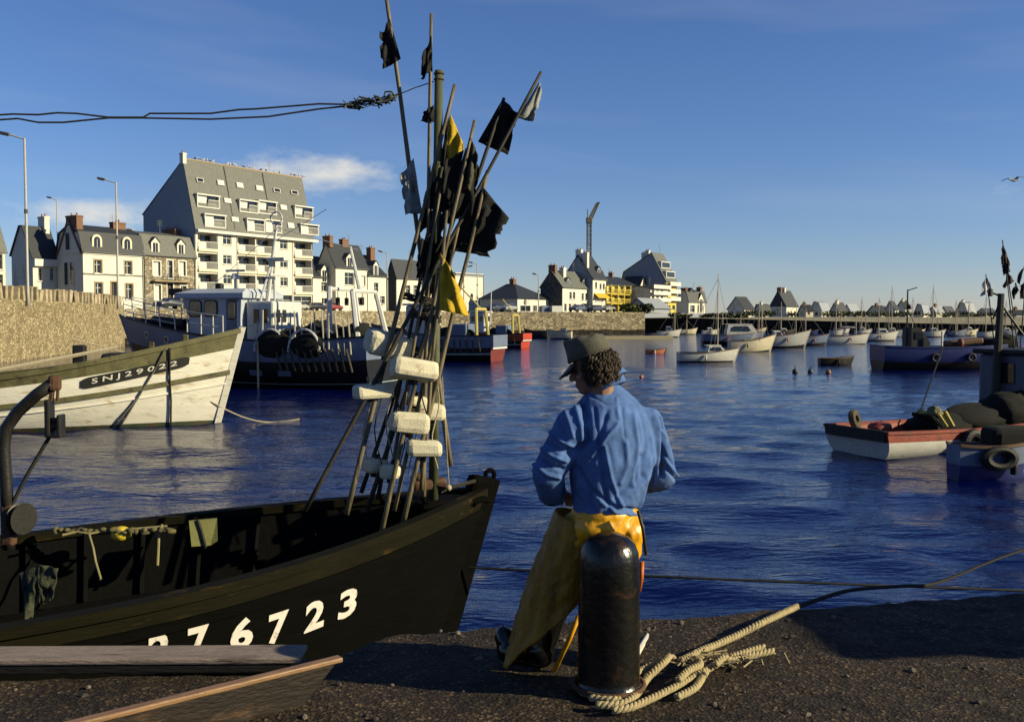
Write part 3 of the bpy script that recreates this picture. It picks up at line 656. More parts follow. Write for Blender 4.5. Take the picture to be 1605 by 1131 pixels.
mb = MB(); mb.torus((x, -0.11, z), 0.3, 0.06, rotm(90), 18, 6); mb.span((x, -0.14, z-0.05), (x+0.22, -0.105, z+0.05)); mb.build('sign_ring', wframe, sg)
h.chimney(h.W*0.5, h.dep*0.6, h.He+2.6, 0.9, 0.9, 1.2)
h = House('gabled_house', 'white house with dark stone gable and light slate roof on the quay', 881.5, 186, 929, 847, 450)
for cx, cy, w, hh in ((894, 463, 4, 11), (899.5, 463, 4, 11), (913, 465, 3.5, 11), (919, 465, 3.5, 11), (886, 482, 4, 12), (893, 482, 4, 12), (901, 482, 4, 12), (916, 482, 9, 13), (926.5, 482, 3.5, 11)): h.winp(cx, cy, w, hh)
h.body([(0, 0), (0.5, 3.1), (1, 0)], white_r, slate_l); mb = MB(); mb.prismx([(0.05, 0), (0.05, h.He-0.05), (h.dep*0.5, h.He+3.05), (h.dep-0.1, h.He-0.05), (h.dep-0.1, 0)], -0.1, -0.004); mb.build('stone_gable', stone_mat('dark_stone', (0.1, 0.1, 0.09), (0.22, 0.2, 0.17), (0.06, 0.06, 0.05), 2), h.root)
h.chimney(0.5, h.dep*0.5, h.He+2.6, 0.8, 1.4, 1.6); h.chimney(h.W*0.25, h.dep*0.35, h.He+1.6, 1.0, 0.9, 2.2, white_r, 2)
for p in (893.5, 918): x, z = h.px(p, 450); h.dormer(x, 0.4, h.He+0.3, 1.2, 1.6, 2, slate_b)
h = House('tall_gabled_house', 'tall white house with slate hung gable beneath the crane', 929, 194, 950, 882, 437)
h.winp(934, 447, 3, 10); h.winp(941, 449, 3, 9); h.winp(946, 449, 3, 9); h.winp(938, 483, 10, 10); h.winp(939, 470, 13, 5, fill='white')
h.body([(0, 0), (0.5, 4.6), (1, 0)], white_r, slate); mb = MB(); mb.prismx([(0.05, 0), (0.05, h.He-0.05), (h.dep*0.5, h.He+4.5), (h.dep-0.1, h.He-0.05), (h.dep-0.1, 0)], -0.1, -0.004); mb.build('slate_gable', slate_b, h.root)
h.chimney(0.5, h.dep*0.5, h.He+4.0, 0.7, 1.2, 1.8, white_r); h.chimney(0.6, h.dep*0.28, h.He+2.2, 0.8, 1.0, 3.0, white_r); x, z = h.px(944, 437); h.dormer(x, 0.8, h.He+0.8, 1.3, 1.8, 2, slate_b)
mb = MB(); x0 = h.px(930.5, 460)[0]; x1, z = h.px(950, 460); mb.add([(x0, -0.01, z), (x1, -0.01, z), (x1, -1.1, z-0.9), (x0, -1.1, z-0.9), (x0, -0.01, z-0.06), (x1, -0.01, z-0.06), (x1, -1.1, z-0.96), (x0, -1.1, z-0.96)], [(0, 1, 2, 3), (7, 6, 5, 4), (2, 6, 7, 3), (1, 5, 6, 2), (0, 3, 7, 4)]); mb.build('awning', M('awning_yellow', (0.75, 0.48, 0.03)), h.root)
h = House('yellow_hotel', 'yellow balconied hotel front between the tall gabled houses', 950, 199, 999, None, 446, cat='hotel', depth=9)
for r_, (y0, y1) in enumerate(((449, 459), (463, 473), (478, 489))):
    for p in (956, 965, 974, 983, 992): h.winp(p, (y0+y1)/2, 5, y1-y0, sill=False)
h.body([(0, 0), (0.5, 1.9), (1, 0)], yellow_r, slate)
for y in (461.5, 476):
    x, z = h.px(970, y); mb = MB(); mb.span((0, -1.2, z-0.12), (h.W, -0.004, z)); b = mb.build('balcony', M('balc_yellow', (0.78, 0.6, 0.08)), h.root)
    mb = MB()
    for k in range(int(h.W/0.3)+1): mb.span((k*0.3, -1.18, z), (k*0.3+0.06, -1.13, z+0.9))
    mb.span((0, -1.19, z+0.9), (h.W, -1.12, z+0.98)); mb.build('railing', M('balc_yellow', (0.78, 0.6, 0.08)), b)
for k in range(6): mb = MB(); x = h.W*k/5; mb.span((x-0.1, -1.2, 0), (x+0.1, -1.0, h.He)); mb.build('balcony_post', M('balc_yellow', (0.78, 0.6, 0.08)), h.root)
for k in range(3): h.chimney(h.W*(0.15+0.3*k), 4.5, h.He+1.5, 0.6, 0.9, 1.4, brick)
h = House('cream_gable_house', 'narrow cream house with pointed gable facing the harbour', 999.5, 213, 1015, None, 455, depth=4)
for cx, cy in ((1003, 460), (1008, 460), (1003, 474), (1009, 474), (1005.5, 486)): h.winp(cx, cy, 2.6, 8)
h.body([(0, 0), (0.5, 0.1), (1, 0)], cream, slate); mb = MB(); mb.prism([(0, h.He-0.05), (h.W, h.He-0.05), (h.W/2, h.He+2.9)], 0, 4); mb.build('gable', cream, h.root)
mb = MB()
for sg in (-1, 1):
    x1 = h.W/2 + sg*(h.W/2+0.25); mb.add([(h.W/2, -0.2, h.He+3.0), (x1, -0.2, h.He-0.15), (x1, 4.1, h.He-0.15), (h.W/2, 4.1, h.He+3.0), (h.W/2, -0.2, h.He+3.15), (x1, -0.2, h.He), (x1, 4.1, h.He), (h.W/2, 4.1, h.He+3.15)], [(0, 1, 2, 3), (7, 6, 5, 4), (0, 4, 5, 1), (2, 6, 7, 3), (1, 5, 6, 2)])
mb.build('gable_roof', slate, h.root)
h = House('big_gabled_hotel', 'large hotel with huge slate gable and white balconies at the quay corner', 1043, 214, 1060, 974, 441, cat='hotel')
for y0 in (447, 458, 470, 482):
    for p, w in ((1048, 5), (1055, 4)): h.winp(p, y0, w, 7, sill=False)
h.body([(0, 0), (0.32, 6.2), (0.95, 2.2), (1, 0)], yellow_r, slate_l); dp = h.dep
mb = MB(); mb.prismx([(0.05, 0), (0.05, h.He-0.05), (dp*0.32, h.He+6.1), (dp*0.94, h.He+2.1), (dp*0.98, 0)], -0.1, -0.004); mb.build('slate_gable', slate_b, h.root)
for k, z in enumerate((2.6, 4.2, 5.8)):
    mb = MB(); mb.span((0.2, -1.0, z), (h.W, -0.004, z+0.12)); mb.span((0.2, -1.0, z+0.122), (h.W, -0.94, z+0.9)); mb.build('balcony', wframe, h.root)
for k, p in enumerate((0.45, 0.54)): h.chimney(1.0, dp*p, h.He+4.6-k*0.5, 0.8, 0.8, 2.2, white_r)
for k in range(2):
    z0 = h.He+0.8+k*2.1; y = dp*0.32*(z0-h.He)/6.2 - 0.3; mb = MB(); mb.span((0.5, y, z0), (h.W-0.6, y+1.2, z0+1.5)); d = mb.build('roof_dormer', wframe, h.root); mb = MB(); mb.span((0.8, y-0.02, z0+0.2), (h.W-0.9, y-0.004, z0+1.3)); mb.build('pane', glass, d)
h = House('balcony_annex', 'low white annex with long balconies in front of the big hotel', 1019, 205, 1046, None, 452, cat='building', depth=6)
for y0 in (457, 467, 477):
    for p in (1023, 1030, 1037): h.winp(p, y0, 4, 6, sill=False)
h.body([(0, 0), (0.5, 0.5), (1, 0)], white_r, slate)
for z in (2.3, 3.7, 5.0): mb = MB(); mb.span((0, -0.8, z), (h.W, -0.004, z+0.1)); mb.span((0, -0.8, z+0.102), (h.W, -0.75, z+0.8)); mb.build('balcony', wframe, h.root)
h = House('beach_shed', 'grey roofed open shed at the quay corner', 1017, 192, 1050, None, 483, cat='shed', depth=5)
h.body([(0, 0), (0.5, 1.9), (1, 0)], slate_b, slate_b)
h = House('dark_roof_villa', 'white villa with ragged dark roof standing alone on the shore', 1079, 236, 1106, 1060, 473, alpha=45, cat='villa')
for cx, cy, w in ((1085, 484, 7), (1095, 484, 4), (1101, 484, 4)): h.winp(cx, cy, w, 11)
h.body([(0, 0), (0.2, 2.4), (0.6, 2.8), (1, 0)], white_r, slate)
x, z = h.px(1086, 462); h.dormer(x, 0.5, h.He, 1.8, 3.3, 3, slate); x, z = h.px(1098, 462); h.dormer(x, -0.1, h.He-2.5, 1.8, 4.6, 3, white_r)
h.chimney(0.6, h.dep*0.5, h.He+2.0, 0.8, 1.4, 1.2); h.chimney(h.W-0.8, h.dep*0.4, h.He+2.0, 0.8, 1.2, 1.6)

# --- far houses behind the pier
FAR = [  # corner px, right px, left px, eave y, rise, wall, roof, label
 (1166, 1181, 1140, 484, 3.6, white_r, slate, 'far white house with low spreading roof left of the steep dark gable'),
 (1193, 1206, 1182, 486, 2.4, white_r, slate, 'small far white house with dark roof just left of the steep gable'),
 (1232, 1250, 1206, 480, 5.6, white_r, slate, 'far white villa with steep dark triangular gable and chimneys'),
 (1262, 1274, 1252, 487, 2.6, cream, slate, 'far cream cottage just right of the steep gabled villa'),
 (1287, 1300, 1268, 486, 3.0, white_r, slate_b, 'far white house with bluish grey roof behind the masts'),
 (1314, 1326, 1301, 487, 3.0, white_r, slate, 'far dark roofed cottage with white end above the moored yawl'),
 (1333, 1346, 1318, 488, 2.2, white_r, slate_b, 'far long white bungalow with pale low roof'),
 (1380, 1390, 1359, 487, 2.6, cream, slate, 'far cottage with long dark roof and sunlit cream end'),
 (1402, 1408, 1387, 485, 2.6, white_r, slate, 'far narrow house with small dark roof beside taller one'),
 (1418, 1426, 1404, 483, 3.2, white_r, slate, 'far taller house with dark roof and white end by the blue boat mast'),
 (1446, 1456, 1432, 489, 2.4, white_r, slate_b, 'far low white house with grey roof right of the blue boat mast'),
 (1466, 1478, 1452, 489, 2.6, white_r, slate_b, 'far low house with pale grey roof between two thin masts'),
 (1484, 1496, 1472, 490, 2.2, cream, slate, 'far small cream house with brown roof below the white flag'),
 (1517, 1527, 1497, 489, 4.0, white_r, slate_b, 'far house with broad pale triangular roof below the white flag'),
 (1545, 1562, 1528, 491, 1.6, white_r, slate, 'far row of low white sheds near the flag mast'),
 (1592, 1615, 1575, 492, 1.6, slate_b, slate, 'far dark flat shed at the right edge of the picture')]
for i, (pc, pr, pl, ye, rise, wm, rm, lab) in enumerate(FAR):
    D = 300 + 14*((i*7) % 5); al = (42, 25, 50, 15, 60, 33)[i % 6] if pc != 1232 else 45
    h = House('shore_house', lab, pc, D, pr, pl, ye, alpha=al, base=1.2); h.dep = min(h.dep, 15)
    for k in range(max(1, int(h.W/2.2))):
        x = 0.7 + k*2.2
        if x+1 < h.W-0.3: h.win(x, x+0.9, 1.3, min(h.He-0.4, 2.7), sill=False)
    fr = (0.5, 0.38, 0.5, 0.6, 0.45)[i % 5]; rise *= (1.0, 0.8, 1.05, 0.7)[i % 4] if pc != 1232 else 1
    if i % 3 == 1 and pc != 1232: h.op = h.op; h.body([(0, 0), (0.25, rise*0.85), (0.6, rise), (1, -0.4)], wm, rm, over=0.5)
    else: h.body([(0, 0), (fr, rise), (1, 0)], wm, rm, over=0.35)
    if pc == 1232:
        h.chimney(0.8, h.dep*0.5, h.He+rise-0.8, 0.9, 1.6, 2.0); h.chimney(3.5, h.dep*0.5, h.He+rise-0.6, 0.9, 1.6, 1.8, white_r)
        mb = MB(); mb.prismx([(0.05, h.He-0.1), (h.dep*0.5, h.He+rise-0.05), (h.dep-0.1, h.He-0.1)], -0.1, -0.004); mb.build('slate_gable', slate, h.root)
    elif i % 2: h.chimney(h.W*0.3, h.dep*fr, h.He+rise*0.8, 0.8, 0.8, 1.2, white_r if i % 4 == 1 else brick)
    if i % 4 == 2: mb = MB(); mb.span((h.W+0.02, 1.0, 0), (h.W+3.5, 5.0, 2.2)); mb.build('lean_to', wm, h.root)
    h.side_win(h.dep*0.3, h.dep*0.3+0.9, 1.2, 2.4); h.side_win(h.dep*0.65, h.dep*0.65+0.9, 1.2, 2.4)

# ------------------------------------------------------------------ bushes along the far shore
def leaf_clump(mb, c, r, n, size, mi=0):
    for k in range(n):
        d = V((rnd.gauss(0, 1), rnd.gauss(0, 1), rnd.gauss(0, 0.8))).normalized()*(rnd.random()**0.4)
        p = V(c) + V((d.x*r[0], d.y*r[1], d.z*r[2])); a = V((rnd.gauss(0, 1), rnd.gauss(0, 1), rnd.gauss(0, 1))).normalized(); b = a.orthogonal().normalized(); e = a.cross(b)
        s = size*rnd.uniform(0.6, 1.4); mb.add([p + b*s, p + e*s*0.6, p - b*s, p - e*s*0.6], [(0, 1, 2, 3)], mi)
leafm = M('bush_leaf', (0.045, 0.06, 0.022), 0.7, 0.4, 2, 0)
BUSH = [(1120, 236, 3.5, 1.0, 'dark bush beside the lone dark roofed villa'), (1150, 216, 4.0, 0.9, 'dark shrub mass at the root of the pier'), (1355, 330, 5, 2.2, 'low dark bush left of the long roofed far cottage'),
        (1437, 330, 5, 1.8, 'low dark bush between far houses near the blue boat mast'), (1570, 330, 7, 1.8, 'low dark bush near the right edge behind the pier'), (1249, 330, 4, 2.0, 'small dark bush right of the steep gabled villa'),
        (1195, 285, 6, 2.0, 'low dark hedge bush before the far houses left of the steep villa'), (1300, 290, 7, 1.7, 'low dark hedge bush before the far houses above the yawl'), (1400, 292, 6, 1.6, 'low dark hedge bush below the narrow far house'), (1482, 290, 8, 1.7, 'low dark hedge bush behind the blue workboat'), (1528, 292, 7, 1.7, 'low dark hedge bush just left of the flag mast'), (1000, 189, 3.0, 1.6, 'green bush below the cream gabled house'), (985, 188, 2.6, 1.5, 'yellow green bush in front of the yellow hotel'), (1062, 215, 3.0, 1.0, 'dark bush between the big hotel and the villa')]
for px, D, rx, rz_, lab in BUSH:
    zb = SZ if px < 1040 else 1.6
    r_ = empty('bush', (xat(px, D), D, zb), 0, lab, 'bush'); mb = MB(); leaves = MB()
    for k in range(6): a = k*1.05; mb.tube([(0, 0, -0.3), (rx*0.35*math.cos(a), rx*0.3*math.sin(a), rz_*0.8)], [0.1, 0.03], 5)
    mb.build('stem', M('bush_wood', (0.06, 0.045, 0.03)), r_)
    for k in range(7): leaf_clump(leaves, (rnd.uniform(-0.7, 0.7)*rx, rnd.uniform(-0.4, 0.4)*rx, rz_*rnd.uniform(0.35, 0.75)), (rx*0.4, rx*0.35, rz_*0.45), 90, 0.3)
    leaves.build('foliage', M('bush_leaf_lit', (0.1, 0.12, 0.02), 0.7, 0.4, 2, 0) if px == 985 else leafm, r_, fix=False)
# ------------------------------------------------------------------ street lamps, crane, parked cars
def lamp(px, ytop, D, lab, arm=1.1, side=-1, r=0.1, base=SZ):
    p = at(px, ytop, D); hgt = p.z - base
    o = empty('street_lamp', (p.x, p.y, base), 0, lab, 'street lamp')
    mb = MB(); mb.tube([(0, 0, -0.1), (0, 0, 0.9), (0, 0, hgt)], [r*1.5, r*1.1, r*0.8], 8); mb.build('pole', M('lamp_galvanised', (0.5, 0.48, 0.44), 0.5, 0.15), o, True)
    mb = MB(); mb.tube([(0, 0, hgt-0.05), (side*arm, -0.1, hgt+0.28)], r*0.6, 6); mb.build('arm', M('lamp_galvanised', (0.5, 0.48, 0.44)), o)
    mb = MB(); mb.bbox((side*(arm+0.25), -0.12, hgt+0.33), (0.75, 0.3, 0.2), 0.06, rotm(0, side*-12, 0)); hd = mb.build('lamp_head', M('lamp_dark', (0.09, 0.09, 0.09)), o)
    mb = MB(); mb.bbox((side*(arm+0.28), -0.12, hgt+0.21), (0.5, 0.22, 0.06), 0.02, rotm(0, side*-12, 0)); mb.build('lens', M('lamp_lens', (0.6, 0.6, 0.55), 0.2), hd)
    mb = MB(); mb.tube([(0, 0, hgt*0.55), (0, 0, hgt*0.55+0.3)], r*1.35, 8); mb.build('collar', M('lamp_dark', (0.09, 0.09, 0.09)), o)
lamp(38.5, 217, 71.5, 'tall street lamp at the far left behind the harbour wall')
lamp(182, 286, 95, 'second tall street lamp in front of the white house with dormers')
lamp(89, 313, 150, 'faint distant lamp post rising behind the slate roofed house', 0.8)
lamp(607, 397, 168, 'street lamp beside the corner house near the pole bundle', 0.9)
lamp(727, 420, 172, 'street lamp standing before the flat roofed white block', 0.9, 1)
lamp(748, 414, 178, 'thin street lamp right of the flat roofed white block', 0.9)
lamp(844, 432, 176, 'thin dark post with lamp beside the garage', 0.5)
def crane():
    D = 215; b = at(923, 470, D); p0 = at(923, 347, D); p1 = at(937, 318, D); hgt = p0.z - SZ
    o = empty('tower_crane', (b.x, b.y, SZ), 0, 'thin lattice tower crane rising behind the tall gabled house', 'crane')
    m = M('crane_steel', (0.16, 0.14, 0.1), 0.6); mb = MB(); w = 0.42; n = 20
    for sx in (-1, 1):
        for sy in (-1, 1): mb.tube([(sx*w, sy*w, 0), (sx*w, sy*w, hgt)], 0.13, 5)
    for k in range(n):
        z0, z1 = hgt*k/n, hgt*(k+1)/n
        for a, b2 in (((-w, -w), (w, -w)), ((w, -w), (w, w)), ((w, w), (-w, w)), ((-w, w), (-w, -w))):
            q = (a, b2) if k % 2 else (b2, a); mb.tube([(*q[0], z0), (*q[1], z1)], 0.07, 4); mb.tube([(*a, z1), (*b2, z1)], 0.06, 4)
    mb.build('tower', m, o)
    j = p1 - V((b.x, b.y, SZ)); s0 = V((0, 0, hgt)); mb = MB()
    for off in (V((0.5, 0, 0.3)), V((-0.5, 0, -0.3)), V((0, 0.5, 0.2))): mb.tube([s0+off, j+off*0.7], 0.17, 5)
    for k in range(9):
        a = s0.lerp(j, k/9); b2 = s0.lerp(j, (k+1)/9); mb.tube([a+V((0.45, 0, 0.25)), b2-V((0.4, 0, 0.2))], 0.07, 4)
    mb.build('jib', m, o)
    mb = MB(); mb.bbox((0, 0, hgt+0.2), (1.3, 1.3, 1.3), 0.12); mb.build('cab', M('crane_cab', (0.2, 0.18, 0.14)), o)
    mb = MB(); mb.tube([(-0.3, 0, hgt+0.8), (-0.4, 0, hgt+2.6)], 0.1, 5); mb.build('apex', m, o)
crane()
def car(px, D, col, lab, rz=58):
    o = empty('parked_car', (xat(px, D), D, SZ+0.003), R(rz), lab, 'car', 'cars parked along the town quay')
    m = M('car_paint_%d%d%d' % tuple(int(c*99) for c in col), col, 0.3, 0.05, 1, 0, spec=0.5, coat=0.5)
    mb = MB(); prof = [(-2.0, 0.35), (-2.02, 0.75), (-1.75, 0.92), (-0.95, 0.98), (-0.5, 1.38), (0.75, 1.4), (1.45, 0.95), (1.95, 0.85), (2.02, 0.4)]
    rings = []
    for y in (-0.82, -0.78, -0.6, 0.6, 0.78, 0.82):
        k = 1 if abs(y) < 0.7 else (0.97 if abs(y) < 0.8 else 0.9)
        rings.append([V((x*k, y*(0.86 if z > 1.2 else 1), 0.35 + (z-0.35)*(k if z > 0.9 else 1))) for x, z in prof])
    mb.loft(rings, True, True); mb.build('body', m, o, True)
    for s_ in (-1, 1):
        mb = MB(); mb.add([(-0.85, s_*0.79, 0.99), (1.25, s_*0.79, 0.99), (0.7, s_*0.7, 1.33), (-0.45, s_*0.7, 1.33)], [(0, 1, 2, 3)]); mb.build('side_window', glass, o)
        for x in (-1.25, 1.25): mb = MB(); mb.tube([(x, s_*0.62, 0.3), (x, s_*0.84, 0.3)], 0.3, 14); mb.build('wheel', M('tyre', (0.02, 0.02, 0.02), 0.8), o)
for i, (px, D, c, lab) in enumerate(((268, 118, (0.03, 0.04, 0.06), 'dark parked car behind the trawler bow rails'), (418, 146, (0.35, 0.36, 0.4), 'grey parked car left of three before the flats'),
    (440, 149, (0.05, 0.06, 0.1), 'dark blue parked car before the flats'), (466, 152, (0.5, 0.48, 0.45), 'pale parked car before the right end of the flats'), (494, 156, (0.03, 0.03, 0.03), 'black parked car before the low white house'),
    (520, 159, (0.3, 0.05, 0.04), 'dark red parked car before the tall white house'), (776, 172, (0.06, 0.07, 0.1), 'dark parked car left of the garage'), (797, 174, (0.4, 0.4, 0.42), 'grey parked car just left of the garage door'),
    (905, 182, (0.12, 0.14, 0.2), 'blue parked car before the gabled house'), (932, 187, (0.08, 0.09, 0.12), 'dark parked car before the tall gabled house'), (952, 190, (0.4, 0.38, 0.35), 'pale parked car at the foot of the yellow hotel'))):
    car(px, D, c, lab)

# ------------------------------------------------------------------ boats
class Hull:
    def __init__(s, L, B, zm, zb, zs, rake=0.3, tr=0.7, draft=0.6, full=2.3, p0=3.2, p1=1.35, srake=0.0, mid=0.42):
        s.L, s.B, s.zm, s.zb, s.zs, s.rake, s.tr, s.draft, s.full, s.p0, s.p1, s.srake, s.mid = L, B, zm, zb, zs, rake, tr, draft, full, p0, p1, srake, mid
    def half(s, t):
        if t < s.mid: k = (s.mid-t)/s.mid; return s.B/2*(1-(1-s.tr)*k**2)
        k = (t-s.mid)/(1-s.mid); return s.B/2*max(0, (1-k**s.full))
    def sheer(s, t):
        if t > 0.35: return s.zm + (s.zb-s.zm)*((t-0.35)/0.65)**1.8
        return s.zm + (s.zs-s.zm)*((0.35-t)/0.35)**1.8
    def pt(s, t, v, side=1, inset=0.0):
        p = s.p0 + (s.p1-s.p0)*t**2; f = 1-(1-v)**p; z = -s.draft + v*(s.sheer(t)+s.draft)
        x = -s.L/2 + s.L*t + s.rake*t**4*z - s.srake*(1-t)**6*z
        y = max(0.0, s.half(t)*f - inset); return V((x, side*y, z))
    def vz(s, t, z): return (z+s.draft)/(s.sheer(t)+s.draft)
    def nrm(s, t, v, side):
        e = 1e-3; a = s.pt(min(t+e, 0.999), v, side)-s.pt(max(t-e, 0), v, side); b = s.pt(t, min(v+e, 1), side)-s.pt(t, max(v-e, 0), side); n = a.cross(b).normalized()
        return n if n.y*side > 0 else -n
    def shell(s, parent, mats, bands, ns=30, nv=14, name='hull', transom_mi=None, zboot=None):
        """bands: (v upper limit, material index)"""
        vv = sorted(set([i/nv for i in range(nv+1)] + [b[0] for b in bands])); tt = [1-(1-i/ns)**1.25 for i in range(ns+1)]
        def mi(v): return next((b[1] for b in bands if v <= b[0]+1e-6), bands[-1][1])
        def vm(t, u):
            if zboot is None: return u
            b = min(0.9, s.vz(t, zboot)); return u/0.3*b if u < 0.3 else b+(u-0.3)/0.7*(1-b)
        mb = MB(); n = len(vv)
        for side in (1, -1):
            vs = [s.pt(t, vm(t, v), side) for t in tt for v in vv]; o = len(mb.v); mb.v += [tuple(p) for p in vs]
            for i in range(ns):
                for j in range(n-1):
                    f = (o+i*n+j, o+(i+1)*n+j, o+(i+1)*n+j+1, o+i*n+j+1); mb.f.append(f if side < 0 else f[::-1]); mb.m.append(mi((vv[j]+vv[j+1])/2))
        for j in range(n-1):
            a = [s.pt(0, vm(0, vv[j]), 1), s.pt(0, vm(0, vv[j+1]), 1), s.pt(0, vm(0, vv[j+1]), -1), s.pt(0, vm(0, vv[j]), -1)]
            mb.add(a, [(0, 1, 2, 3)], transom_mi if transom_mi is not None and vv[j] > 0.2 else mi((vv[j]+vv[j+1])/2))
        o = mb.build(name, mats, parent, fix=False); smooth_by_angle(o, 50); return o
    def inside(s, parent, bul, mat_in, mat_deck, ns=24, thick=0.06):
        mb = MB(); tt = [i/ns*0.985 for i in range(ns+1)]
        for side in (1, -1):
            vs = []
            for t in tt:
                zd = s.sheer(t)-bul(t); vd = s.vz(t, zd); a = s.pt(t, vd, side, thick); b = s.pt(t, 1, side, thick); vs += [a, b]
            mb.add(vs, [(2*i, 2*i+2, 2*i+3, 2*i+1) for i in range(ns)])
        a = [s.pt(0, s.vz(0, s.sheer(0)-bul(0)), sd, thick)+V((thick, 0, 0)) for sd in (1, -1)]; b = [s.pt(0, 1, sd, thick)+V((thick, 0, 0)) for sd in (-1, 1)]
        mb.add(a+b, [(0, 1, 2, 3)]); mb.build('inner_bulwark', mat_in, parent, True)
        mb = MB(); rows = []
        for t in tt:
            zd = s.sheer(t)-bul(t); vd = s.vz(t, zd); l = s.pt(t, vd, 1, thick*0.6); r_ = s.pt(t, vd, -1, thick*0.6); rows.append([l, l.lerp(r_, 0.5)+V((0, 0, 0.03)), r_])
        mb.loft(rows, False); mb.build('deck', mat_deck, parent)
    def rail(s, parent, mat, w=0.1, h=0.06, v=1.0, outw=0.03, t0=0.0, t1=0.995, name='gunwale', ns=34):
        """a strake swept along the hull at height fraction v (callable or number)"""
        mb = MB()
        for side in (1, -1):
            rings = []
            for i in range(ns+1):
                t = t0+(t1-t0)*i/ns; vv = v(t) if callable(v) else v; p = s.pt(t, vv, side); y = p.y*side
                a = y+outw; b = max(0.0, y+outw-w); rings.append([V((p.x, side*b, p.z-h*0.3)), V((p.x, side*a, p.z-h*0.3)), V((p.x, side*a, p.z+h*0.7)), V((p.x, side*b, p.z+h*0.7))])
            mb.loft(rings, True, True)
        return mb.build(name, mat, parent)
    def stem(s, parent, mat, w=0.12, up=0.1, fwd=0.06):
        mb = MB(); rings = []
        for i in range(13):
            v = i/12; p = s.pt(1.0, v, 1)+V((0, 0, up*v)); rings.append([p+V((-0.12, -w/2, 0)), p+V((fwd, -w/3, 0)), p+V((fwd, w/3, 0)), p+V((-0.12, w/2, 0))])
        mb.loft(rings, True, True); return mb.build('stem_post', mat, parent)
    def plan_text(s, parent, txt, t0, t1, vfun, hgt, side, mat, name, bold=0.02, off=0.012, space=1.15, flip=False):
        vs, fs = text_geo(txt, 1.0, bold, space); x0 = min(p.x for p in vs); x1 = max(p.x for p in vs); y0 = min(p.y for p in vs); y1 = max(p.y for p in vs)
        res = []
        for p in vs:
            u = (p.x-x0)/(x1-x0); u = 1-u if flip else u; t = t0+(t1-t0)*u; base = vfun(t); z = base + (p.y-y0)/(y1-y0)*hgt
            v = s.vz(t, z); res.append(s.pt(t, v, side) + s.nrm(t, v, side)*off)
        mb = MB(); mb.add(res, fs); return mb.build(name, mat, parent, fix=False)
def boat_root(name, loc2, head, lab, cat='boat', group=None, z=WZ): return empty(name, (loc2[0], loc2[1], z), R(head), lab, cat, group)
P_white = M('boat_white', (0.66, 0.64, 0.58), 0.5, 0.12, 3, 0.15, stain=(0.34, 0.25, 0.14), stain_amt=0.12, stain_scale=3)
P_blue = M('boat_blue', (0.16, 0.2, 0.3), 0.5, 0.15, 2, 0.15, stain=(0.1, 0.08, 0.07), stain_amt=0.1, stain_scale=2)
P_lblue = M('boat_light_blue', (0.5, 0.55, 0.64), 0.5, 0.12, 2, 0.15, stain=(0.14, 0.12, 0.1), stain_amt=0.08)
P_navy = M('boat_navy', (0.015, 0.03, 0.16), 0.45, 0.2, 2, 0.1)
P_black = M('boat_black', (0.008, 0.008, 0.009), 0.5, 0.3, 3, 0.2, stain=(0.03, 0.02, 0.012), stain_amt=0.2, stain_scale=3)
P_red = M('boat_red', (0.2, 0.04, 0.03), 0.5, 0.2, 3, 0.15)
P_orange = M('boat_orange_red', (0.5, 0.06, 0.02), 0.45, 0.15, 3, 0.1)
P_cream = M('boat_cream', (0.72, 0.64, 0.45), 0.5, 0.12, 3, 0.1)
P_wood = M('boat_wood', (0.16, 0.085, 0.04), 0.6, 0.3, 4, 0.2, stretch=(1, 6, 6))
P_dark = M('boat_dark', (0.015, 0.016, 0.018), 0.6, 0.3)
deck_d = M('deck_dark', (0.06, 0.05, 0.04), 0.8, 0.3)
rope_m = M('rope_pale', (0.5, 0.43, 0.3), 0.9, 0.2, 20, 0.3)
rope_d = M('rope_dark', (0.035, 0.032, 0.025), 0.9, 0.3, 20, 0.3)
steel_w = M('painted_white_steel', (0.7, 0.7, 0.68), 0.45, 0.1, stain=(0.3, 0.15, 0.06), stain_amt=0.06, stain_scale=4)
rubber = M('rubber_black', (0.012, 0.012, 0.012), 0.7, 0.3, 10, 0.2)
rust = M('rusty_iron', (0.1, 0.05, 0.025), 0.85, 0.4, 8, 0.4)
net_m = M('net_dark', (0.009, 0.01, 0.009), 0.95, 0.5, 30, 0.8)

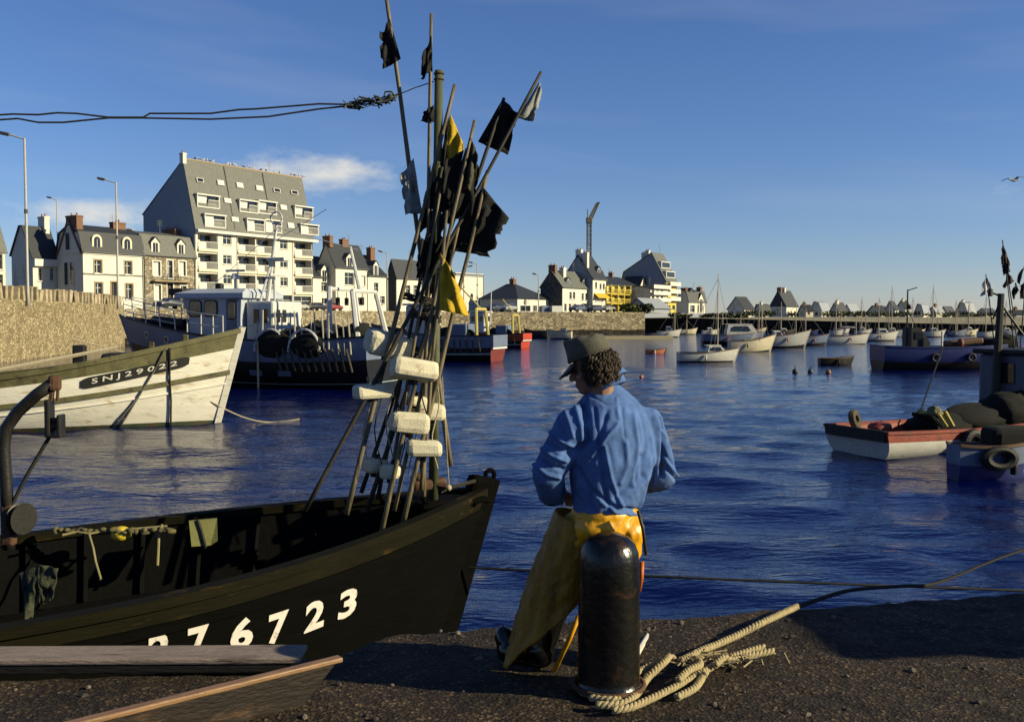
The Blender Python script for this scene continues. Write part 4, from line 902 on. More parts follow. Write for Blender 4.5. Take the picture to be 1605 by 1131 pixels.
# --- white wooden boat with the number plate
def white_boat():
    r = boat_root('wooden_fishing_boat', (-14.2, 27.06), 10, 'weathered white wooden fishing boat numbered SNJ29022 with olive strakes', 'fishing boat')
    h = Hull(12, 3.9, 1.25, 2.62, 1.5, 0.27, 0.75, 0.9, 2.2, 3.4, 1.5)
    w = M('old_white_planks', (0.86, 0.82, 0.7), 0.6, 0.1, 2.5, 0.35, stain=(0.42, 0.27, 0.07), stain_amt=0.22, stain_scale=1.6, stretch=(0.7, 1, 3))
    ol = M('olive_paint', (0.13, 0.12, 0.05), 0.6, 0.3, 3, 0.3, stain=(0.05, 0.03, 0.015), stain_amt=0.3)
    gr = M('boot_top_green', (0.05, 0.07, 0.035), 0.7, 0.4, 4, 0.3, stain=(0.12, 0.06, 0.03), stain_amt=0.4)
    h.shell(r, [w, gr, ol], [(0.3, 1), (0.87, 0), (1.0, 2)], 40, 18, zboot=0.1)
    h.rail(r, ol, 0.22, 0.14, 1.0, 0.05); h.rail(r, ol, 0.09, 0.13, lambda t: 0.685-0.02*t, 0.05, name='rubbing_strake')
    h.rail(r, w, 0.06, 0.05, lambda t: 0.60-0.02*t, 0.035, name='lower_strake')
    h.inside(r, lambda t: 0.55, ol, deck_d); h.stem(r, w, 0.15, 0.1, 0.05)
    # number plate: a dark board with rounded ends following the planking
    t0, t1 = 0.715, 0.912; hb = 0.29
    zc = lambda t: h.sheer(t)*0.80 - 0.14 + (t-t0)*0.5
    rows = []
    for i in range(25):
        t = t0+(t1-t0)*i/24; e = min(i, 24-i); k = hb/2*(1 if e > 1 else (0.6 if e == 0 else 0.92))
        row = []
        for z in (zc(t)-k, zc(t)+k): v = h.vz(t, z); row.append(h.pt(t, v, -1)+h.nrm(t, v, -1)*0.03)
        rows.append(row)
    mb = MB(); mb.loft(rows, False); bd = mb.build('number_board', M('board_black', (0.016, 0.017, 0.015), 0.6), r)
    h.plan_text(r, 'SNJ29022', t0+0.02, t1-0.022, lambda t: zc(t)-0.085, 0.18, -1, M('letter_white', (0.75, 0.72, 0.62), 0.6), 'registration_number', 0.012, 0.042, 1.5).parent = bd
    # hawse ropes over the bow, samson post, hatch and deck gear
    def hull_rope(ts, sag=0.0):
        pts = []
        for t, z in ts: v = h.vz(t, min(z, h.sheer(t))); pts.append(h.pt(t, v, -1)+h.nrm(t, v, -1)*0.05)
        mb = MB(); mb.tube(pts, 0.028, 6); return mb
    hull_rope([(0.872, 2.6), (0.874, 2.0), (0.879, 1.4), (0.888, 0.7), (0.893, 0.1), (0.9, -0.1)]).build('bow_rope', rope_d, r, True)
    for k in range(2): hull_rope([(0.865, 2.3), (0.85, 1.6), (0.825, 0.9), (0.79+0.01*k, 0.3), (0.77+0.012*k, -0.05)]).build('bow_rope', M('rope_grey', (0.18, 0.17, 0.14), 0.9), r, True)
    mb = MB(); p = h.pt(0.69, 1, 1); mb.bbox((p.x-0.2, 0.5, 1.85), (0.34, 0.3, 0.75), 0.05); mb.build('capstan', P_dark, r)
    mb = MB(); mb.bbox((p.x+1.2, 0.3, 1.75), (1.4, 1.1, 0.5), 0.1); mb.build('hatch', P_dark, r)
    mb = MB(); mb.tube([(p.x-3.5, -0.9, 1.3), (p.x+0.8, 0.6, 2.15)], 0.06, 6); mb.tube([(p.x-0.4, 0.4, 2.4), (p.x+0.9, 0.8, 2.0)], 0.02, 5); mb.build('spar', rope_m, r)
    for k in range(3):
        mb = MB(); pts = [(p.x-2.4+0.5*math.cos(a)+k*0.25, 0.2+0.4*math.sin(a), 1.1+k*0.08+0.15*math.sin(a*2+k)) for a in np.linspace(0, 11, 40)]; mb.tube(pts, 0.035, 5); mb.build('rope_coil', M('rope_red', (0.2, 0.06, 0.04)) if k == 1 else rope_m, r)
    for q in (0.84, 0.9): p = h.pt(q, 1, -1); mb = MB(); mb.bbox(p+V((0, 0.08, 0.13)), (0.14, 0.12, 0.26), 0.02); mb.build('bitt', ol, r)
    # white davit post standing on the near gunwale, seen at the left edge
    p = h.pt(0.50, 1, -1); mb = MB(); mb.tube([p+V((0.1, 0.1, -0.3)), p+V((-0.12, 0.1, 0.9)), p+V((-0.05, 0.1, 1.75)), p+V((0.15, 0.1, 1.82))], [0.08, 0.08, 0.1, 0.1], 8); mb.build('davit_post', steel_w, r, True)
    mb = MB(); b = h.pt(0.97, 0.45, -1); pts = []
    for i in range(13): k = i/12; pts.append(b.lerp(V((8.2, 0.6, 0.02)), k)+V((0, 0, -0.5*math.sin(math.pi*k)*0.6)))
    mb.tube(pts, 0.022, 5); mb.build('bow_mooring_rope', rope_m, r)
white_boat()

# --- blue and black trawler
def railing(r, pts, hgt, mat, rows=3, rad=0.022, name='guard_rail', lean=0.0):
    mb = MB()
    for p in pts: mb.tube([p, p+V((0, lean, hgt))], rad*1.3, 6)
    for k in range(rows): mb.tube([p+V((0, lean*(k+1)/rows, hgt*(k+1)/rows)) for p in pts], rad, 5)
    return mb.build(name, mat, r)
def trawler():
    r = boat_root('trawler', (-11.3, 44.5), 162, 'blue and black steel trawler with wheelhouse moored behind the white boat', 'trawler')
    h = Hull(12.4, 4.4, 2.0, 3.05, 2.2, 0.42, 0.85, 1.0, 2.4, 3.6, 1.6)
    h.shell(r, [P_black, P_blue, M('boot_line', (0.4, 0.5, 0.5))], [(0.385, 0), (0.395, 2), (0.70, 0), (1.0, 1)], 40, 20)
    h.rail(r, P_dark, 0.1, 0.07, 1.0, 0.03); h.inside(r, lambda t: 0.7 if t < 0.55 else 0.25, P_dark, deck_d); h.stem(r, P_blue, 0.12, 0.1, 0.05)
    for t in (0.88, 0.78, 0.67):
        mb = MB(); v = 0.86; p = h.pt(t, v, 1); n = h.nrm(t, v, 1); mb.tube([p-n*0.02, p+n*0.03], 0.17, 16); q = mb.build('porthole', steel_w, r)
        mb = MB(); mb.tube([p+n*0.031, p+n*0.04], 0.12, 16); mb.build('pane', glass, q)
    for t in (0.53, 0.41, 0.3):
        rows = []
        for tt in (t-0.025, t+0.025): rows.append([h.pt(tt, v, 1)+h.nrm(tt, v, 1)*0.015 for v in (0.505, 0.585)])
        mb = MB(); mb.loft(rows, False); mb.build('freeing_port', P_blue, r)
    # wheelhouse: x local about 0.3..3.6, raked front windows
    zd = 2.45; wh = MB(); hw = 1.45
    def ring(z, x0, x1, w, nose): return [V((x0, -w, z)), V((x1-nose, -w, z)), V((x1, -w*0.55, z)), V((x1, w*0.55, z)), V((x1-nose, w, z)), V((x0, w, z))]
    wh.loft([ring(zd-0.6, 0.0, 3.1, hw, 0.5), ring(zd+0.55, 0.0, 3.1, hw, 0.5), ring(zd+1.38, -0.05, 3.45, hw, 0.55)], True, True); wh.build('wheelhouse', P_lblue, r)
    mb = MB(); mb.loft([ring(zd+1.383, -0.25, 3.75, hw+0.2, 0.5), ring(zd+1.6, -0.25, 3.7, hw+0.2, 0.5), ring(zd+1.8, -0.1, 3.0, hw-0.3, 0.5)], True, True); rf = mb.build('wheelhouse_roof', P_lblue, r)
    mb = MB(); mb.bbox((3.35, 0.6, zd+1.68), (0.75, 1.6, 0.3), 0.06); mb.build('front_visor', P_dark, rf)
    def win(x0, x1, z0, z1, y, nx=0.0):
        mb = MB(); pts = []; rr = 0.12; cx, cz = (x0+x1)/2, (z0+z1)/2
        for k in range(16):
            a = k*math.pi/8; sx = (x1-x0)/2*abs(math.cos(a))**0.4*math.copysign(1, math.cos(a)); sz = (z1-z0)/2*abs(math.sin(a))**0.4*math.copysign(1, math.sin(a)); pts.append((cx+sx, cz+sz))
        mb.prism(pts, y, y+0.03); w = mb.build('window', P_dark, r); mb = MB(); mb.prism([(cx+(a-cx)*0.86, cz+(b-cz)*0.86) for a, b in pts], y+0.031, y+0.045); mb.build('pane', M('wheelhouse_glass', (0.3, 0.27, 0.2), 0.1, 0.5, 1.5, 0, spec=0.6), w)
    win(1.93, 2.6, zd+0.56, zd+1.3, hw+0.01); win(1.13, 1.83, zd+0.56, zd+1.3, hw+0.01); win(0.22, 0.6, zd+0.45, zd+1.28, hw+0.034)
    mb = MB(); y0, y1 = hw*0.58, hw*0.95   # angled front corner window
    mb.add([(3.19, y0, zd+0.65), (2.75, y1+0.03, zd+0.65), (2.98, y1+0.04, zd+1.3), (3.42, y0, zd+1.3)], [(0, 1, 2, 3)]); mb.v = [(x+0.05, y+0.03, z) for x, y, z in mb.v]; mb.build('window', glass, r)
    mb = MB(); mb.span((0.12, hw+0.002, zd-0.5), (0.7, hw+0.03, zd+1.34)); mb.build('side_door', P_blue, r)
    # lit white after part of the house
    mb = MB(); mb.bbox((-0.75, -0.1, zd+0.25), (1.35, 2.5, 2.0), 0.1); ah = mb.build('after_house', steel_w, r)
    for y in (0.25, 0.75): mb = MB(); mb.bbox((-1.44, y, zd+0.6), (0.06, 0.28, 0.55), 0.1 if False else 0.025); mb.build('window', glass, ah)
    for x in (-1.05, -0.6): mb = MB(); mb.bbox((x, 1.17, zd+0.6), (0.26, 0.06, 0.6), 0.025); mb.build('window', glass, ah)
    # roof gear: radar, horn, mast with A-frame derrick
    mb = MB(); mb.tube([(1.0, 0.3, zd+1.7), (1.0, 0.3, zd+2.35)], 0.06, 8); mb.tube([(1.0, 0.3, zd+2.25), (1.0, 0.3, zd+2.5)], [0.22, 0.12], 12); mb.bbox((1.0, 0.3, zd+2.62), (0.95, 0.14, 0.1), 0.03); mb.build('radar', steel_w, r)
    mb = MB(); mb.tube([(-0.5, 0.1, zd+1.2), (-1.0, 0.1, zd+4.6)], [0.11, 0.06], 8); mb.tube([(-0.5, -0.5, zd+1.2), (-0.8, 0.0, zd+3.2)], 0.05, 6); mb.tube([(-0.5, 0.7, zd+1.2), (-0.8, 0.1, zd+3.2)], 0.05, 6); mt = mb.build('mast', steel_w, r)
    mb = MB(); mb.torus((-1.0, 0.1, zd+4.9), 0.28, 0.035, rotm(90), 20, 6); mb.build('radio_loop', steel_w, mt)
    mb = MB()
    for a, b in (((-0.9, 0.1, zd+3.9), (-3.6, 0.3, zd+5.2)), ((-0.95, 0.1, zd+4.4), (2.5, 0, zd+1.9)), ((-1.0, 0.1, zd+4.5), (-5.2, 0.6, zd+3.4))): mb.tube([a, b], 0.015, 4)
    mb.build('stay', steel_w, mt)
    mb = MB(); mb.bbox((-1.0, 0.0, zd+3.1), (0.9, 0.5, 0.16), 0.04); mb.tube([(-1.0, -0.6, zd+2.4), (-1.0, 0.7, zd+2.4)], 0.05, 6); mb.build('crosstree', steel_w, mt)
    mb = MB(); mb.bbox((2.3, -0.4, zd+1.95), (0.35, 0.3, 0.3), 0.08); mb.build('searchlight', P_dark, r)
    # foredeck rails leaning outward
    railing(r, [h.pt(t, 1, 1) for t in (0.975, 0.93, 0.87, 0.8, 0.73)], 0.95, steel_w, 3, 0.022, lean=0.12); railing(r, [h.pt(t, 1, -1) for t in (0.975, 0.92, 0.85, 0.78, 0.72)], 0.95, steel_w, 3, 0.022, lean=-0.1)
    railing(r, [h.pt(t, 1, 1)+V((0, -0.05, 0)) for t in (0.68, 0.62, 0.57, 0.53)], 0.95, steel_w, 2, 0.02)
    mb = MB()
    for k in range(5): mb.bbox((3.4+k*0.45, 0.9-0.18*k, 2.75+0.03*k), (0.5, 0.5, 0.35), 0.08)
    mb.build('deck_gear', P_dark, r)
    # side gallows: curved white hoop with dark gear, stacked stakes
    for x in (-1.9, -3.5):
        mb = MB(); mb.tube([(x+0.75*math.cos(a), 2.18, 1.55+0.95*math.sin(a)) for a in np.linspace(math.pi, 0, 14)], 0.055, 6); mb.build('gallows', steel_w, r)
    mb = MB(); mb.ball((-2.0, 2.1, 1.85), (0.95, 0.25, 0.62)); mb.ball((-3.6, 2.05, 1.8), (0.85, 0.3, 0.55)); mb.build('tarpaulin', net_m, r)
    for k in range(15):
        x = -1.2-k*0.32; mb = MB(); mb.tube([(x+rnd.uniform(-0.1, 0.1), 2.2, 1.5+rnd.uniform(-0.2, 0.2)), (x+0.35+rnd.uniform(-0.1, 0.2), 1.5, 3.15+rnd.uniform(-0.35, 0.25))], 0.035, 5); mb.build('stake', M('stake_pale', (0.5, 0.47, 0.38), 0.7), r)
    for k in range(11):
        x = -2.2-k*0.33; mb = MB(); mb.tube([(x, 2.27, 1.7), (x-0.25, 2.24, 0.75)], 0.045, 6); mb.build('rope_fender', M('fender_rope', (0.09, 0.075, 0.045), 0.9), r)
    for k, (x, y, z, a, b, c_) in enumerate(((-2.3, 0.9, 2.0, 0.7, 0.8, 0.5), (-3.4, 1.1, 2.1, 0.6, 0.7, 0.55), (-4.4, 1.0, 1.9, 0.6, 0.8, 0.5), (-5.3, 0.8, 2.2, 0.5, 0.9, 0.6), (-3.0, -0.6, 2.3, 0.8, 0.7, 0.5))):
        mb = MB(); mb.ball((0, 0, 0), 1, None, 0, 3); mb.v = [tuple(V((x+p[0]*a, y+p[1]*b, z+p[2]*c_))+V(p)*0.3*nz(V(p)*2.4+V((k*5, 0, 0)))) for p in mb.v]; mb.build('net_heap', net_m, r, True)
    mb = MB(); mb.tube([(-1.35, 2.27, 2.0), (-1.35, 2.25, -0.1)], 0.045, 6); mb.build('hanging_rope', rope_m, r)
    # stern gantry
    mb = MB()
    for y in (-1.5, 1.5):
        mb.tube([(-4.3, y, 1.5), (-4.15, y*0.75, 4.3)], [0.14, 0.1], 6); mb.tube([(-5.7, y, 1.5), (-5.2, y*0.75, 4.1)], [0.14, 0.1], 6); mb.tube([(-4.3, y, 2.1), (-5.7, y, 2.1)], 0.06, 6); mb.tube([(-4.25, y, 2.5), (-5.7, y, 1.6)], 0.05, 6)
    mb.tube([(-4.15, -1.13, 4.2), (-4.15, 1.13, 4.2)], 0.09, 6); mb.tube([(-5.2, -1.13, 4.1), (-5.2, 1.13, 4.1)], 0.09, 6); g = mb.build('stern_gantry', steel_w, r)
    mb = MB(); mb.tube([(-5.2, 0.4, 4.1), (-4.75, 0.4, 6.0)], [0.09, 0.06], 6); mb.build('derrick', steel_w, g)
    for k, (x, y) in enumerate(((-4.15, -0.4), (-4.2, 0.5), (-5.2, 0.2))): mb = MB(); mb.tube([(x, y, 4.1), (x, y, 3.85)], 0.02, 4); mb.bbox((x, y, 3.68), (0.14, 0.2, 0.34), 0.04); mb.build('block', P_dark, g)
    mb = MB(); mb.tube([(-4.8, -1.0, 2.0), (-4.8, 1.0, 2.0)], 0.42, 16); [mb.tube([(-4.8, y, 2.0), (-4.8, y+0.06, 2.0)], 0.62, 18) for y in (-1.05, 1.0)]; mb.build('net_drum', net_m, r)
    mb = MB(); mb.bbox((-2.6, -0.2, 1.75), (1.2, 1.4, 0.9), 0.1); mb.build('winch', rust, r)
trawler()

def trawler_small(name, bowpx, sternpx, ywl, head, lab, top, bot, trans, L, hgt, gantry=True):
    ps = onz(sternpx, ywl, WZ); d = V((math.cos(R(head)), math.sin(R(head)))); c = (ps.x + d.x*L/2, ps.y + d.y*L/2)
    r = boat_root(name, c, head, lab, 'trawler')
    h = Hull(L, L*0.36, hgt, hgt*1.45, hgt*1.05, 0.4, 0.9, 0.8, 2.4, 4.5, 1.6, 0.12)
    h.shell(r, [bot, top, trans, M('boot_line', (0.4, 0.5, 0.5))], [(0.5, 0), (0.54, 3), (0.68, 0), (1, 1)], 28, 14, transom_mi=2)
    h.rail(r, P_dark, 0.1, 0.08); h.inside(r, lambda t: 0.6, P_dark, deck_d); h.stem(r, top)
    # transom trim: white band and dark upper panel
    w = h.half(0); mb = MB(); mb.span((-L/2-0.24, -w*0.96, hgt*0.5), (-L/2-0.14, w*0.96, hgt*0.58)); mb.build('transom_band', steel_w, r)
    mb = MB(); mb.span((-L/2-0.26, -w*0.98, hgt*0.6), (-L/2-0.15, w*0.98, hgt*1.06)); mb.build('transom_panel', P_blue if trans is P_red else trans, r)
    mb = MB(); mb.bbox((L*0.14, 0, hgt+1.0), (L*0.22, L*0.22, 2.2), 0.12); wh = mb.build('wheelhouse', steel_w, r)
    for k in range(3): mb = MB(); mb.bbox((L*0.08+k*L*0.06, L*0.113, hgt+1.5), (L*0.04, 0.06, 0.5), 0.02); mb.build('window', glass, wh)
    for k in range(3): mb = MB(); mb.bbox((L*0.025, -L*0.07+k*L*0.07, hgt+1.5), (0.08, L*0.045, 0.5), 0.02); mb.build('window', glass, wh)
    mb = MB(); mb.bbox((L*0.14, 0, hgt+2.18), (L*0.26, L*0.26, 0.14), 0.05); mb.build('wheelhouse_roof', steel_w, wh)
    mb = MB(); mb.tube([(L*0.0, 0, hgt), (-0.02*L, 0, hgt+4.2)], [0.1, 0.05], 8); mb.build('mast', steel_w, r)
    if gantry:
        mb = MB()
        for y in (-1, 1): mb.tube([(-L*0.38, y*w*0.8, hgt-0.4), (-L*0.36, y*w*0.6, hgt+1.9)], 0.11, 6)
        mb.tube([(-L*0.36, -w*0.6, hgt+1.85), (-L*0.36, w*0.6, hgt+1.85)], 0.1, 6); mb.tube([(-L*0.36, 0, hgt+1.9), (-L*0.2, 0.3, hgt+3.4)], 0.06, 6); mb.build('stern_gantry', M('gantry_yellow', (0.6, 0.5, 0.14)), r)
    mb = MB(); mb.bbox((-L*0.22, L*0.05, hgt+0.35), (L*0.16, L*0.2, 1.0), 0.1); mb.build('deck_box', P_blue, r)
    for k in range(7): x = -L*0.1-k*L*0.05; t = (x+L/2)/L; mb = MB(); p = h.pt(t, 0.95, 1); mb.tube([p+V((0, 0.06, 0)), p+V((-0.12, 0.02, -0.9))], 0.05, 6); mb.build('rope_fender', M('fender_rope', (0.09, 0.075, 0.045), 0.9), r)
    mb = MB(); mb.ball((-L*0.1, L*0.1, hgt+0.1), (L*0.08, L*0.06, 0.55)); mb.ball((-L*0.3, L*0.1, hgt), (L*0.06, L*0.05, 0.5)); mb.build('net_heap', net_m, r)
trawler_small('trawler', 620, 779, 566, 160, 'dark trawler with red and blue stern behind the pole bundle', P_blue, P_black, P_red, 8.6, 1.7)
trawler_small('trawler', 785, 823, 545, 158, 'small dark trawler with bright orange red stern near the quay', P_orange, P_black, P_orange, 7.5, 1.35)
# clutter of boats under the quay
WB = [(0.3, 0), (1, 1)]
def small_boat(name, pstern, pbow, ywl, head, lab, hgt, bands, mats, cabin=None, mast=None, cat='boat', beam=0.36, group=None, boom=False, dark_in=True, sheer=1.35, tr=0.7, L=None):
    pm = onz((pstern+pbow)/2, ywl, WZ); d = pm.y; span = abs(pbow-pstern)/F*d; L = L or max(1.6, span/max(0.35, abs(math.cos(R(head)))))
    r = boat_root(name, (pm.x, pm.y), head, lab, cat, group)
    h = Hull(L, L*beam, hgt, hgt*sheer, hgt*1.05, 0.35, tr, min(0.5, hgt*0.7), 2.2, 3.4, 1.4); h.shell(r, mats, bands, 22, 12, zboot=0.14*hgt if bands is WB else None); h.inside(r, lambda t: hgt*0.42 if dark_in else 0.06, mats[-1], deck_d if dark_in else mats[-1])
    h.rail(r, P_wood if dark_in else mats[-1], 0.07, 0.05); h.stem(r, mats[-1], 0.08, 0.06, 0.03)
    if dark_in:
        for q in (-0.28, -0.02): mb = MB(); t_ = q+0.5; w_ = h.half(t_)*0.86; mb.bbox((q*L, 0, hgt*0.8), (0.07*L, 2*w_, 0.05), 0.01); mb.build('thwart', P_wood, r)
        gr = random.Random(int(pstern)); mb = MB()
        for q in range(3): mb.bbox((gr.uniform(-0.4, 0.1)*L, gr.uniform(-0.1, 0.1)*L*beam, hgt*0.85), (gr.uniform(0.06, 0.14)*L, gr.uniform(0.1, 0.2)*L*beam*2, gr.uniform(0.2, 0.5)*hgt), 0.03, rotm(0, gr.uniform(-9, 9), gr.uniform(0, 60)))
        mb.build('deck_gear', (net_m, P_dark, P_wood)[int(pstern) % 3], r)
        tf = gr.uniform(0.35, 0.6); q = h.pt(tf, 0.8, -1); mb = MB(); mb.tube([q+V((0, -0.06, 0.12)), q+V((0, -0.09, -0.15)), q+V((0, -0.07, -0.3))], [0.03, 0.07, 0.05], 8); mb.build('fender', (P_white, P_orange, rubber)[int(pbow) % 3], r, True)
    if cabin:
        x0, x1, ch, cm = cabin; w = L*beam*0.33; z = hgt*0.75; mb = MB()
        def rg(z_, a, b, ww): return [V((a, -ww, z_)), V((b, -ww*0.8, z_)), V((b, ww*0.8, z_)), V((a, ww, z_))]
        mb.loft([rg(z-0.2, x0*L, x1*L, w), rg(z+ch*0.45, x0*L, x1*L, w), rg(z+ch, x0*L+0.03*L, x1*L-0.09*L, w*0.86)], True, True); c = mb.build('cabin', cm, r)
        for s_ in (-1, 1):
            mb = MB(); k = 0.9; a, b = x0*L, x1*L
            mb.add([(a+(b-a)*0.14, s_*w*0.985, z+ch*0.5), (a+(b-a)*0.8, s_*w*0.87, z+ch*0.5), (a+(b-a)*0.68, s_*w*0.83, z+ch*0.88), (a+(b-a)*0.2, s_*w*0.925, z+ch*0.88)], [(0, 1, 2, 3)]); mb.v = [(x, y+s_*0.03, z_) for x, y, z_ in mb.v]; mb.build('window', glass, c)
        mb = MB(); mb.loft([rg(z+ch+0.003, x0*L-0.02*L, x1*L-0.08*L, w*0.92), rg(z+ch+0.06, x0*L-0.02*L, x1*L-0.09*L, w*0.9)], True, True); mb.build('cabin_roof', cm, c)
    if mast:
        px, ytop = mast; D = pm.y; p = at(px, ytop, D); xl = (p.x-pm.x)/max(0.3, math.cos(R(head))) if math.cos(R(head)) > 0 else (p.x-pm.x)/min(-0.3, math.cos(R(head)))
        z1 = p.z-WZ; mb = MB(); rr = max(0.035, D*0.00035); mb.tube([(xl, 0, hgt*0.4), (xl, 0, z1)], [rr*1.3, rr*0.7], 7); m = mb.build('mast', M('mast_spar', (0.55, 0.45, 0.3), 0.6), r)
        mb = MB()
        for q in ((L*0.47, 0, hgt*1.2), (-L*0.46, 0, hgt)): mb.tube([(xl, 0, z1*0.95), q], 0.008+D*0.00006, 4)
        for s_ in (-1, 1): mb.tube([(xl, 0, z1*0.85), (xl-0.1*L, s_*L*beam*0.45, hgt)], 0.008+D*0.00006, 4)
        mb.build('rigging', M('wire', (0.2, 0.2, 0.2)), m)
        if boom: mb = MB(); mb.tube([(xl, 0, hgt+0.9), (xl-L*0.42, 0, hgt+0.8)], rr*0.9, 6); mb.ball((xl-L*0.2, 0, hgt+0.95), (L*0.2, 0.12, 0.14)); mb.build('boom', M('sail_cover', (0.3, 0.3, 0.32)), m)
    return r, h
small_boat('cabin_sloop', 1062, 1152, 567, 3, 'small white sailing boat with cabin window and tall bare mast', 0.62, WB, [P_dark, P_white], (0.0, 0.32, 0.62, P_white), (1126, 429), 'sailing boat', sheer=1.5)
small_boat('cabin_cruiser', 1100, 1192, 541, 0, 'blue and white cabin cruiser with long wheelhouse behind the sloop', 1.1, [(0.6, 0), (1, 1)], [P_black, P_blue], (-0.1, 0.42, 1.4, P_white), (1133, 486), 'motor boat')
small_boat('white_launch', 1142, 1208, 551, 6, 'white wooden launch with sunlit bow beside the cabin cruiser', 0.95, [(0.35, 0), (1, 1)], [P_dark, P_cream], None, (1195, 476), 'boat', sheer=1.6)
small_boat('fishing_smack', 1198, 1261, 545, 0, 'pale grey fishing boat with high flared bow and two white spars', 1.25, [(0.38, 0), (1, 1)], [P_black, M('boat_pale_grey', (0.5, 0.5, 0.48), 0.5)], (-0.3, -0.05, 0.7, P_white), (1248, 475), 'fishing boat', sheer=1.4)
small_boat('blue_sloop', 1247, 1294, 541, 2, 'blue and white boat with short white mast moored near the pier', 0.9, [(0.5, 0), (1, 1)], [P_black, P_blue], None, (1263, 483), 'sailing boat')
small_boat('yawl', 1292, 1357, 539, 0, 'long low white yawl with sunlit bow near the pier', 0.9, [(0.35, 0), (1, 1)], [P_dark, P_white], None, (1342, 495), 'sailing boat', beam=0.28, boom=True)
small_boat('moored_cruiser', 1356, 1403, 534, 2, 'white cruiser with low cabin moored right of the yawl', 0.95, WB, [P_dark, P_white], (-0.1, 0.25, 0.8, P_white), (1378, 466), 'motor boat')
small_boat('black_rowboat', 1334, 1283, 572, 4, 'small black rowing boat alone on the open water', 0.42, [(1, 0)], [P_black, P_dark], None, None, 'rowing boat', sheer=1.3)
small_boat('quay_cruiser', 1030, 1064, 528, 3, 'white motor boat moored below the corner of the town quay', 0.9, WB, [P_dark, P_white], (-0.1, 0.2, 0.9, P_blue), (1058, 478), 'motor boat')
small_boat('orange_skiff', 1013, 1041, 554, 5, 'tiny orange skiff floating near the man', 0.3, [(1, 0)], [M('skiff_orange', (0.5, 0.16, 0.07)), P_dark], None, None, 'skiff')
SB = [(1300, 1322, 526, 470, 'far moored boat with thin mast left of the yawl bow'), (1385, 1412, 528, 448, 'far moored boat with very tall dark mast'), (1415, 1447, 527, 465, 'far white boat moored behind the blue boat wheelhouse'),
      (1448, 1478, 528, 447, 'far moored boat with tall mast right of the blue boat wheelhouse'), (1485, 1512, 527, 470, 'far moored boat with short mast behind the blue boat deck'), (1508, 1530, 526, 472, 'far small moored boat with thin mast below the flags'),
      (1532, 1560, 529, 462, 'far moored boat with pale mast left of the flag mast'), (1562, 1592, 528, 470, 'far moored boat right of the flag mast'), (1063, 1090, 524, 500, 'far small white boat under the quay corner bushes'), (1340, 1362, 526, 466, 'far moored boat with thin mast behind the yawl')]
for k, (a, b, y, mt, lab) in enumerate(SB):
    small_boat('moored_boat', a, b, y, -2 + 4*(k % 3), lab, 0.85, WB, [P_dark, (P_white, P_blue, P_cream)[k % 3]], (-0.15, 0.2, 0.7, P_white) if k % 2 else None, ((a+b)/2, mt), 'boat', group='small boats moored along the pier')
er = random.Random(11)
for k, px in enumerate((1112, 1160, 1188, 1228, 1272, 1318, 1352, 1396, 1428, 1466, 1498, 1522, 1548, 1580, 1598)):
    y = er.uniform(522.5, 527); w = er.uniform(16, 30)
    small_boat('moored_boat', px-w/2, px+w/2, y, er.uniform(-6, 8), 'tiny distant boat in the crowd moored close along the pier', er.uniform(0.6, 0.95), WB, [P_dark, (P_white, P_blue, P_cream, P_dark, P_navy)[k % 5]], (-0.15, 0.2, 0.6, P_white) if k % 3 == 0 else None, (px+er.uniform(-5, 5), er.uniform(472, 497)) if k % 4 else None, 'boat', group='distant boats crowded along the pier')
for k, (a, b, y, mt, lab, mm) in enumerate(((826, 858, 530, None, 'small dark open boat tied under the quay left of the man', P_dark), (845, 888, 524, None, 'small blue and white boat tied under the quay behind the man', P_blue), (862, 896, 531, None, 'small cream boat tied under the quay by the man cap', P_cream))):
    small_boat('tied_boat', a, b, y, 165, lab, 1.0, WB, [P_black, mm], (-0.1, 0.25, 0.9, P_dark) if k == 1 else None, None, 'boat')
p = onz(962, 532, WZ); mb = MB(); mb.bbox((0, 0, 0.15), (11, 3, 0.5), 0.06); o = mb.build('landing_pontoon', M('pontoon', (0.3, 0.26, 0.17), 0.9)); o.location = (p.x+3, p.y+4, WZ); o.rotation_euler = (0, 0, R(20)); tag(o, 'low stone landing step at the foot of the town quay', 'landing')
for px, lab, w in ((853, 'grey metal cabinet on the quay edge left of the man', 14), (872, 'white box container on the quay edge behind the man cap', 20)):
    q = at(px, 490, 172); mb = MB(); mb.bbox((0, 0, 1.35), (w*172/F*0.9, 1.6, 2.7), 0.05); o = mb.build('quay_box', P_blue if px == 853 else steel_w); o.location = (q.x, 177, SZ-1.6); o.rotation_euler = (0, 0, R(23)); tag(o, lab, 'container')
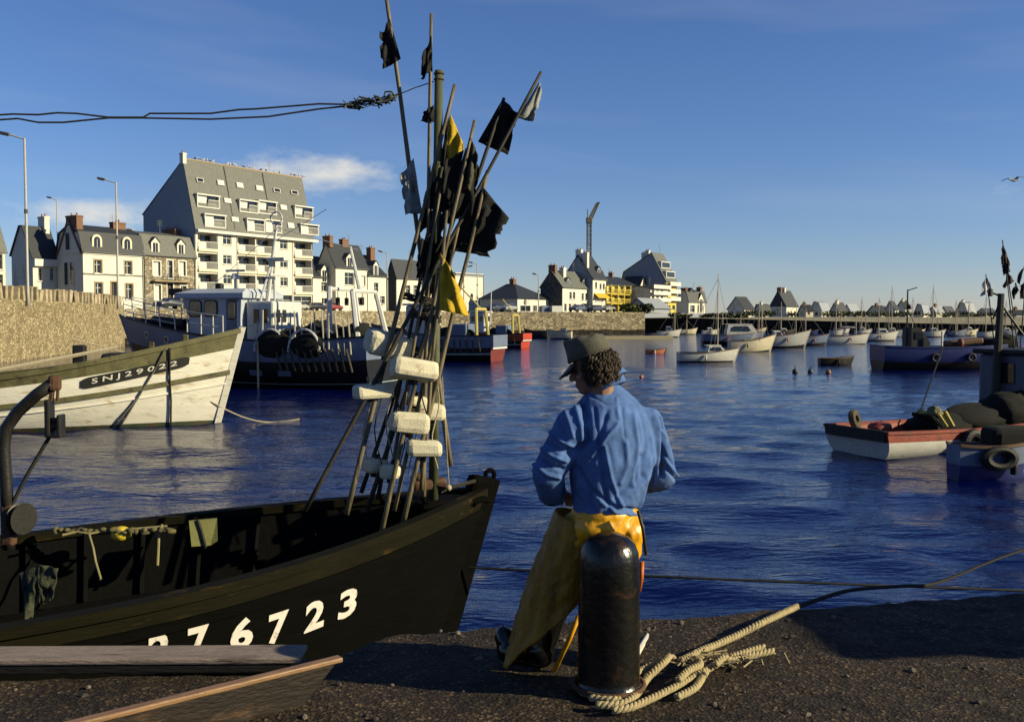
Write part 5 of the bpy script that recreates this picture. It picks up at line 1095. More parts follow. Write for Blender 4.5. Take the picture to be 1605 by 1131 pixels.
# --- blue workboat on the right
def blue_boat():
    p0 = onz(1375, 578, WZ); L = 8.6; r = boat_root('blue_workboat', (p0.x+L/2*0.99, p0.y+0.2), 3, 'navy blue open workboat with small wheelhouse and thin mast', 'workboat')
    h = Hull(L, 2.7, 1.25, 1.5, 1.35, 0.2, 0.8, 0.6, 2.6); h.shell(r, [P_black, P_navy], [(0.55, 0), (1, 1)]); h.rail(r, P_navy, 0.1, 0.07); h.inside(r, lambda t: 0.6, P_dark, deck_d); h.stem(r, P_navy)
    mb = MB(); mb.loft([[V((-L/2+1.75+a, b, z)) for a, b in ((0, -0.6), (1.1-k, -0.6), (1.1-k, 0.6), (0, 0.6))] for z, k in ((0.6, 0), (1.55, 0), (2.0, 0.3), (2.4, 0.6))], True, True); w = mb.build('wheelhouse', P_dark, r)
    mb = MB(); mb.span((-L/2+1.95, -0.63, 1.75), (-L/2+2.4, -0.605, 2.15)); mb.build('window', glass, w)
    mb = MB(); mb.tube([(-L/2+1.75, 0, 0.8), (-L/2+1.75, 0, 4.6)], [0.06, 0.04], 7); mb.tube([(-L/2+1.75, 0, 4.55), (-L/2+2.3, 0, 4.72)], 0.03, 5); m = mb.build('mast', P_dark, r)
    mb = MB(); mb.ball((-L/2+1.85, 0.0, 3.6), 0.14); mb.tube([(-L/2+1.8, 0, 3.4), (-L/2+2.8, 0, 1.5)], 0.02, 4); mb.build('mast_lamp', P_dark, m)
    mb = MB(); mb.bbox((0.9, 0.2, 1.55), (2.0, 1.0, 0.35), 0.1, rotm(0, -6, 0)); mb.build('deck_hatch', P_wood, r)
    mb = MB(); mb.ball((-0.6+1.0, -0.5, 1.5), (0.2, 0.2, 0.3)); mb.build('red_float', P_red, r)
    mb = MB(); mb.tube([(-0.9, -0.9, 1.2), (-0.9, -0.9, 2.2)], 0.05, 6); mb.build('bollard', steel_w, r)
    mb = MB(); mb.bbox((3.0, 0, 1.5), (1.4, 1.6, 0.5), 0.15); mb.ball((3.2, -0.3, 1.75), (0.6, 0.5, 0.3)); mb.build('net_heap', net_m, r)
    for x in (-1.5, 0.6, 2.6): mb = MB(); t = (x+L/2)/L; q = h.pt(t, 0.75, -1); mb.torus(q+V((0, -0.09, -0.1)), 0.2, 0.08, rotm(90), 16, 8); mb.build('tyre_fender', rubber, r)
blue_boat()
small_boat('white_dinghy', 1530, 1588, 545, 20, 'white dinghy with raised bow beyond the blue workboat', 0.8, WB, [P_dark, P_white], None, (1568, 470), 'dinghy', sheer=1.5)

# --- red and white boat at the right with the flag mast and wheelhouse
def red_white_boat():
    head = 25; d = V((math.cos(R(head)), math.sin(R(head)))); n = V((d.y, -d.x)); L, B = 7.2, 2.1
    corner = onz(1392, 719, WZ); stern = V((corner.x, corner.y)) - n*(B*0.40); c = stern + d*(L/2)
    r = boat_root('red_white_boat', (c.x, c.y), head, 'white boat with red gunwale band moored at the right with dark wheelhouse mast', 'fishing boat')
    h = Hull(L, B, 0.52, 0.85, 0.55, 0.35, 0.9, 0.35, 2.6, 3.6, 1.6, 0.25)
    redw = M('red_worn', (0.3, 0.055, 0.03), 0.6, 0.3, 5, 0.2, stain=(0.1, 0.05, 0.03), stain_amt=0.2)
    h.shell(r, [P_dark, P_white, redw], [(0.36, 0), (0.78, 1), (1, 2)], 30, 16); h.rail(r, redw, 0.1, 0.06); h.inside(r, lambda t: 0.42, redw, deck_d); h.stem(r, redw)
    mb = MB(); x0 = -L/2-0.22; mb.span((x0+0.06, -B*0.42, 0.36), (x0+0.11, B*0.42, 0.6)); mb.build('transom_board', P_dark, r)
    # heaps of net, fender and gear along the boat
    def heap(c, s, m, name, seed):
        mb = MB(); mb.ball((0, 0, 0), 1.0, None, 0, 3); mb.v = [tuple(V(c)+V((p[0]*s[0], p[1]*s[1], p[2]*s[2]))*1.0 + V(p)*0.22*min(s)*nz(V(p)*2.6+V((seed, 0, 0)))*2) for p in mb.v]; return mb.build(name, m, r, True)
    mb = MB(); mb.torus((-L/2+0.35, 0.5, 0.7), 0.15, 0.085, rotm(75, 0, 25), 18, 8); mb.build('old_tyre', M('tyre_brown', (0.1, 0.08, 0.05), 0.9), r)
    heap((-L/2+0.9, 0.3, 0.5), (0.3, 0.22, 0.14), P_red, 'red_buoy', 1); heap((-L/2+1.7, -0.2, 0.55), (0.4, 0.35, 0.3), net_m, 'net_heap', 2)
    heap((-L/2+3.9, 0.15, 0.6), (1.3, 0.55, 0.32), net_m, 'net_heap', 3); heap((-L/2+2.7, 0.15, 0.5), (1.0, 0.5, 0.25), net_m, 'net_heap', 5); heap((-L/2+4.6, 0.0, 0.8), (0.7, 0.55, 0.42), net_m, 'net_heap', 4)
    for k in range(4): mb = MB(); a = k*0.8; mb.tube([(-L/2+1.7+0.1*k, -0.75, 0.58), (-L/2+1.6+0.13*k, -0.55, 0.78+0.1*(k % 2)), (-L/2+1.35+0.2*k, -0.2, 0.85)], 0.05, 6); mb.build('oilskin_sleeve', M('oilskin_yellow_dull', (0.45, 0.35, 0.06)) if k % 2 else net_m, r)
    heap((-L/2+1.75, -0.45, 0.88), (0.16, 0.16, 0.14), M('bucket_olive', (0.16, 0.15, 0.07)), 'small_float', 6)
    q = h.pt(0.30, 0.75, -1); mb = MB(); mb.torus(q+V((0, -0.12, -0.05)), 0.23, 0.1, rotm(90), 20, 8); mb.build('tyre_fender', rubber, r)
    q = h.pt(0.48, 0.95, -1); mb = MB(); mb.tube([q+V((-0.4, -0.05, -0.55)), q+V((-0.3, -0.1, -0.1)), q+V((0.1, -0.1, 0.05)), q+V((0.6, -0.02, 0.0))], 0.03, 6); mb.build('hanging_rope', rope_d, r)
    mb = MB(); mb.tube([(-L/2+2.5, 0.7, 0.6), (-L/2+3.4, 0.8, 2.3)], 0.02, 5); mb.build('boat_hook', P_dark, r)
    # dark mast and cabin forward
    base = V((0, 0, 0)); mloc = lambda px, py, D: (Matrix.Rotation(-R(head), 3, 'Z') @ (at(px, py, D) - V((c.x, c.y, WZ))))
    D = c.y+0.9
    m0, m1 = mloc(1556, 690, D), mloc(1569, 460, D); mb = MB(); mb.tube([m0, m1], [0.12, 0.075], 8); mast = mb.build('mast', M('mast_dark', (0.04, 0.035, 0.03), 0.7), r)
    mb = MB(); q = mloc(1552, 458, D); mb.bbox(q, (0.1, 0.1, 0.2), 0.03); mb.tube([q, mloc(1568, 464, D)], 0.025, 5); mb.build('mast_lamp', P_dark, mast)
    mb = MB(); mb.tube([mloc(1570, 478, D), mloc(1604, 525, D)], 0.03, 6); mb.tube([mloc(1568, 470, D), mloc(1556, 500, D)], 0.02, 5); mb.build('stay_spar', P_dark, mast)
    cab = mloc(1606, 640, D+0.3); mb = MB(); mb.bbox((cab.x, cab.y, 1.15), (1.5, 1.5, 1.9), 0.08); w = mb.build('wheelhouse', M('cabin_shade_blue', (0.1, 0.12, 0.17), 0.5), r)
    mb = MB(); mb.bbox((cab.x, cab.y, 2.16), (1.75, 1.7, 0.12), 0.04); mb.build('wheelhouse_roof', P_dark, w)
    for k in (-0.4, 0.3): mb = MB(); mb.bbox((cab.x+k, cab.y-0.76, 1.65), (0.5, 0.05, 0.5), 0.02); mb.build('window', glass, w)
    mb = MB(); mb.bbox((cab.x-0.76, cab.y, 1.65), (0.05, 0.6, 0.5), 0.02); mb.build('window', glass, w)
    return D
RWD = red_white_boat()
r, h = small_boat('fender_dinghy', 1490, 1625, 748, 5, 'white and blue dinghy with black oval fender at right, shade in its paint', 0.6, [(0.38, 0), (0.66, 1), (1, 2)], [P_black, P_navy, P_blue], None, None, 'dinghy', sheer=1.2, tr=0.85)  # white upper hull coloured blue to stand in for shade
q = h.pt(0.42, 0.8, -1); mb = MB(); mb.torus(q+V((0, -0.09, 0.02)), 0.2, 0.09, rotm(90) @ Matrix.Diagonal((1.3, 0.8, 1)), 20, 8); mb.build('tyre_fender', rubber, r)
q = h.pt(0.5, 1, -1); mb = MB(); mb.bbox((0.5, 0.1, 0.75), (1.2, 0.6, 0.4), 0.12); mb.build('gear_heap', net_m, r)
# ------------------------------------------------------------------ small buoys on the water
def buoy(px, py, r_, col, lab, name='mooring_buoy'):
    p = onz(px, py, WZ); o = empty(name, (p.x, p.y, WZ), 0, lab, 'buoy'); mb = MB(); mb.ball((0, 0, r_*0.45), r_, None, 0, 2); mb.build('float', M('buoy_%s' % lab[:9].replace(' ', '_'), col, 0.5), o, True)
    mb = MB(); mb.tube([(0, 0, r_*1.2), (0, 0, r_*1.9)], r_*0.14, 6); mb.torus((0, 0, r_*2.0), r_*0.25, r_*0.08, rotm(90), 10, 5); mb.build('ring', rust, o)
buoy(1246, 584, 0.16, (0.05, 0.05, 0.05), 'black mooring buoy leftmost of three small floats'); buoy(1270, 584, 0.15, (0.08, 0.07, 0.06), 'dark mooring buoy in the middle of three small floats')
buoy(1298, 585, 0.15, (0.3, 0.12, 0.05), 'brown mooring buoy rightmost of the three small floats'); buoy(1005, 592, 0.1, (0.5, 0.2, 0.12), 'pink mooring buoy near the shoulder of the man')
def flying_gull():
    p = at(1589, 283, 60); o = empty('gull', p, R(20), 'grey gull flying high at the right edge of the sky', 'gull')
    gm = M('gull_shade', (0.35, 0.36, 0.38), 0.7); mb = MB(); mb.ball((0, 0, 0), (0.26, 0.09, 0.08)); mb.tube([(-0.2, 0, 0), (-0.42, 0, 0.02)], [0.07, 0.03], 6, 0, True, 0.4); mb.ball((0.27, 0, 0.03), 0.06); mb.tube([(0.31, 0, 0.03), (0.4, 0, 0.01)], [0.02, 0.005], 5); mb.build('body', gm, o, True)
    for s_ in (-1, 1):
        mb = MB(); rows = [[V((0.12, 0.05*s_, 0.03)), V((-0.1, 0.05*s_, 0.02))], [V((0.14, 0.3*s_, 0.2)), V((-0.1, 0.3*s_, 0.18))], [V((0.04, 0.62*s_, 0.16)), V((-0.12, 0.6*s_, 0.14))], [V((-0.12, 0.85*s_, 0.05)), V((-0.16, 0.84*s_, 0.045))]]
        mb.loft(rows, False); mb.loft([[q-V((0, 0, 0.015)) for q in r_] for r_ in rows], False); mb.build('wing', gm, o)
flying_gull()
# ------------------------------------------------------------------ foreground boat
def near_boat():
    head = 33; c = V((-3.3, 7.46)); r = boat_root('near_fishing_boat', (c.x, c.y), head, 'dark wooden fishing boat with white digits on its side in the foreground', 'fishing boat')
    h = Hull(6.4, 2.8, 1.08, 1.34, 1.12, 0.36, 0.8, 0.6, 2.3, 6.0, 2.1)
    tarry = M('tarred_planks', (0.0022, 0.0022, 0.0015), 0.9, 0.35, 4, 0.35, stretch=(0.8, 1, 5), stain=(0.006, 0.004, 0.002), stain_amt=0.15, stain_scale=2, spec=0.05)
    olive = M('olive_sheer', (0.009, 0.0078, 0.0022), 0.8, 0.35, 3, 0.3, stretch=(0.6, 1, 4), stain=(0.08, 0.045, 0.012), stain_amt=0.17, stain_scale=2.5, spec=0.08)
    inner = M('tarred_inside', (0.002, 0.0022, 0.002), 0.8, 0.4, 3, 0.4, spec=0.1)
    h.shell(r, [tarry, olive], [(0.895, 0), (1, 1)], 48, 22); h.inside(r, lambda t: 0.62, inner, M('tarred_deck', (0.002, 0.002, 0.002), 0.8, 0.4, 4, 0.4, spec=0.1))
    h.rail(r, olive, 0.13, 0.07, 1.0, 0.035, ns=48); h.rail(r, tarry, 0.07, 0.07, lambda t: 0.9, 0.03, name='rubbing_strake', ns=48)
    h.stem(r, tarry, 0.14, 0.1, 0.09)
    e = h.pt(1, 1, 1); mb = MB(); mb.bbox(e+V((-0.12, 0, 0.03)), (0.26, 0.16, 0.26), 0.05, rotm(0, 14, 0)); mb.torus(e+V((0.0, 0, 0.15)), 0.05, 0.024, rotm(90), 14, 6); mb.build('stem_head', tarry, r)
    mb = MB(); mb.bbox(e+V((-0.5, 0, -0.03)), (0.7, 0.5, 0.05), 0.015); mb.build('breasthook', tarry, r)
    # frames (ribs) inside
    for k in range(11):
        t = 0.12+0.07*k
        for sd in (1, -1):
            pts = [h.pt(t, h.vz(t, h.sheer(t)-0.6+0.6*i/5), sd, 0.085) for i in range(6)]; mb = MB(); mb.tube(pts, 0.028, 5); mb.build('rib', inner, r)
    # digits: find stations for the photo columns on the near side
    def t_at(px):
        best = None
        for i in range(400):
            t = 0.2+0.8*i/400; p = h.pt(t, 0.9, -1); w = Matrix.Rotation(R(head), 3, 'Z') @ p + V((c.x, c.y, WZ)); q = 802.5+F*w.x/w.y
            if best is None or abs(q-px) < best[0]: best = (abs(q-px), t)
        return best[1]
    wm = M('digit_white', (0.78, 0.72, 0.66), 0.6, 0.06, 8, 0.1, stain=(0.2, 0.17, 0.13), stain_amt=0.2, stain_scale=14)
    for ch, px0, px1, dz in (('2', 224, 258, 0.40), ('7', 288, 322, 0.42), ('6', 357, 392, 0.45), ('7', 417, 450, 0.49), ('2', 477, 508, 0.50), ('3', 531, 561, 0.51)):
        t0, t1 = t_at(px0), t_at(px1); h.plan_text(r, ch, t0, t1, lambda t: h.sheer(t)-dz, 0.22, -1, wm, 'hull_digit', 0.035, 0.01, 1.0)
    # davit with hanging block at the far gunwale, at the left of the picture
    loc = lambda px, py, D: Matrix.Rotation(-R(head), 3, 'Z') @ (at(px, py, D) - V((c.x, c.y, WZ)))
    D = 8.15; blackst = M('davit_iron', (0.022, 0.02, 0.018), 0.45, 0.3, 8, 0.2)
    mb = MB(); mb.tube([loc(x, y, D) for x, y in ((14, 860), (10, 760), (6, 700), (10, 670), (28, 645), (58, 618), (84, 601))], [0.05, 0.05, 0.05, 0.05, 0.05, 0.05, 0.055], 10); dv = mb.build('davit', blackst, r, True)
    mb = MB(); mb.bbox(loc(86, 600, D), (0.1, 0.09, 0.13), 0.03); mb.tube([loc(82, 612, D), loc(80, 628, D)], 0.022, 6); mb.tube([loc(91, 606, D), loc(90, 628, D)], 0.014, 6); mb.build('davit_head', rust, dv)
    mb = MB(); yv = Matrix.Rotation(-R(head), 3, 'Z')
    mb.bbox(loc(78, 654, D), (0.045, 0.12, 0.30), 0.015, yv); mb.bbox(loc(96, 666, D), (0.03, 0.12, 0.18), 0.012, yv); mb.bbox(loc(87, 682, D), (0.13, 0.12, 0.03), 0.01, yv); mb.bbox(loc(86, 658, D), (0.08, 0.05, 0.04), 0.01, yv); blk = mb.build('pulley_block', blackst, dv)
    a, b = loc(80, 668, D), loc(95, 668, D); mb = MB(); mb.tube([a, a.lerp(b, 0.5), b], [0.05, 0.032, 0.05], 12); mb.build('sheave', rust, blk)
    mb = MB(); mb.tube([loc(78, 684, D), loc(45, 740, D), loc(16, 796, D)], 0.016, 6); mb.build('fall_rope', rope_d, dv)
    a = loc(34, 812, D); ax = yv @ V((0.9, -0.4, 0)); mb = MB()
    mb.tube([a-ax*0.03, a-ax*0.012, a+ax*0.012, a+ax*0.03], [0.13, 0.085, 0.085, 0.13], 20); mb.build('hauler_wheel', M('hauler_dark', (0.018, 0.016, 0.013), 0.5), dv)
    mb = MB(); mb.bbox(loc(14, 822, D), (0.1, 0.1, 0.34), 0.02, yv); mb.build('hauler_motor', rust, dv)
    # clutter along the far gunwale
    D = 8.5; ol = M('board_olive', (0.16, 0.16, 0.045), 0.7, 0.25, 5, 0.2)
    mb = MB(); pts = [loc(296, 815, 8.62), loc(340, 811, 8.72), loc(341, 846, 8.6), loc(330, 853, 8.58), loc(300, 855, 8.5)]; n = yv @ V((0.35, -0.9, 0)); m = len(pts)
    mb.add([p for p in pts]+[p+n*0.03 for p in pts], [tuple(range(m)), tuple(range(2*m-1, m-1, -1))]+[(i, (i+1) % m, (i+1) % m+m, i+m) for i in range(m)]); mb.build('side_board', ol, r)
    mb = MB(); mb.tube([p+n*0.05 for p in (loc(309, 813, 8.66), loc(315, 830, 8.62), loc(322, 856, 8.55))], 0.016, 6); mb.build('lashing', rope_d, r)
    for pts_ in (((140, 838, 8.35), (146, 858, 8.25), (150, 880, 8.2), (158, 907, 8.1)), ((254, 822, 8.5), (249, 842, 8.4), (248, 868, 8.3), (247, 886, 8.25)), ((98, 838, 8.3), (120, 833, 8.35), (140, 836, 8.35), (165, 831, 8.4), (215, 828, 8.45), (262, 824, 8.5))):
        mb = MB(); mb.tube([loc(*q) for q in pts_], 0.011, 6); mb.build('lashing_rope', M('rope_olive', (0.3, 0.26, 0.12), 0.9), r)
    mb = MB(); leafy = []
    for k in range(26): q = loc(rnd.uniform(86, 270), 834-rnd.uniform(0, 5)-(rnd.random()*8 if False else 0), 8.4); mb.ball(q, (rnd.uniform(0.02, 0.06), 0.03, rnd.uniform(0.01, 0.028)), rotm(0, rnd.uniform(-20, 20), rnd.uniform(0, 90)), 0, 2)
    mb.build('rope_clutter', M('clutter_olive', (0.14, 0.12, 0.05), 0.9, 0.5), r)['kind'] = 'stuff'
    return r, h, c, head
NB, NH, NC, NHEAD = near_boat()
p = at(190, 836, 8.45); mb = MB(); mb.ball((0, 0, 0), (0.085, 0.085, 0.065), None, 0, 3); o = mb.build('float_ball', M('float_yellow', (0.75, 0.55, 0.04), 0.5, 0.1), None, True); o.location = p; tag(o, 'yellow float lying on the far gunwale of the dark boat', 'float')

# ------------------------------------------------------------------ mast and dan buoys in the bow
bamboo = M('bamboo_pole', (0.19, 0.15, 0.085), 0.55, 0.3, 4, 0.2, stretch=(6, 6, 0.8), stain=(0.05, 0.04, 0.02), stain_amt=0.4, stain_scale=3)
bamboo_d = M('pole_dark', (0.04, 0.034, 0.022), 0.65, 0.4, 4, 0.2, stain=(0.02, 0.02, 0.015), stain_amt=0.3)
green_p = M('pole_green', (0.09, 0.1, 0.05), 0.6, 0.3, 4, 0.2)
poly = M('float_foam', (0.76, 0.7, 0.52), 0.85, 0.15, 6, 0.25, stain=(0.24, 0.15, 0.06), stain_amt=0.24, stain_scale=4, bscale=60)
cl_black = M('flag_black', (0.009, 0.009, 0.0085), 0.9, 0.5, 12, 0.4); cl_yel = M('flag_yellow', (0.6, 0.4, 0.015), 0.8, 0.25, 10, 0.3, stain=(0.25, 0.13, 0.01), stain_amt=0.25, stain_scale=6)
cl_grey = M('flag_pale', (0.34, 0.36, 0.35), 0.85, 0.3, 12, 0.3); cl_brown = M('flag_brown', (0.1, 0.06, 0.045), 0.9, 0.4, 12, 0.3); cl_white = M('flag_white', (0.6, 0.6, 0.6), 0.85, 0.2, 9, 0.3)
def flag(parent, q, D, mat, seed, fold=0.05, rag=0.18, base=V((0, 0, 0)), name='flag', nu=16, nv=18):
    """q: photo pixels hoist top, hoist bottom, fly bottom, fly top; the cloth hangs in soft folds and its free edges are torn"""
    a, b, c, d = [at(x, y, D) for x, y in q]; n = ((d-a).cross(b-a)).normalized(); rows = []
    for i in range(nv+1):
        v = i/nv; L, Rr = a.lerp(b, v), d.lerp(c, v); k = 1-rag*max(0, nz((seed, v*5, 1))+0.35*nz((seed, v*17, 2)))*1.6; row = []
        for j in range(nu+1):
            u = j/nu*k; w = fold*u*(math.sin(5.5*u+3*v+seed)+0.6*math.sin(11*u-4*v+seed*2)) + fold*0.8*nz((u*3, v*3, seed))
            dz = -rag*0.4*(b-a).length*u*max(0, nz((seed+7, u*6, 3)))*(1 if v > 0.7 else 0)
            row.append(L.lerp(Rr, u) + n*w + V((0, 0, dz)) - base)
        rows.append(row)
    m = nu+1; mb = MB(); vs = [p for r_ in rows for p in r_]; fs = []
    rr = random.Random(int(seed*31)+5)
    for i in range(nv):
        for j in range(nu):
            fs.append((i*m+j, i*m+j+1, (i+1)*m+j+1, (i+1)*m+j))
    mb.add(vs, fs); o = mb.build(name, mat, parent, True, fix=False); sm = o.modifiers.new('thickness', 'SOLIDIFY'); sm.thickness = 0.004; return o
def dan(name, lab, top, bot, D1, D0, rad, mat, flags=(), floats=(), cat='dan buoy', tipdark=None, group='dan buoys bundled in the bow'):
    b = at(bot[0], bot[1], D0); t = at(top[0], top[1], D1); r = empty(name, b, 0, lab, cat, group); n = 14; pts = []; rr = []
    for i in range(n+1):
        k = i/n; p = b.lerp(t, k) + V((nz((k*3, top[0], 0)), nz((k*3, 0, top[0])), 0))*0.02*math.sin(math.pi*k); pts.append(p-b); rr.append(rad*(0.98-0.3*k)*(1.06 if i % 3 == 0 else 1.0))
    mb = MB(); mb.tube(pts, rr, 9); mb.build('pole', mat, r, True)
    for (q, m, s) in flags: flag(r, q, D1-0.02, m, s, base=b)
    for (cx, cy, w, hh, dd, rot) in floats:
        k = (cy-bot[1])/(top[1]-bot[1]); Dm = D0+(D1-D0)*k; p = at(cx, cy, Dm)-b; sc = Dm/F; mb = MB(); mb.bbox((0, 0, 0), (w*sc*0.93, dd*0.95, hh*sc*0.9), min(0.05, hh*sc*0.25))
        bm_ = rotm(*rot); mb.v = [tuple(bm_ @ (V(q)+V((nz(V(q)*9+V((cx, 0, 0))), nz(V(q)*9+V((0, cx, 0))), nz(V(q)*9+V((0, 0, cx)))))*0.012)+p) for q in mb.v]
        f = mb.build('float_block', poly, r, False)
        mb = MB(); d = (t-b).normalized(); mb.tube([p-d*(hh*sc*0.5+0.03), p+d*(hh*sc*0.5+0.03)], rad*1.35, 8); mb.build('float_sleeve', rubber, f)
    return r
MD = 9.05
netc = M('net_pale_green', (0.06, 0.066, 0.04), 0.9, 0.6, 14, 0.5, stain=(0.015, 0.016, 0.01), stain_amt=0.45, stain_scale=9)
for q_, sd_ in ((((30, 898), (62, 885), (58, 940), (44, 992)), 41.0), (((60, 884), (92, 890), (82, 938), (62, 950)), 43.0)):
    o_ = flag(NB, q_, 7.45, netc, sd_, 0.03, 0.5, name='torn_net'); o_.matrix_parent_inverse = (Matrix.Translation((NC.x, NC.y, WZ)) @ Matrix.Rotation(R(NHEAD), 4, 'Z')).inverted()
# mast belongs to the boat
loc = lambda px, py, D: Matrix.Rotation(-R(NHEAD), 3, 'Z') @ (at(px, py, D) - V((NC.x, NC.y, WZ)))
mb = MB(); mb.tube([loc(679, 790, MD), loc(682, 560, MD), loc(688, 111, MD)], [0.044, 0.042, 0.038], 12); mast = mb.build('mast', green_p, NB, True)
mb = MB(); mb.torus(loc(688, 116, MD), 0.042, 0.008, None, 16, 6); mb.torus(loc(688, 125, MD), 0.042, 0.007, None, 16, 6); mb.build('mast_band', rust, mast)
mb = MB(); q0, q1 = loc(668, 752, MD), loc(692, 752, MD); mb.bbox(loc(672, 758, MD), (0.34, 0.12, 0.1), 0.03); mb.tube([loc(645, 752, MD), loc(700, 762, MD)], 0.035, 8); mb.ball(loc(655, 750, MD), (0.07, 0.07, 0.06)); mb.build('mast_clamp', rust, NB)
mb = MB(); mb.tube([loc(690, 770, MD), loc(705, 764, 9.15), loc(745, 753, 9.3)], 0.018, 6); mb.build('fore_rope', rope_d, NB)
mb = MB(); mb.tube([loc(693, 590, MD), loc(704, 766, 9.12)], 0.005, 5); mb.ball(loc(703, 764, 9.12), 0.03); mb.build('thin_stay', rope_m, NB)
for k in range(4): mb = MB(); mb.tube([loc(598+k*22, 775+k*2, 8.85), loc(602+k*22, 790, 8.8)], 0.03, 6); mb.build('bow_post', tarry_ := MATS['tarred_planks'], NB)
# dan buoys (pole ends read off the photograph)
dan('dan_buoy', 'tallest leaning dan buoy pole with ragged black flag at its tip', (604, -14), (706, 730), 9.1, 9.15, 0.026, bamboo,
    [(((611, 30), (628, 92), (597, 112), (597, 52)), cl_black, 1.3), (((648, 248), (662, 335), (634, 335), (628, 275)), cl_grey, 2.1)])
dan('dan_buoy', 'upright thin dan buoy pole with black rag just left of the mast', (676, 22), (664, 790), 9.0, 8.95, 0.021, bamboo,
    [(((677, 55), (678, 112), (659, 124), (660, 92)), cl_black, 3.2), (((680, 165), (681, 192), (658, 190), (664, 176)), cl_black, 4.5)], [(674, 645, 48, 30, 0.2, (0, 4, 20))])
dan('dan_buoy', 'dan buoy with bright yellow rag near the top beside the mast', (713, 133), (543, 806), 9.08, 8.6, 0.024, bamboo,
    [(((706, 178), (692, 246), (714, 300), (728, 230)), cl_yel, 5.1), (((703, 180), (688, 262), (694, 300), (702, 215)), cl_black, 5.9), (((690, 235), (668, 325), (700, 335), (714, 270)), cl_black, 28.2)], [(585, 613, 66, 26, 0.2, (0, -3, 30))])
dan('dan_buoy', 'dan buoy with narrow dark olive rags right of the yellow one', (744, 189), (597, 838), 8.95, 8.55, 0.022, bamboo,
    [(((737, 212), (716, 290), (742, 302), (750, 246)), M('flag_olive', (0.07, 0.065, 0.04), 0.9, 0.5), 6.6), (((727, 235), (708, 320), (690, 300), (700, 250)), cl_black, 7.4), (((730, 232), (698, 345), (740, 340), (752, 262)), cl_black, 27.4)], [(648, 580, 80, 36, 0.26, (-14, 9, 22))])
dan('dan_buoy', 'longest slanting dan buoy with pale translucent flag at the upper right', (848, 113), (478, 800), 9.15, 8.5, 0.021, bamboo_d,
    [(((846, 128), (811, 186), (838, 190), (849, 145)), cl_grey, 8.3)])
dan('dan_buoy', 'slanting dan buoy with large square black flag', (790, 154), (575, 800), 9.2, 8.75, 0.023, bamboo_d,
    [(((788, 156), (749, 222), (797, 244), (812, 178)), cl_black, 9.7)], [(610, 540, 82, 42, 0.26, (10, 13, 24))])
dan('dan_buoy', 'dan buoy with big torn black flag spread at mid height', (764, 268), (632, 818), 9.0, 8.6, 0.024, bamboo,
    [(((756, 292), (700, 392), (770, 402), (798, 342)), cl_black, 10.9), (((742, 292), (716, 376), (736, 388), (770, 330)), cl_black, 17.1)], [(641, 662, 66, 36, 0.24, (0, 5, 18))])
dan('dan_buoy', 'dan buoy with hanging yellow flag low on the right of the mast', (700, 330), (660, 768), 8.72, 8.7, 0.02, bamboo,
    [(((690, 396), (689, 486), (734, 494), (712, 428)), cl_yel, 12.2)], [(664, 702, 58, 28, 0.22, (0, 3, 15))])
dan('dan_buoy', 'short dan buoy with dark rag bundled left of the mast', (693, 262), (592, 782), 9.02, 8.8, 0.02, bamboo_d,
    [(((688, 272), (672, 352), (652, 372), (668, 300)), cl_black, 13.4), (((676, 330), (652, 436), (690, 430), (700, 340)), cl_black, 29.7)], [(588, 729, 40, 26, 0.2, (0, 4, 30))])
dan('dan_buoy', 'short pale dan buoy with small dark rag at the lashing', (722, 340), (618, 800), 8.93, 8.68, 0.019, bamboo,
    [(((712, 372), (700, 420), (672, 424), (690, 376)), cl_black, 14.8)], [(614, 738, 36, 26, 0.18, (0, 2, -20))])
dan('dan_buoy', 'bare pale pole standing at the left of the bundle', (690, 300), (606, 790), 8.9, 8.72, 0.018, bamboo, [(((672, 380), (660, 436), (650, 420), (660, 372)), cl_black, 15.6)])
dan('dan_buoy', 'dark pole inside the bundle with orange brown float', (738, 268), (566, 772), 9.12, 8.85, 0.02, bamboo_d, [(((722, 300), (704, 352), (690, 342), (706, 296)), cl_black, 16.3)], [(652, 628, 30, 18, 0.2, (0, 5, 30))])
# lashings around the bundle
for (x0, y0, x1, y1, lab) in ((630, 463, 692, 476, 'dark lashing rope tied round the pole bundle above the floats'), (646, 492, 690, 500, 'lower lashing rope round the pole bundle')):
    a, b_ = at(x0, y0, 9.0), at(x1, y1, 9.0); c_ = (a+b_)/2; w = (b_-a).length/2; mb = MB(); tl = math.atan2(b_.z-a.z, b_.x-a.x)
    for k in range(3): mb.tube([V((w*math.cos(q), 0.17*math.sin(q), 0.022*(k-1)+w*math.cos(q)*math.tan(tl)+0.006*math.sin(5*q+k))) for q in np.linspace(0, 2*math.pi, 30)], 0.011, 6, 0, False)
    o = mb.build('lashing', rope_d); o.location = c_; tag(o, lab, 'rope')
for k in range(7):   # thin lines dangling among the floats
    x = 575+k*18; mb = MB(); b0 = at(x, 590+10*(k % 3), 8.75); pts = [at(x+6*math.sin(i*0.9+k), 590+10*(k % 3)+i*18, 8.75-0.03*(k % 2))-b0 for i in range(9)]; mb.tube(pts, 0.006, 5); o = mb.build('dangling_line', rope_d if k % 2 else rope_m); o.location = b0
    tag(o, 'thin line dangling among the foam floats', 'rope', 'thin lines dangling among the floats')
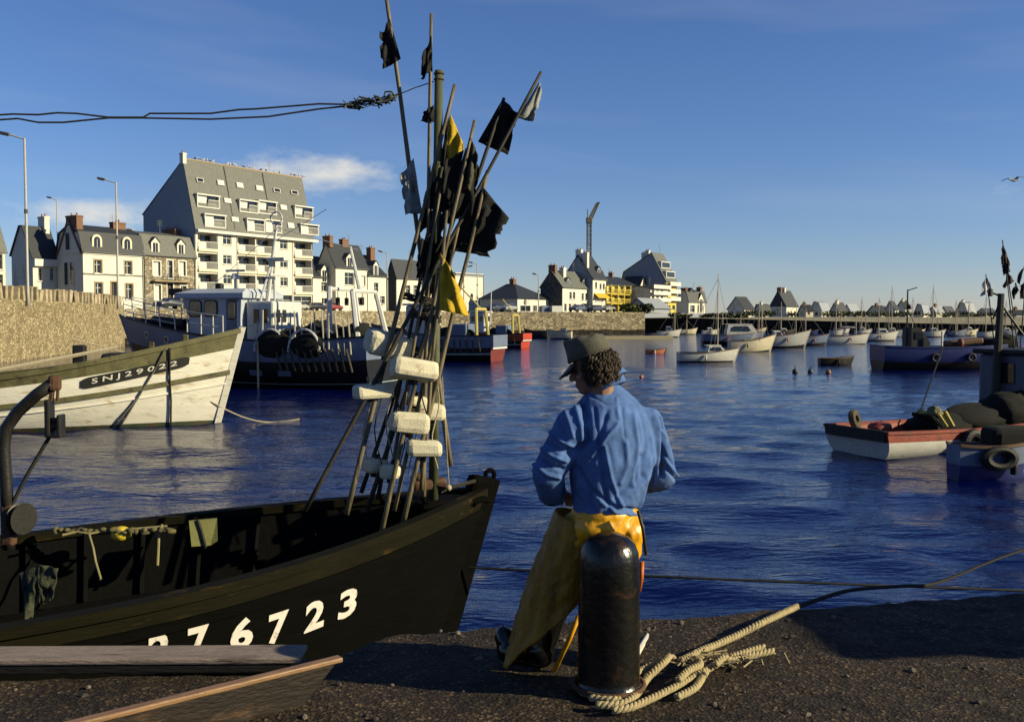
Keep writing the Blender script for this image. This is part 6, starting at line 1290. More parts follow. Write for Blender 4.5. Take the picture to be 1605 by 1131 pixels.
# line from the mast to the left with its frayed tail
def shore_line():
    r = empty('mast_line', at(620, 152, 9.0), 0, 'pair of thin dark lines running from the mast to the upper left', 'rope'); b = at(620, 152, 9.0)
    mb = MB(); mb.tube([at(680, 128, 9.03)-b, at(650, 138, 9.0)-b, at(616, 152, 9.0)-b], 0.005, 5); mb.build('thin_line', rope_d, r)
    for P in ([(548, 164), (500, 163), (450, 167), (400, 171), (375, 172), (330, 178), (235, 178), (225, 184), (170, 184), (120, 178), (90, 177), (60, 180), (20, 179), (-60, 184), (-300, 195)], [(548, 166), (500, 171), (420, 183), (330, 187), (220, 185), (170, 185), (100, 192), (60, 192), (28, 186), (-60, 192), (-300, 204)]):
        mb = MB(); mb.tube([at(x, y, 9.0-0.0006*(548-x))-b for x, y in P], 0.0085, 6); mb.build('line', rope_d, r)
    mb = MB()
    for k in range(60):
        x = rnd.uniform(546, 618); y = 165-(x-546)*0.16+rnd.uniform(-4, 4); q = at(x, y, 9.0)-b; mb.tube([q, q+V((rnd.uniform(-0.06, 0.06), rnd.uniform(-0.04, 0.04), rnd.uniform(-0.03, 0.03))), q+V((rnd.uniform(-0.09, 0.09), rnd.uniform(-0.05, 0.05), rnd.uniform(-0.05, 0.04)))], rnd.uniform(0.004, 0.011), 5)
    mb.ball(at(612, 153, 9.0)-b, 0.035); mb.tube([at(602, 152, 9.0)-b, at(604, 144, 9.0)-b, at(614, 144, 9.0)-b, at(619, 152, 9.0)-b], 0.009, 6); mb.build('frayed_tail', M('rope_weed', (0.08, 0.085, 0.07), 0.9, 0.5), r)
shore_line()
# flags on the boat at the right
D = RWD
dan('flag_pole', 'thin pole with white flag left of the right hand mast', (1545, 430), (1578, 700), D, D, 0.018, bamboo_d, [(((1546, 433), (1556, 452), (1538, 465), (1537, 452)), cl_white, 21.0)], cat='flag pole', group='flag poles on the right hand boat')
dan('flag_pole', 'tallest right hand pole with two dark brown pennants', (1571, 376), (1608, 700), D, D, 0.018, bamboo_d, [(((1572, 380), (1583, 415), (1573, 430), (1568, 405)), cl_brown, 22.0), (((1577, 403), (1584, 425), (1573, 432), (1575, 418)), cl_black, 22.8)], cat='flag pole', group='flag poles on the right hand boat')
dan('flag_pole', 'right hand pole with brown pennants crossing the tallest one', (1578, 424), (1618, 700), D+0.1, D+0.1, 0.018, bamboo_d, [(((1579, 426), (1590, 440), (1574, 452), (1573, 446)), cl_brown, 23.0), (((1592, 442), (1597, 455), (1588, 470), (1586, 455)), cl_black, 23.9)], cat='flag pole', group='flag poles on the right hand boat')
dan('flag_pole', 'pole with brown pennant at the right edge of the picture', (1608, 412), (1590, 700), D+0.2, D+0.2, 0.018, bamboo_d, [(((1606, 416), (1598, 446), (1593, 440), (1600, 424)), cl_brown, 24.0), (((1606, 440), (1604, 468), (1597, 468), (1600, 448)), cl_brown, 25.0)], cat='flag pole', group='flag poles on the right hand boat')

# ------------------------------------------------------------------ things on the quay
wood_top = M('weathered_sunlit_top', (0.3, 0.235, 0.2), 0.8, 0.25, 5, 0.5, stretch=(0.7, 5, 5), stain=(0.1, 0.07, 0.055), stain_amt=0.25, stain_scale=3)
shaded_front = M('timber_shaded_front', (0.012, 0.011, 0.009), 0.7, 0.4, 4, 0.4, stretch=(0.6, 4, 4))  # one timber: sunlit top and shaded front put into separate colours
r = empty('edge_timber', (-1.04, 4.9, 0.012), R(181), 'long weathered timber lying along the quay edge at left', 'timber')
mb = MB(); mb.bbox((1.2, 0, 0.022), (2.3, 0.2, 0.044), 0.008); mb.build('beam', shaded_front, r)
mb = MB(); mb.bbox((1.25, 0, 0.061), (2.5, 0.215, 0.03), 0.008); mb.v = [(x, y, z+0.006*nz((x*3, y*3, 0))) for x, y, z in mb.v]; mb.build('timber_lit_top', wood_top, r)
def plank():
    p0, p1 = V((-0.83, 4.55)), V((-1.72, 3.82)); d = (p1-p0).normalized(); r = empty('edge_plank', (p0.x, p0.y, 0.0), math.atan2(d.y, d.x), 'brown plank standing on edge at the bottom left with its sunlit rim in a lighter colour', 'plank')
    dk = M('plank_side', (0.014, 0.008, 0.004), 0.7, 0.5, 6, 0.4, stretch=(0.8, 3, 3), stain=(0.09, 0.045, 0.02), stain_amt=0.2, stain_scale=5); vw = M('plank_lit_rim', (0.32, 0.18, 0.09), 0.45, 0.35, 5, 0.25, stretch=(0.8, 5, 5))
    mb = MB(); mb.add([(0, -0.02, 0.15), (1.3, -0.02, 0.15), (1.3, -0.02, 0), (0.16, -0.02, 0), (0, 0.02, 0.15), (1.3, 0.02, 0.15), (1.3, 0.02, 0), (0.16, 0.02, 0)], [(0, 1, 2, 3), (7, 6, 5, 4), (0, 4, 5, 1), (1, 5, 6, 2), (2, 6, 7, 3), (3, 7, 4, 0)]); mb.build('board', dk, r)
    mb = MB(); mb.bbox((0.63, 0, 0.163), (1.34, 0.052, 0.024), 0.007); mb.build('lit_rim_strip', vw, r)  # sunlight on the rim put into a lighter orange wood colour
    for x in (0.45, 0.95): mb = MB(); mb.bbox((x, -0.12, 0.06), (0.05, 0.2, 0.12), 0.006, rotm(25, 0, 0)); mb.build('brace', dk, r)
plank()
def shadow_shed():
    r = empty('shadow_shed', (7.9, 5.55, 0), R(9), 'added plank shed unseen beyond the right edge, shading the quay', 'added shadow caster'); tw = M('shadow_shed_boards', (0.03, 0.027, 0.022), 0.8, 0.4, 4, 0.4)  # unseen shed added only to cast shade across the quay
    for k in range(12): mb = MB(); mb.bbox((-1.25, -1.1+0.2*k, 1.0), (0.04, 0.19, 2.0), 0.006); mb.build('plank', tw, r)  # boards of the added shadow shed
    for k in range(13): mb = MB(); mb.bbox((-1.13+0.19*k, -1.22, 1.0), (0.18, 0.04, 2.0), 0.006); mb.build('plank', tw, r)  # boards of the added shadow shed
    mb = MB(); mb.span((-1.2, -1.17, 0), (1.25, 1.2, 1.95)); mb.build('shadow_shed_walls', tw, r); mb = MB(); mb.bbox((0, 0, 2.06), (2.75, 2.75, 0.08), 0.01); mb.build('roof', slate, r)
    mb = MB(); mb.bbox((0.2, -1.27, 0.9), (0.75, 0.05, 1.75), 0.01); mb.build('door', P_wood, r)
shadow_shed()
def rope3(paths, rad, mat, r, name='strand', step=0.008, pitch=0.075):
    for P in paths:
        P = [V(p) for p in P]; pts = []
        for i in range(len(P)-1):   # Catmull-Rom
            p0, p1, p2, p3 = P[max(0, i-1)], P[i], P[i+1], P[min(len(P)-1, i+2)]; n = max(2, int((p2-p1).length/step))
            for k in range(n):
                t = k/n; pts.append(0.5*((2*p1)+(p2-p0)*t+(2*p0-5*p1+4*p2-p3)*t*t+(3*p1-p0-3*p2+p3)*t**3))
        pts.append(P[-1]); s = 0.0; st = [[], [], []]
        for i, p in enumerate(pts):
            t = (pts[min(i+1, len(pts)-1)]-pts[max(0, i-1)]); t = t.normalized() if t.length > 0 else V((1, 0, 0)); a = t.cross(V((0, 0, 1))); a = a.normalized() if a.length > 1e-4 else V((1, 0, 0)); b = a.cross(t)
            if i: s += (p-pts[i-1]).length
            for q in range(3): an = s*2*math.pi/pitch+q*2.094; st[q].append(p+(a*math.cos(an)+b*math.sin(an))*rad*0.48)
        for q in range(3): mb = MB(); mb.tube(st[q], rad*0.56, 6); mb.build(name, mat, r, True)
g = lambda x, y, z=0.025: onz(x, y, z)
rope_y = M('rope_straw', (0.46, 0.37, 0.2), 0.85, 0.2, 30, 0.3)
r = empty('mooring_rope', (0, 0, 0), 0, 'thick pale laid rope coiled on the quay at the feet of the man', 'rope')
rope3([[g(925, 1092), g(962, 1096), g(982, 1087), g(992, 1077), g(993, 1060, 0.04), g(1010, 1047, 0.03), g(1040, 1036, 0.05)],
       [g(935, 1104), g(962, 1104), g(984, 1098), g(1001, 1083), g(1013, 1064), g(1030, 1047, 0.05), g(1042, 1036, 0.06), g(1050, 1028, 0.05), g(1058, 1036, 0.03)],
       [g(960, 1112), g(987, 1108), g(1025, 1092), g(1062, 1074), g(1099, 1054), g(1124, 1039), g(1149, 1028), g(1187, 1016), g(1198, 1014)],
       [g(1060, 1092), g(1069, 1088), g(1089, 1077), g(1100, 1062), g(1106, 1052, 0.05)],
       [g(1062, 1066, 0.05), g(1079, 1050, 0.06), g(1097, 1041, 0.05), g(1090, 1032, 0.04), g(1074, 1030, 0.04)],
       [g(1120, 1042, 0.05), g(1134, 1030, 0.06), g(1146, 1034, 0.04), g(1170, 1028), g(1212, 1020)]], 0.019, rope_y, r)
rope3([[g(1066, 1036, 0.04), g(1099, 1019, 0.035), g(1124, 1009, 0.03), g(1162, 992, 0.04), g(1199, 973, 0.07), g(1249, 950, 0.05)]], 0.021, rope_y, r, 'mooring_line', 0.012)
rope3([[g(1245, 952, 0.05), at(1330, 925, 6.7), at(1410, 943-25, 7.6), at(1470, 912, 8.4), at(1572, 872, 9.6), at(1680, 836, 11)]], 0.014, M('rope_black_shade', (0.008, 0.0075, 0.006), 0.8), r, 'shaded_mooring_line', 0.012)  # rope past the quay edge: its shade put into a near-black colour
mb = MB()
for k in range(60):
    q = g(rnd.uniform(1046, 1205), 0, 0.03) if False else g(1120+rnd.gauss(0, 34), 1036-rnd.gauss(0, 5), 0.03); mb.tube([q, q+V((rnd.uniform(-0.04, 0.04), rnd.uniform(-0.03, 0.03), rnd.uniform(0, 0.03))), q+V((rnd.uniform(-0.06, 0.06), rnd.uniform(-0.04, 0.04), rnd.uniform(-0.01, 0.03)))], 0.004, 4)
mb.build('frayed_end', rope_y, r)['kind'] = 'stuff'
r = empty('white_stick', (0, 0, 0), 0, 'short white stick leaning on the quay edge right of the boot', 'stick'); mb = MB(); mb.tube([g(993, 1032, 0.02), at(1027, 976, 5.75)], [0.018, 0.013], 8); mb.build('stick', M('stick_white', (0.7, 0.66, 0.58), 0.6), r)
r = empty('low_hawser', (0, 0, 0), 0, 'thin dark hawser stretched low over the water across the picture', 'rope'); mb = MB(); mb.tube([at(735, 889, 9.2), at(900, 897, 9.1), at(1100, 906, 9.0), at(1300, 914, 9.0), at(1605, 925, 9.2), at(1900, 920, 9.5)], 0.012, 6); mb.build('hawser', MATS['rope_black_shade'], r)
# ------------------------------------------------------------------ the fisherman
def _ico(sub):
    bm = bmesh.new(); bmesh.ops.create_icosphere(bm, subdivisions=sub, radius=1.0); bm.verts.ensure_lookup_table()
    r = (np.array([tuple(p.co) for p in bm.verts]), np.array([[q.index for q in f.verts] for f in bm.faces])); bm.free(); return r
ICO = {2: _ico(2), 3: _ico(3)}
def blob(parts, voxel, smooth=4):
    vs, fs = [], []
    def sph(c, rr, mt=None, sub=2):
        uv, uf = ICO[sub]; q = uv*np.array(rr)
        if mt is not None: q = q @ np.array(mt).T
        fs.append(uf + sum(len(x) for x in vs)); vs.append(q + np.array(c))
    for P in parts:
        if P[0] == 'e': sph(P[1], P[2], P[3] if len(P) > 3 else None, 3)
        else:
            _, a, b, r0, r1 = P; a, b = V(a), V(b); n = max(1, int((b-a).length/(min(r0, r1)*0.16)))
            for i in range(n+1): k = i/n; q = r0+(r1-r0)*k; sph(a.lerp(b, k), (q, q, q))
    me = bpy.data.meshes.new('b'); me.from_pydata(np.concatenate(vs).tolist(), [], np.concatenate(fs).tolist()); o = bpy.data.objects.new('b', me); COL.objects.link(o)
    m = o.modifiers.new('r', 'REMESH'); m.mode = 'VOXEL'; m.voxel_size = voxel; m.adaptivity = 0
    bpy.context.view_layer.update(); res = bpy.data.meshes.new_from_object(o.evaluated_get(bpy.context.evaluated_depsgraph_get())); bpy.data.objects.remove(o); bpy.data.meshes.remove(me)
    bm = bmesh.new(); bm.from_mesh(res)
    for _ in range(smooth): bmesh.ops.smooth_vert(bm, verts=bm.verts, factor=0.5, use_axis_x=True, use_axis_y=True, use_axis_z=True)
    bm.to_mesh(res); bm.free(); res.update(); return res
def finish(me, name, mat, parent, base, disp=None):
    if disp:
        nn = [v.normal.copy() for v in me.vertices]
        for v, n in zip(me.vertices, nn): v.co = v.co + n*disp(v.co, n)
    for v in me.vertices: v.co -= base
    me.materials.append(mat); me.polygons.foreach_set('use_smooth', [True]*len(me.polygons)); me.name = name; me.update()
    o = bpy.data.objects.new(name, me); COL.objects.link(o)
    if parent: o.parent = parent
    return o
def bollard():
    p = at(954, 1000, 4.60); r = empty('mooring_bollard', (p.x, 4.60, 0.0), 0, 'black iron mooring bollard with shiny domed top in front of the man', 'bollard')
    prof = [(0.17, -0.01), (0.168, 0.025), (0.15, 0.04), (0.146, 0.07), (0.144, 0.3), (0.143, 0.5), (0.142, 0.6), (0.137, 0.655), (0.122, 0.695), (0.095, 0.725), (0.055, 0.743), (0.012, 0.749)]
    mb = MB(); rings = [[V((q*math.cos(a)*(1+0.008*nz((math.cos(a)*3, math.sin(a)*3, z*6))), q*math.sin(a), z+0.004*nz((a, z*5, 0)))) for a in np.linspace(0, 2*math.pi, 48, endpoint=False)] for q, z in prof]
    mb.loft(rings, True, True); mb.build('post', M('bollard_iron', (0.007, 0.0065, 0.006), 0.26, 0.4, 5, 0.2, spec=0.4, bscale=30, stain=(0.06, 0.028, 0.012), stain_amt=0.22, stain_scale=7), r, True)
    mb = MB(); mb.torus((0, 0, 0.035), 0.165, 0.012, None, 40, 6); mb.build('base_ring', rust, r, True)
bollard()
def fisherman():
    at = lambda px, py, D: globals()['at'](px, py, D+0.14)
    base = V((0.42, 4.9, 0.0)); f = V((-0.64, 0.77, 0)).normalized(); rt = V((f.y, -f.x, 0)); RZ = Matrix.Rotation(math.atan2(rt.y, rt.x), 3, 'Z')
    skin = M('skin', (0.36, 0.2, 0.13), 0.55, 0.15, 12, 0.1)
    # joints
    shL, shR = at(898, 668, 4.60), at(1016, 664, 4.80); elL, elR = at(858, 742, 4.60), at(1040, 744, 4.88); wrL, wrR = at(866, 772, 4.74), at(990, 765, 5.1)
    neck = at(943, 606, 4.68); hc = at(928, 575, 4.68); hip = at(945, 815, 4.68); hipL, hipR = at(905, 850, 4.72), at(962, 850, 4.68)
    anL = V((at(838, 1040, 4.76).x, 4.90, 0.09)); anR = V((at(962, 1040, 4.84).x, 4.98, 0.09))
    # head frame: looks left and slightly down
    hf = V((-0.94, 0.26, -0.24)).normalized(); hl = V((0, 0, 1)).cross(hf).normalized(); hu = hf.cross(hl).normalized(); HM = Matrix((hf, hl, hu)).transposed(); H = lambda x, y, z: hc + HM @ V((x, y, z))
    body = [('e', H(-0.012, 0, 0.035), (0.098, 0.077, 0.095), HM), ('e', H(0.03, 0, -0.05), (0.066, 0.058, 0.072), HM), ('e', H(0.066, 0, -0.103), (0.026, 0.03, 0.02), HM),
            ('c', H(0.088, 0, 0.004), H(0.112, 0, -0.034), 0.012, 0.016), ('e', H(0.083, 0, 0.02), (0.018, 0.045, 0.012), HM), ('e', H(0.088, 0, -0.068), (0.016, 0.025, 0.008), HM), ('e', H(0.085, 0, -0.083), (0.014, 0.022, 0.008), HM),
            ('e', H(-0.005, 0.078, -0.01), (0.02, 0.012, 0.034), HM), ('e', H(-0.005, -0.078, -0.01), (0.02, 0.012, 0.034), HM), ('e', H(0.055, 0.045, -0.035), (0.028, 0.022, 0.02), HM), ('e', H(0.055, -0.045, -0.035), (0.028, 0.022, 0.02), HM),
            ('c', H(-0.03, 0, -0.07), neck - V((0, 0, 0.06)), 0.06, 0.062)]
    body += [('c', neck - V((0, 0, 0.06)), hip, 0.07, 0.085), ('c', neck - V((0, 0, 0.1)), shL, 0.05, 0.05), ('c', neck - V((0, 0, 0.1)), shR, 0.05, 0.05), ('c', shL, elL, 0.05, 0.042), ('c', elL, wrL, 0.042, 0.03), ('c', shR, elR, 0.05, 0.042), ('c', elR, wrR, 0.042, 0.03),
             ('c', hip, hipL, 0.08, 0.08), ('c', hip, hipR, 0.08, 0.08), ('c', hipL, anL, 0.075, 0.045), ('c', hipR, anR, 0.075, 0.045)]
    def hand(w, d, side, curl):
        d = d.normalized(); up = V((0, 0, 1)); la = up.cross(d).normalized(); out = [('c', w, w + d*0.05, 0.028, 0.034)]
        for i, (ofs, L) in enumerate(((-0.033, 0.066), (-0.011, 0.076), (0.011, 0.07), (0.033, 0.056))):
            a = w + d*0.075 + la*ofs; b = a + d*L*0.5 - up*0.012*curl; c = b + d*L*0.3 - up*0.024*curl; e = c + d*L*0.12 - up*0.03*curl; out += [('c', w + d*0.03 + la*ofs*0.7, a, 0.014, 0.0105), ('c', a, b, 0.0105, 0.0095), ('c', b, c, 0.0095, 0.009), ('c', c, e, 0.009, 0.0075)]
        a = w + d*0.02 + la*side*0.03; b = a + d*0.04 + la*side*0.028 - up*0.01; c = b + d*0.032 + la*side*0.004 - up*0.012; return out + [('c', a, b, 0.015, 0.012), ('c', b, c, 0.0115, 0.009)]
    tgt = at(930, 772, 5.12); body += hand(wrL + (tgt-wrL).normalized()*0.03, tgt-wrL, 1, 1.0) + hand(wrR + (tgt-wrR).normalized()*0.03, tgt-wrR, -1, 1.2)
    root = finish(blob(body, 0.0062, 3), 'person', skin, None, base); root.location = base
    tag(root, 'fisherman seen from behind in blue denim jacket and yellow oilskins looking down', 'person')
    for sd in (1, -1): mb = MB(); mb.ball(H(0.083, sd*0.03, 0.0)-base, 0.0115); mb.build('eye', M('eye_dark', (0.05, 0.04, 0.03), 0.2), root, True)
    # hair: curls round the back of the head
    mb = MB(); hr = random.Random(4)
    for k in range(1700):   # wavy strands growing from the scalp and hanging over the collar
        th = hr.uniform(1.15, 5.13); z = hr.uniform(-0.055, 0.07); rr = math.sqrt(max(0.05, 1-((z-0.03)/0.16)**2)); q = V((-0.012+0.096*rr*math.cos(th), 0.079*rr*math.sin(th), z)); n = V((math.cos(th), math.sin(th), 0)).normalized()
        ph = hr.uniform(0, 6.28); tw = n.cross(V((0, 0, 1))); L = hr.uniform(0.03, 0.06); am = hr.uniform(0.004, 0.011); out = hr.uniform(0.004, 0.03); pts = []
        for i in range(8):
            u = i/7; pts.append(H(*(q + n*(out*math.sin(u*2.2)) + V((0, 0, -L*u)) + tw*am*math.sin(ph+u*9) + n*am*0.7*math.cos(ph+u*9)))-base)
        mb.tube(pts, [0.002, 0.0026, 0.0027, 0.0026, 0.0024, 0.002, 0.0015, 0.0007], 4)
    mb.build('hair', M('hair_brown', (0.045, 0.024, 0.008), 0.5, 0.5, 25, 0.1, spec=0.4), root, True)
    # cap: soft crown, band and drooping visor
    capm_ = M('cap_cloth', (0.13, 0.125, 0.095), 0.9, 0.2, 14, 0.4, bscale=220); mb = MB(); rings = []
    for z, rx, ry, sx in ((0.055, 0.108, 0.092, 0.002), (0.08, 0.109, 0.093, 0.0), (0.11, 0.106, 0.09, 0.004), (0.138, 0.1, 0.085, 0.01), (0.152, 0.092, 0.078, 0.012), (0.15, 0.07, 0.055, 0.012), (0.143, 0.03, 0.02, 0.012)):
        rings.append([H(sx+rx*math.cos(a)*(1+0.05*nz((math.cos(a)*2, math.sin(a)*2, z*14))), ry*math.sin(a)*(1+0.05*nz((math.cos(a)*2, z*14, math.sin(a)*2))), z - 0.16*(rx*math.cos(a))*0.6 + 0.014*nz((math.cos(a)*1.6, math.sin(a)*1.6, z*20)) + (0.012*math.cos(a) if z > 0.1 else 0))-base for a in np.linspace(0, 2*math.pi, 40, endpoint=False)])
    mb.loft(rings, True, True); cap = mb.build('cap', capm_, root, True)
    mb = MB(); rows = []
    for i in range(17):
        a = R(-58)+R(116)*i/16; c, s = math.cos(a), math.sin(a); row = []
        for k in range(5): u = k/4; row.append(H(0.1*c+0.075*u*max(0.0, c)**0.7, 0.088*s*(1-0.12*u), 0.045-0.03*c*0.3 - 0.045*u*max(0, c)**0.6 - 0.01*u))
        rows.append(row)
    mb.loft([[q-base for q in r_] for r_ in rows], False); vz = mb.build('visor', M('visor_black', (0.015, 0.014, 0.013), 0.4), cap, True); sm = vz.modifiers.new('t', 'SOLIDIFY'); sm.thickness = 0.005
    mb = MB(); mb.tube([H(0.1085*math.cos(a), 0.0925*math.sin(a), 0.058-0.0105*math.cos(a))-base for a in np.linspace(0, 2*math.pi, 40)], 0.0035, 6, 0, False); mb.build('cap_band', capm_, cap, True)
    # jacket
    denim = M('denim', (0.1, 0.19, 0.46), 0.9, 0.3, 9, 0.35, bscale=300, stain=(0.16, 0.26, 0.52), stain_amt=0.2, stain_scale=3, spec=0.15)
    SL = [(606, 952, 20), (616, 952, 34), (628, 953, 50), (642, 955, 62), (660, 957, 69), (690, 960, 74), (720, 961, 75), (750, 959, 71), (780, 955, 63), (798, 952, 57), (806, 952, 53)]
    J = []
    for i in range(61):
        y = 606+200*i/60; k = max(j for j in range(len(SL)-1) if SL[j][0] <= y+1e-6); u = (y-SL[k][0])/(SL[k+1][0]-SL[k][0]); cx = SL[k][1]+(SL[k+1][1]-SL[k][1])*u; w = (SL[k][2]+(SL[k+1][2]-SL[k][2])*u)/338/0.897
        J.append(('e', at(cx, y, 4.72), (w, w*0.72, 0.035), RZ))
    J += [('c', shL + V((0.03, 0, 0.0)), shR - V((0.03, 0, 0)), 0.078, 0.078), ('c', neck - V((0, 0, 0.06)), shL, 0.055, 0.075), ('c', neck - V((0, 0, 0.06)), shR, 0.055, 0.075),
         ('c', shL, elL, 0.09, 0.08), ('c', elL, wrL, 0.08, 0.07), ('c', shR, elR, 0.086, 0.072), ('c', elR, wrR.lerp(elR, 0.1), 0.072, 0.06)]
    def seg(p, a, b):
        d = b-a; t = max(0, min(1, (p-a).dot(d)/d.dot(d))); return (p-(a+d*t)).length, t
    # folds of the cloth: ridges (+) and creases (-), in photo pixels on the side turned to us
    FL = [([(914, 632), (920, 660), (921, 690), (905, 704), (892, 706)], 7, -0.020), ([(903, 640), (910, 668), (911, 690)], 6, 0.010), ([(951, 645), (942, 680), (930, 718)], 7, -0.008), ([(968, 664), (948, 688), (928, 716)], 5, 0.009),
          ([(1022, 715), (1012, 752), (985, 784), (953, 802)], 7, 0.009), ([(1006, 715), (996, 748), (966, 780)], 8, -0.010), ([(980, 690), (984, 728), (972, 756)], 6, 0.006), ([(1035, 645), (1043, 668), (1041, 705), (1036, 745)], 6, -0.022),
          ([(1042, 712), (1056, 728), (1068, 746)], 4.5, -0.008), ([(1038, 728), (1052, 742), (1064, 757)], 4.5, -0.008), ([(1042, 720), (1054, 735), (1067, 752)], 4, 0.007), ([(1050, 690), (1058, 705), (1064, 722)], 5, -0.005),
          ([(856, 672), (878, 690), (900, 702)], 5, 0.009), ([(850, 686), (872, 703), (895, 714)], 5, -0.011), ([(846, 700), (868, 716), (886, 722)], 5, 0.009), ([(842, 714), (862, 730), (882, 734)], 5, -0.010), ([(838, 728), (858, 744), (876, 748)], 5, 0.009), ([(872, 646), (882, 668), (886, 690)], 6, -0.009), ([(884, 640), (893, 664), (898, 684)], 5, 0.007),
          ([(930, 770), (960, 792), (1000, 800)], 5, -0.009), ([(940, 784), (965, 803), (998, 806)], 4, 0.007), ([(966, 625), (969, 655)], 4, 0.004), ([(905, 735), (922, 765), (926, 795)], 8, -0.010), ([(1002, 640), (1012, 690), (1006, 745)], 5, -0.006), ([(993, 650), (1000, 700), (992, 760)], 5, 0.006), ([(975, 640), (980, 690)], 4, -0.004), ([(932, 640), (938, 690), (946, 740)], 5, -0.006), ([(948, 700), (958, 750), (975, 795)], 5, 0.007), ([(938, 705), (946, 760), (955, 800)], 5, -0.008), ([(1020, 690), (1024, 740), (1012, 790)], 5, -0.007), ([(925, 620), (950, 634), (985, 634), (1015, 645)], 3, -0.004)]
    def folds(p, n):
        d = 0.003*noise.noise(p*6) + 0.0032*(0.6-2.2*abs(noise.noise(V((p.x*15+p.z*9, p.y*10, p.z*4-p.x*4))))) + 0.0014*(0.6-2*abs(noise.noise(V((p.x*20-p.z*18, p.y*14, p.z*12+p.x*10))))) + 0.001*noise.noise(p*40)
        if n.y < 0.35:
            px = 802.5+F*p.x/(p.y*cp-(p.z-CZ)*sp); py = 565.5-F*(p.y*sp+(p.z-CZ)*cp)/(p.y*cp-(p.z-CZ)*sp); k = min(1, (0.35-n.y)*2)
            for L, w, amp in FL:
                best = 1e9
                for (x0, y0), (x1, y1) in zip(L, L[1:]):
                    dx, dy = x1-x0, y1-y0; t = max(0, min(1, ((px-x0)*dx+(py-y0)*dy)/(dx*dx+dy*dy))); best = min(best, (px-x0-t*dx)**2+(py-y0-t*dy)**2)
                w *= 0.62
                if best < 9*w*w: d += k*amp*1.45*math.exp(-best/(w*w))
        else:
            d += 0.008*(1-2*abs(noise.noise(V((p.x*8, p.y*8, p.z*3)))))
        lowz = max(0, 1-abs(p.z-0.855)/0.05); d += 0.01*lowz*noise.noise(V((p.x*24, p.y*24, p.z*5)))
        return d
    jk = finish(blob(J, 0.0055, 6), 'jacket', denim, root, base, folds)
    # yoke and side seams, collar, cuffs, waistband
    dn2 = M('denim_seam', (0.07, 0.12, 0.28), 0.9, 0.2, 20, 0.2)
    ct = at(951, 606, 4.70); nd = (V((-0.45, 0.2, 1))).normalized(); ex = nd.cross(V((0, 1, 0))).normalized()*-1; ey = nd.cross(ex); rows = []
    for i in range(36):
        a = 2*math.pi*i/35; k = 1+0.05*math.sin(3*a); row = []
        for u in (0, 0.4, 0.75, 1.0, 0.9, 0.55):
            j = (0, 0.4, 0.75, 1.0, 0.9, 0.55).index(u); out_ = 0.088 if j < 3 else (0.094 if j == 3 else 0.106+0.01*(j-4)); row.append(ct + (ex*math.cos(a)*1.05+ey*math.sin(a)*0.92)*out_*k + nd*(0.075*u-0.014) - base)
        rows.append(row)
    mb = MB(); mb.loft(rows, False); cl = mb.build('collar', denim, jk, True); sm = cl.modifiers.new('t', 'SOLIDIFY'); sm.thickness = 0.006
    for w, e in ((wrL, elL), (wrR, elR)):
        d = (w-e).normalized(); c0 = w - d*0.015; e1 = d.orthogonal().normalized(); e2 = d.cross(e1); mb = MB(); mb.loft([[c0 + d*k*0.03 + (e1*math.cos(a)+e2*math.sin(a))*rr*(1+0.06*math.sin(3*a)) - base for a in np.linspace(0, 2*math.pi, 24, endpoint=False)] for k, rr in ((-1.6, 0.056), (-1.2, 0.066), (0, 0.066), (1, 0.063), (1.0, 0.055), (0, 0.054))]); mb.build('cuff', dn2, jk, True)
    # oilskins: hip wrap and wide left leg, flap edges
    oil = M('oilskin_yellow', (0.84, 0.4, 0.002), 0.42, 0.12, 5, 0.2, spec=0.45, stain=(0.5, 0.22, 0.004), stain_amt=0.16, stain_scale=4)
    O = [('e', at(948, 822, 4.71), (0.185, 0.14, 0.12), RZ), ('e', at(948, 802, 4.71), (0.175, 0.135, 0.07), RZ), ('c', at(912, 840, 4.72), at(900, 865, 4.74), 0.125, 0.11), ('c', at(985, 835, 4.68), at(988, 852, 4.68), 0.085, 0.06), ('c', at(968, 845, 4.74), anR+V((0, 0, 0.3)), 0.12, 0.1)]
    def ofold(p, n): return 0.008*(1-2.4*abs(noise.noise(V((p.x*11+p.z*3, p.y*7, p.z*2.4))))) + 0.006*(1-2*abs(noise.noise(V((p.x*16-p.z*10, p.y*12, p.z*9))))) + 0.002*noise.noise(p*30)
    ok = finish(blob(O, 0.0075, 5), 'oilskin_trousers', oil, root, base, ofold)
    def flap():
        a0, a1 = at(915, 812, 4.74), at(836, 1052, 4.78); ax = (a1-a0).normalized(); e1 = V((0, -1, 0)); e1 = (e1-ax*e1.dot(ax)).normalized(); e2 = ax.cross(e1); e2 = e2 if e2.x < 0 else -e2; rows = []
        for i in range(41):
            ph = R(-62+225*i/40); d_ = math.degrees(ph); km = 0.30+0.68*max(0, min(1, (d_+62)/118))**1.15 if d_ < 60 else 0.98; km += 0.012*math.sin(ph*7)
            row = []
            for j in range(41):
                k = km*j/40; q = a0.lerp(a1, k); rr = 0.145+0.012*math.sin(k*3)+0.022*min(1, k*2.5)*(0.7-2.2*abs(noise.noise(V((ph*3.1+k*1.2, k*1.1, 5)))))+0.009*(0.6-2*abs(noise.noise(V((ph*4-k*7, k*8+ph*2, 2)))))+(0.012*max(0, (j-34)/6) if d_ > -20 else 0.008*max(0, (j-34)/6))
                row.append(q+(e1*math.cos(ph)+e2*math.sin(ph))*rr-base)
            rows.append(row)
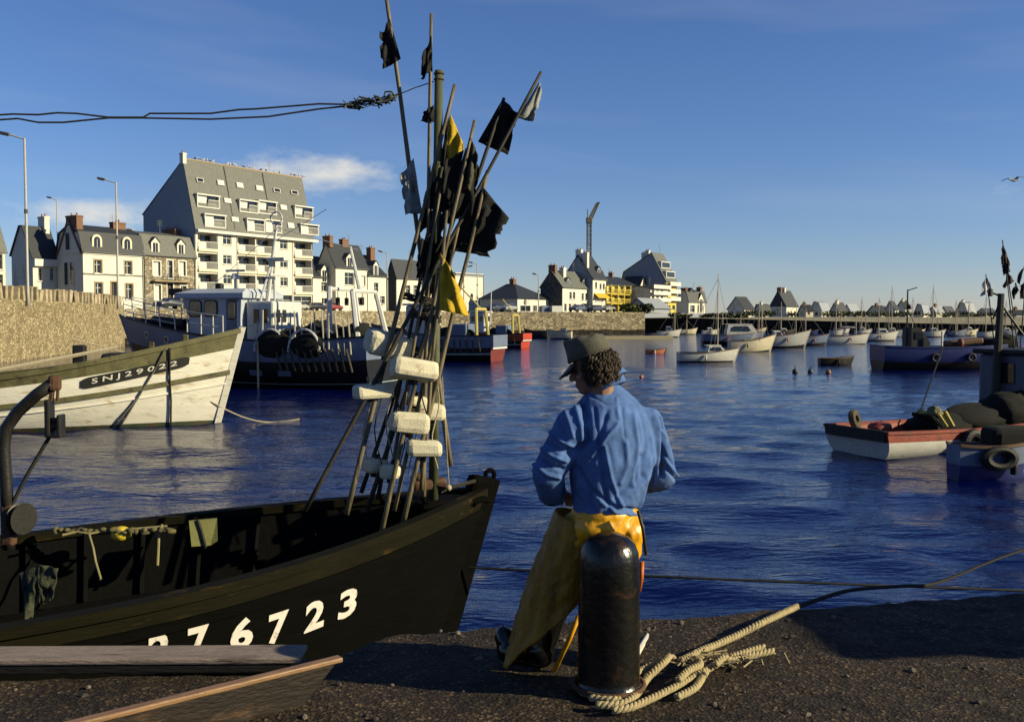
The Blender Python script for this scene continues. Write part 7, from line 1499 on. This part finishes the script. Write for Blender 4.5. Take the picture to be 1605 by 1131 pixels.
        mb = MB(); mb.loft(rows, False); o = mb.build('oilskin_flap', M('oilskin_shade_brown', (0.36, 0.175, 0.008), 0.55, 0.35, 22, 0.35, stretch=(1, 1, 0.25), stain=(0.16, 0.07, 0.006), stain_amt=0.3, stain_scale=7), ok, True); sm = o.modifiers.new('t', 'SOLIDIFY'); sm.thickness = 0.007  # leg's shade put into a browner colour than the yellow trousers
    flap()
    def strip(P, w, name, mat, th=0.012):
        mb = MB(); mb.tube([V(p)-base for p in P], w, 8, 0, True, th/w); return mb.build(name, mat, ok, True)
    strip([at(907, 965, 4.66), at(893, 1000, 4.68), at(866, 1056, 4.72)], 0.012, 'oilskin_lit_edge', oil, 0.012)  # full yellow strip stands in for the flap's sunlit edge
    strip([at(1006, 880, 4.6), at(1005, 905, 4.59), at(1001, 926, 4.6)], 0.014, 'strap_end', M('strap_orange', (0.55, 0.13, 0.01), 0.5), 0.012)
    strip([at(1000, 800, 4.52), at(1008, 830, 4.52), at(1012, 868, 4.55)], 0.012, 'brace_strap', M('strap_dark', (0.05, 0.04, 0.02), 0.6), 0.008)
    # black rubber thigh boots
    bt = M('boot_rubber', (0.006, 0.006, 0.006), 0.22, 0.3, 4, 0.08, spec=0.5)
    def boot(parts, name): 
        def d(p, n): return 0.005*(1-2*abs(noise.noise(V((p.x*9, p.y*9, p.z*3.5+p.x*3))))) + 0.003*noise.noise(p*9) if p.z > 0.12 else 0
        return finish(blob(parts, 0.009, 4), name, bt, root, base, d)
    tR = anR + f*0.17; b = boot([('c', anR+V((0, 0, 0.26)), V((anR.x, anR.y, 0.09)), 0.085, 0.075), ('c', V((anR.x, anR.y-0.02, 0.065)), V((tR.x, tR.y, 0.055)), 0.062, 0.052)], 'boot')
    fl = V((-0.9, 0.42, 0)); tL = V((anL.x, anL.y, 0)) + fl*0.14
    b = boot([('c', at(905, 860, 4.76), at(864, 950, 4.80), 0.1, 0.095), ('c', at(864, 950, 4.80), V((anL.x+0.01, anL.y+0.01, 0.1)), 0.095, 0.085), ('c', V((anL.x+0.03, anL.y, 0.075)), V((tL.x, tL.y, 0.072)), 0.075, 0.07), ('c', V((tL.x, tL.y, 0.08)), V((tL.x-0.03, tL.y+0.02, 0.14)), 0.062, 0.05)], 'boot')
fisherman()
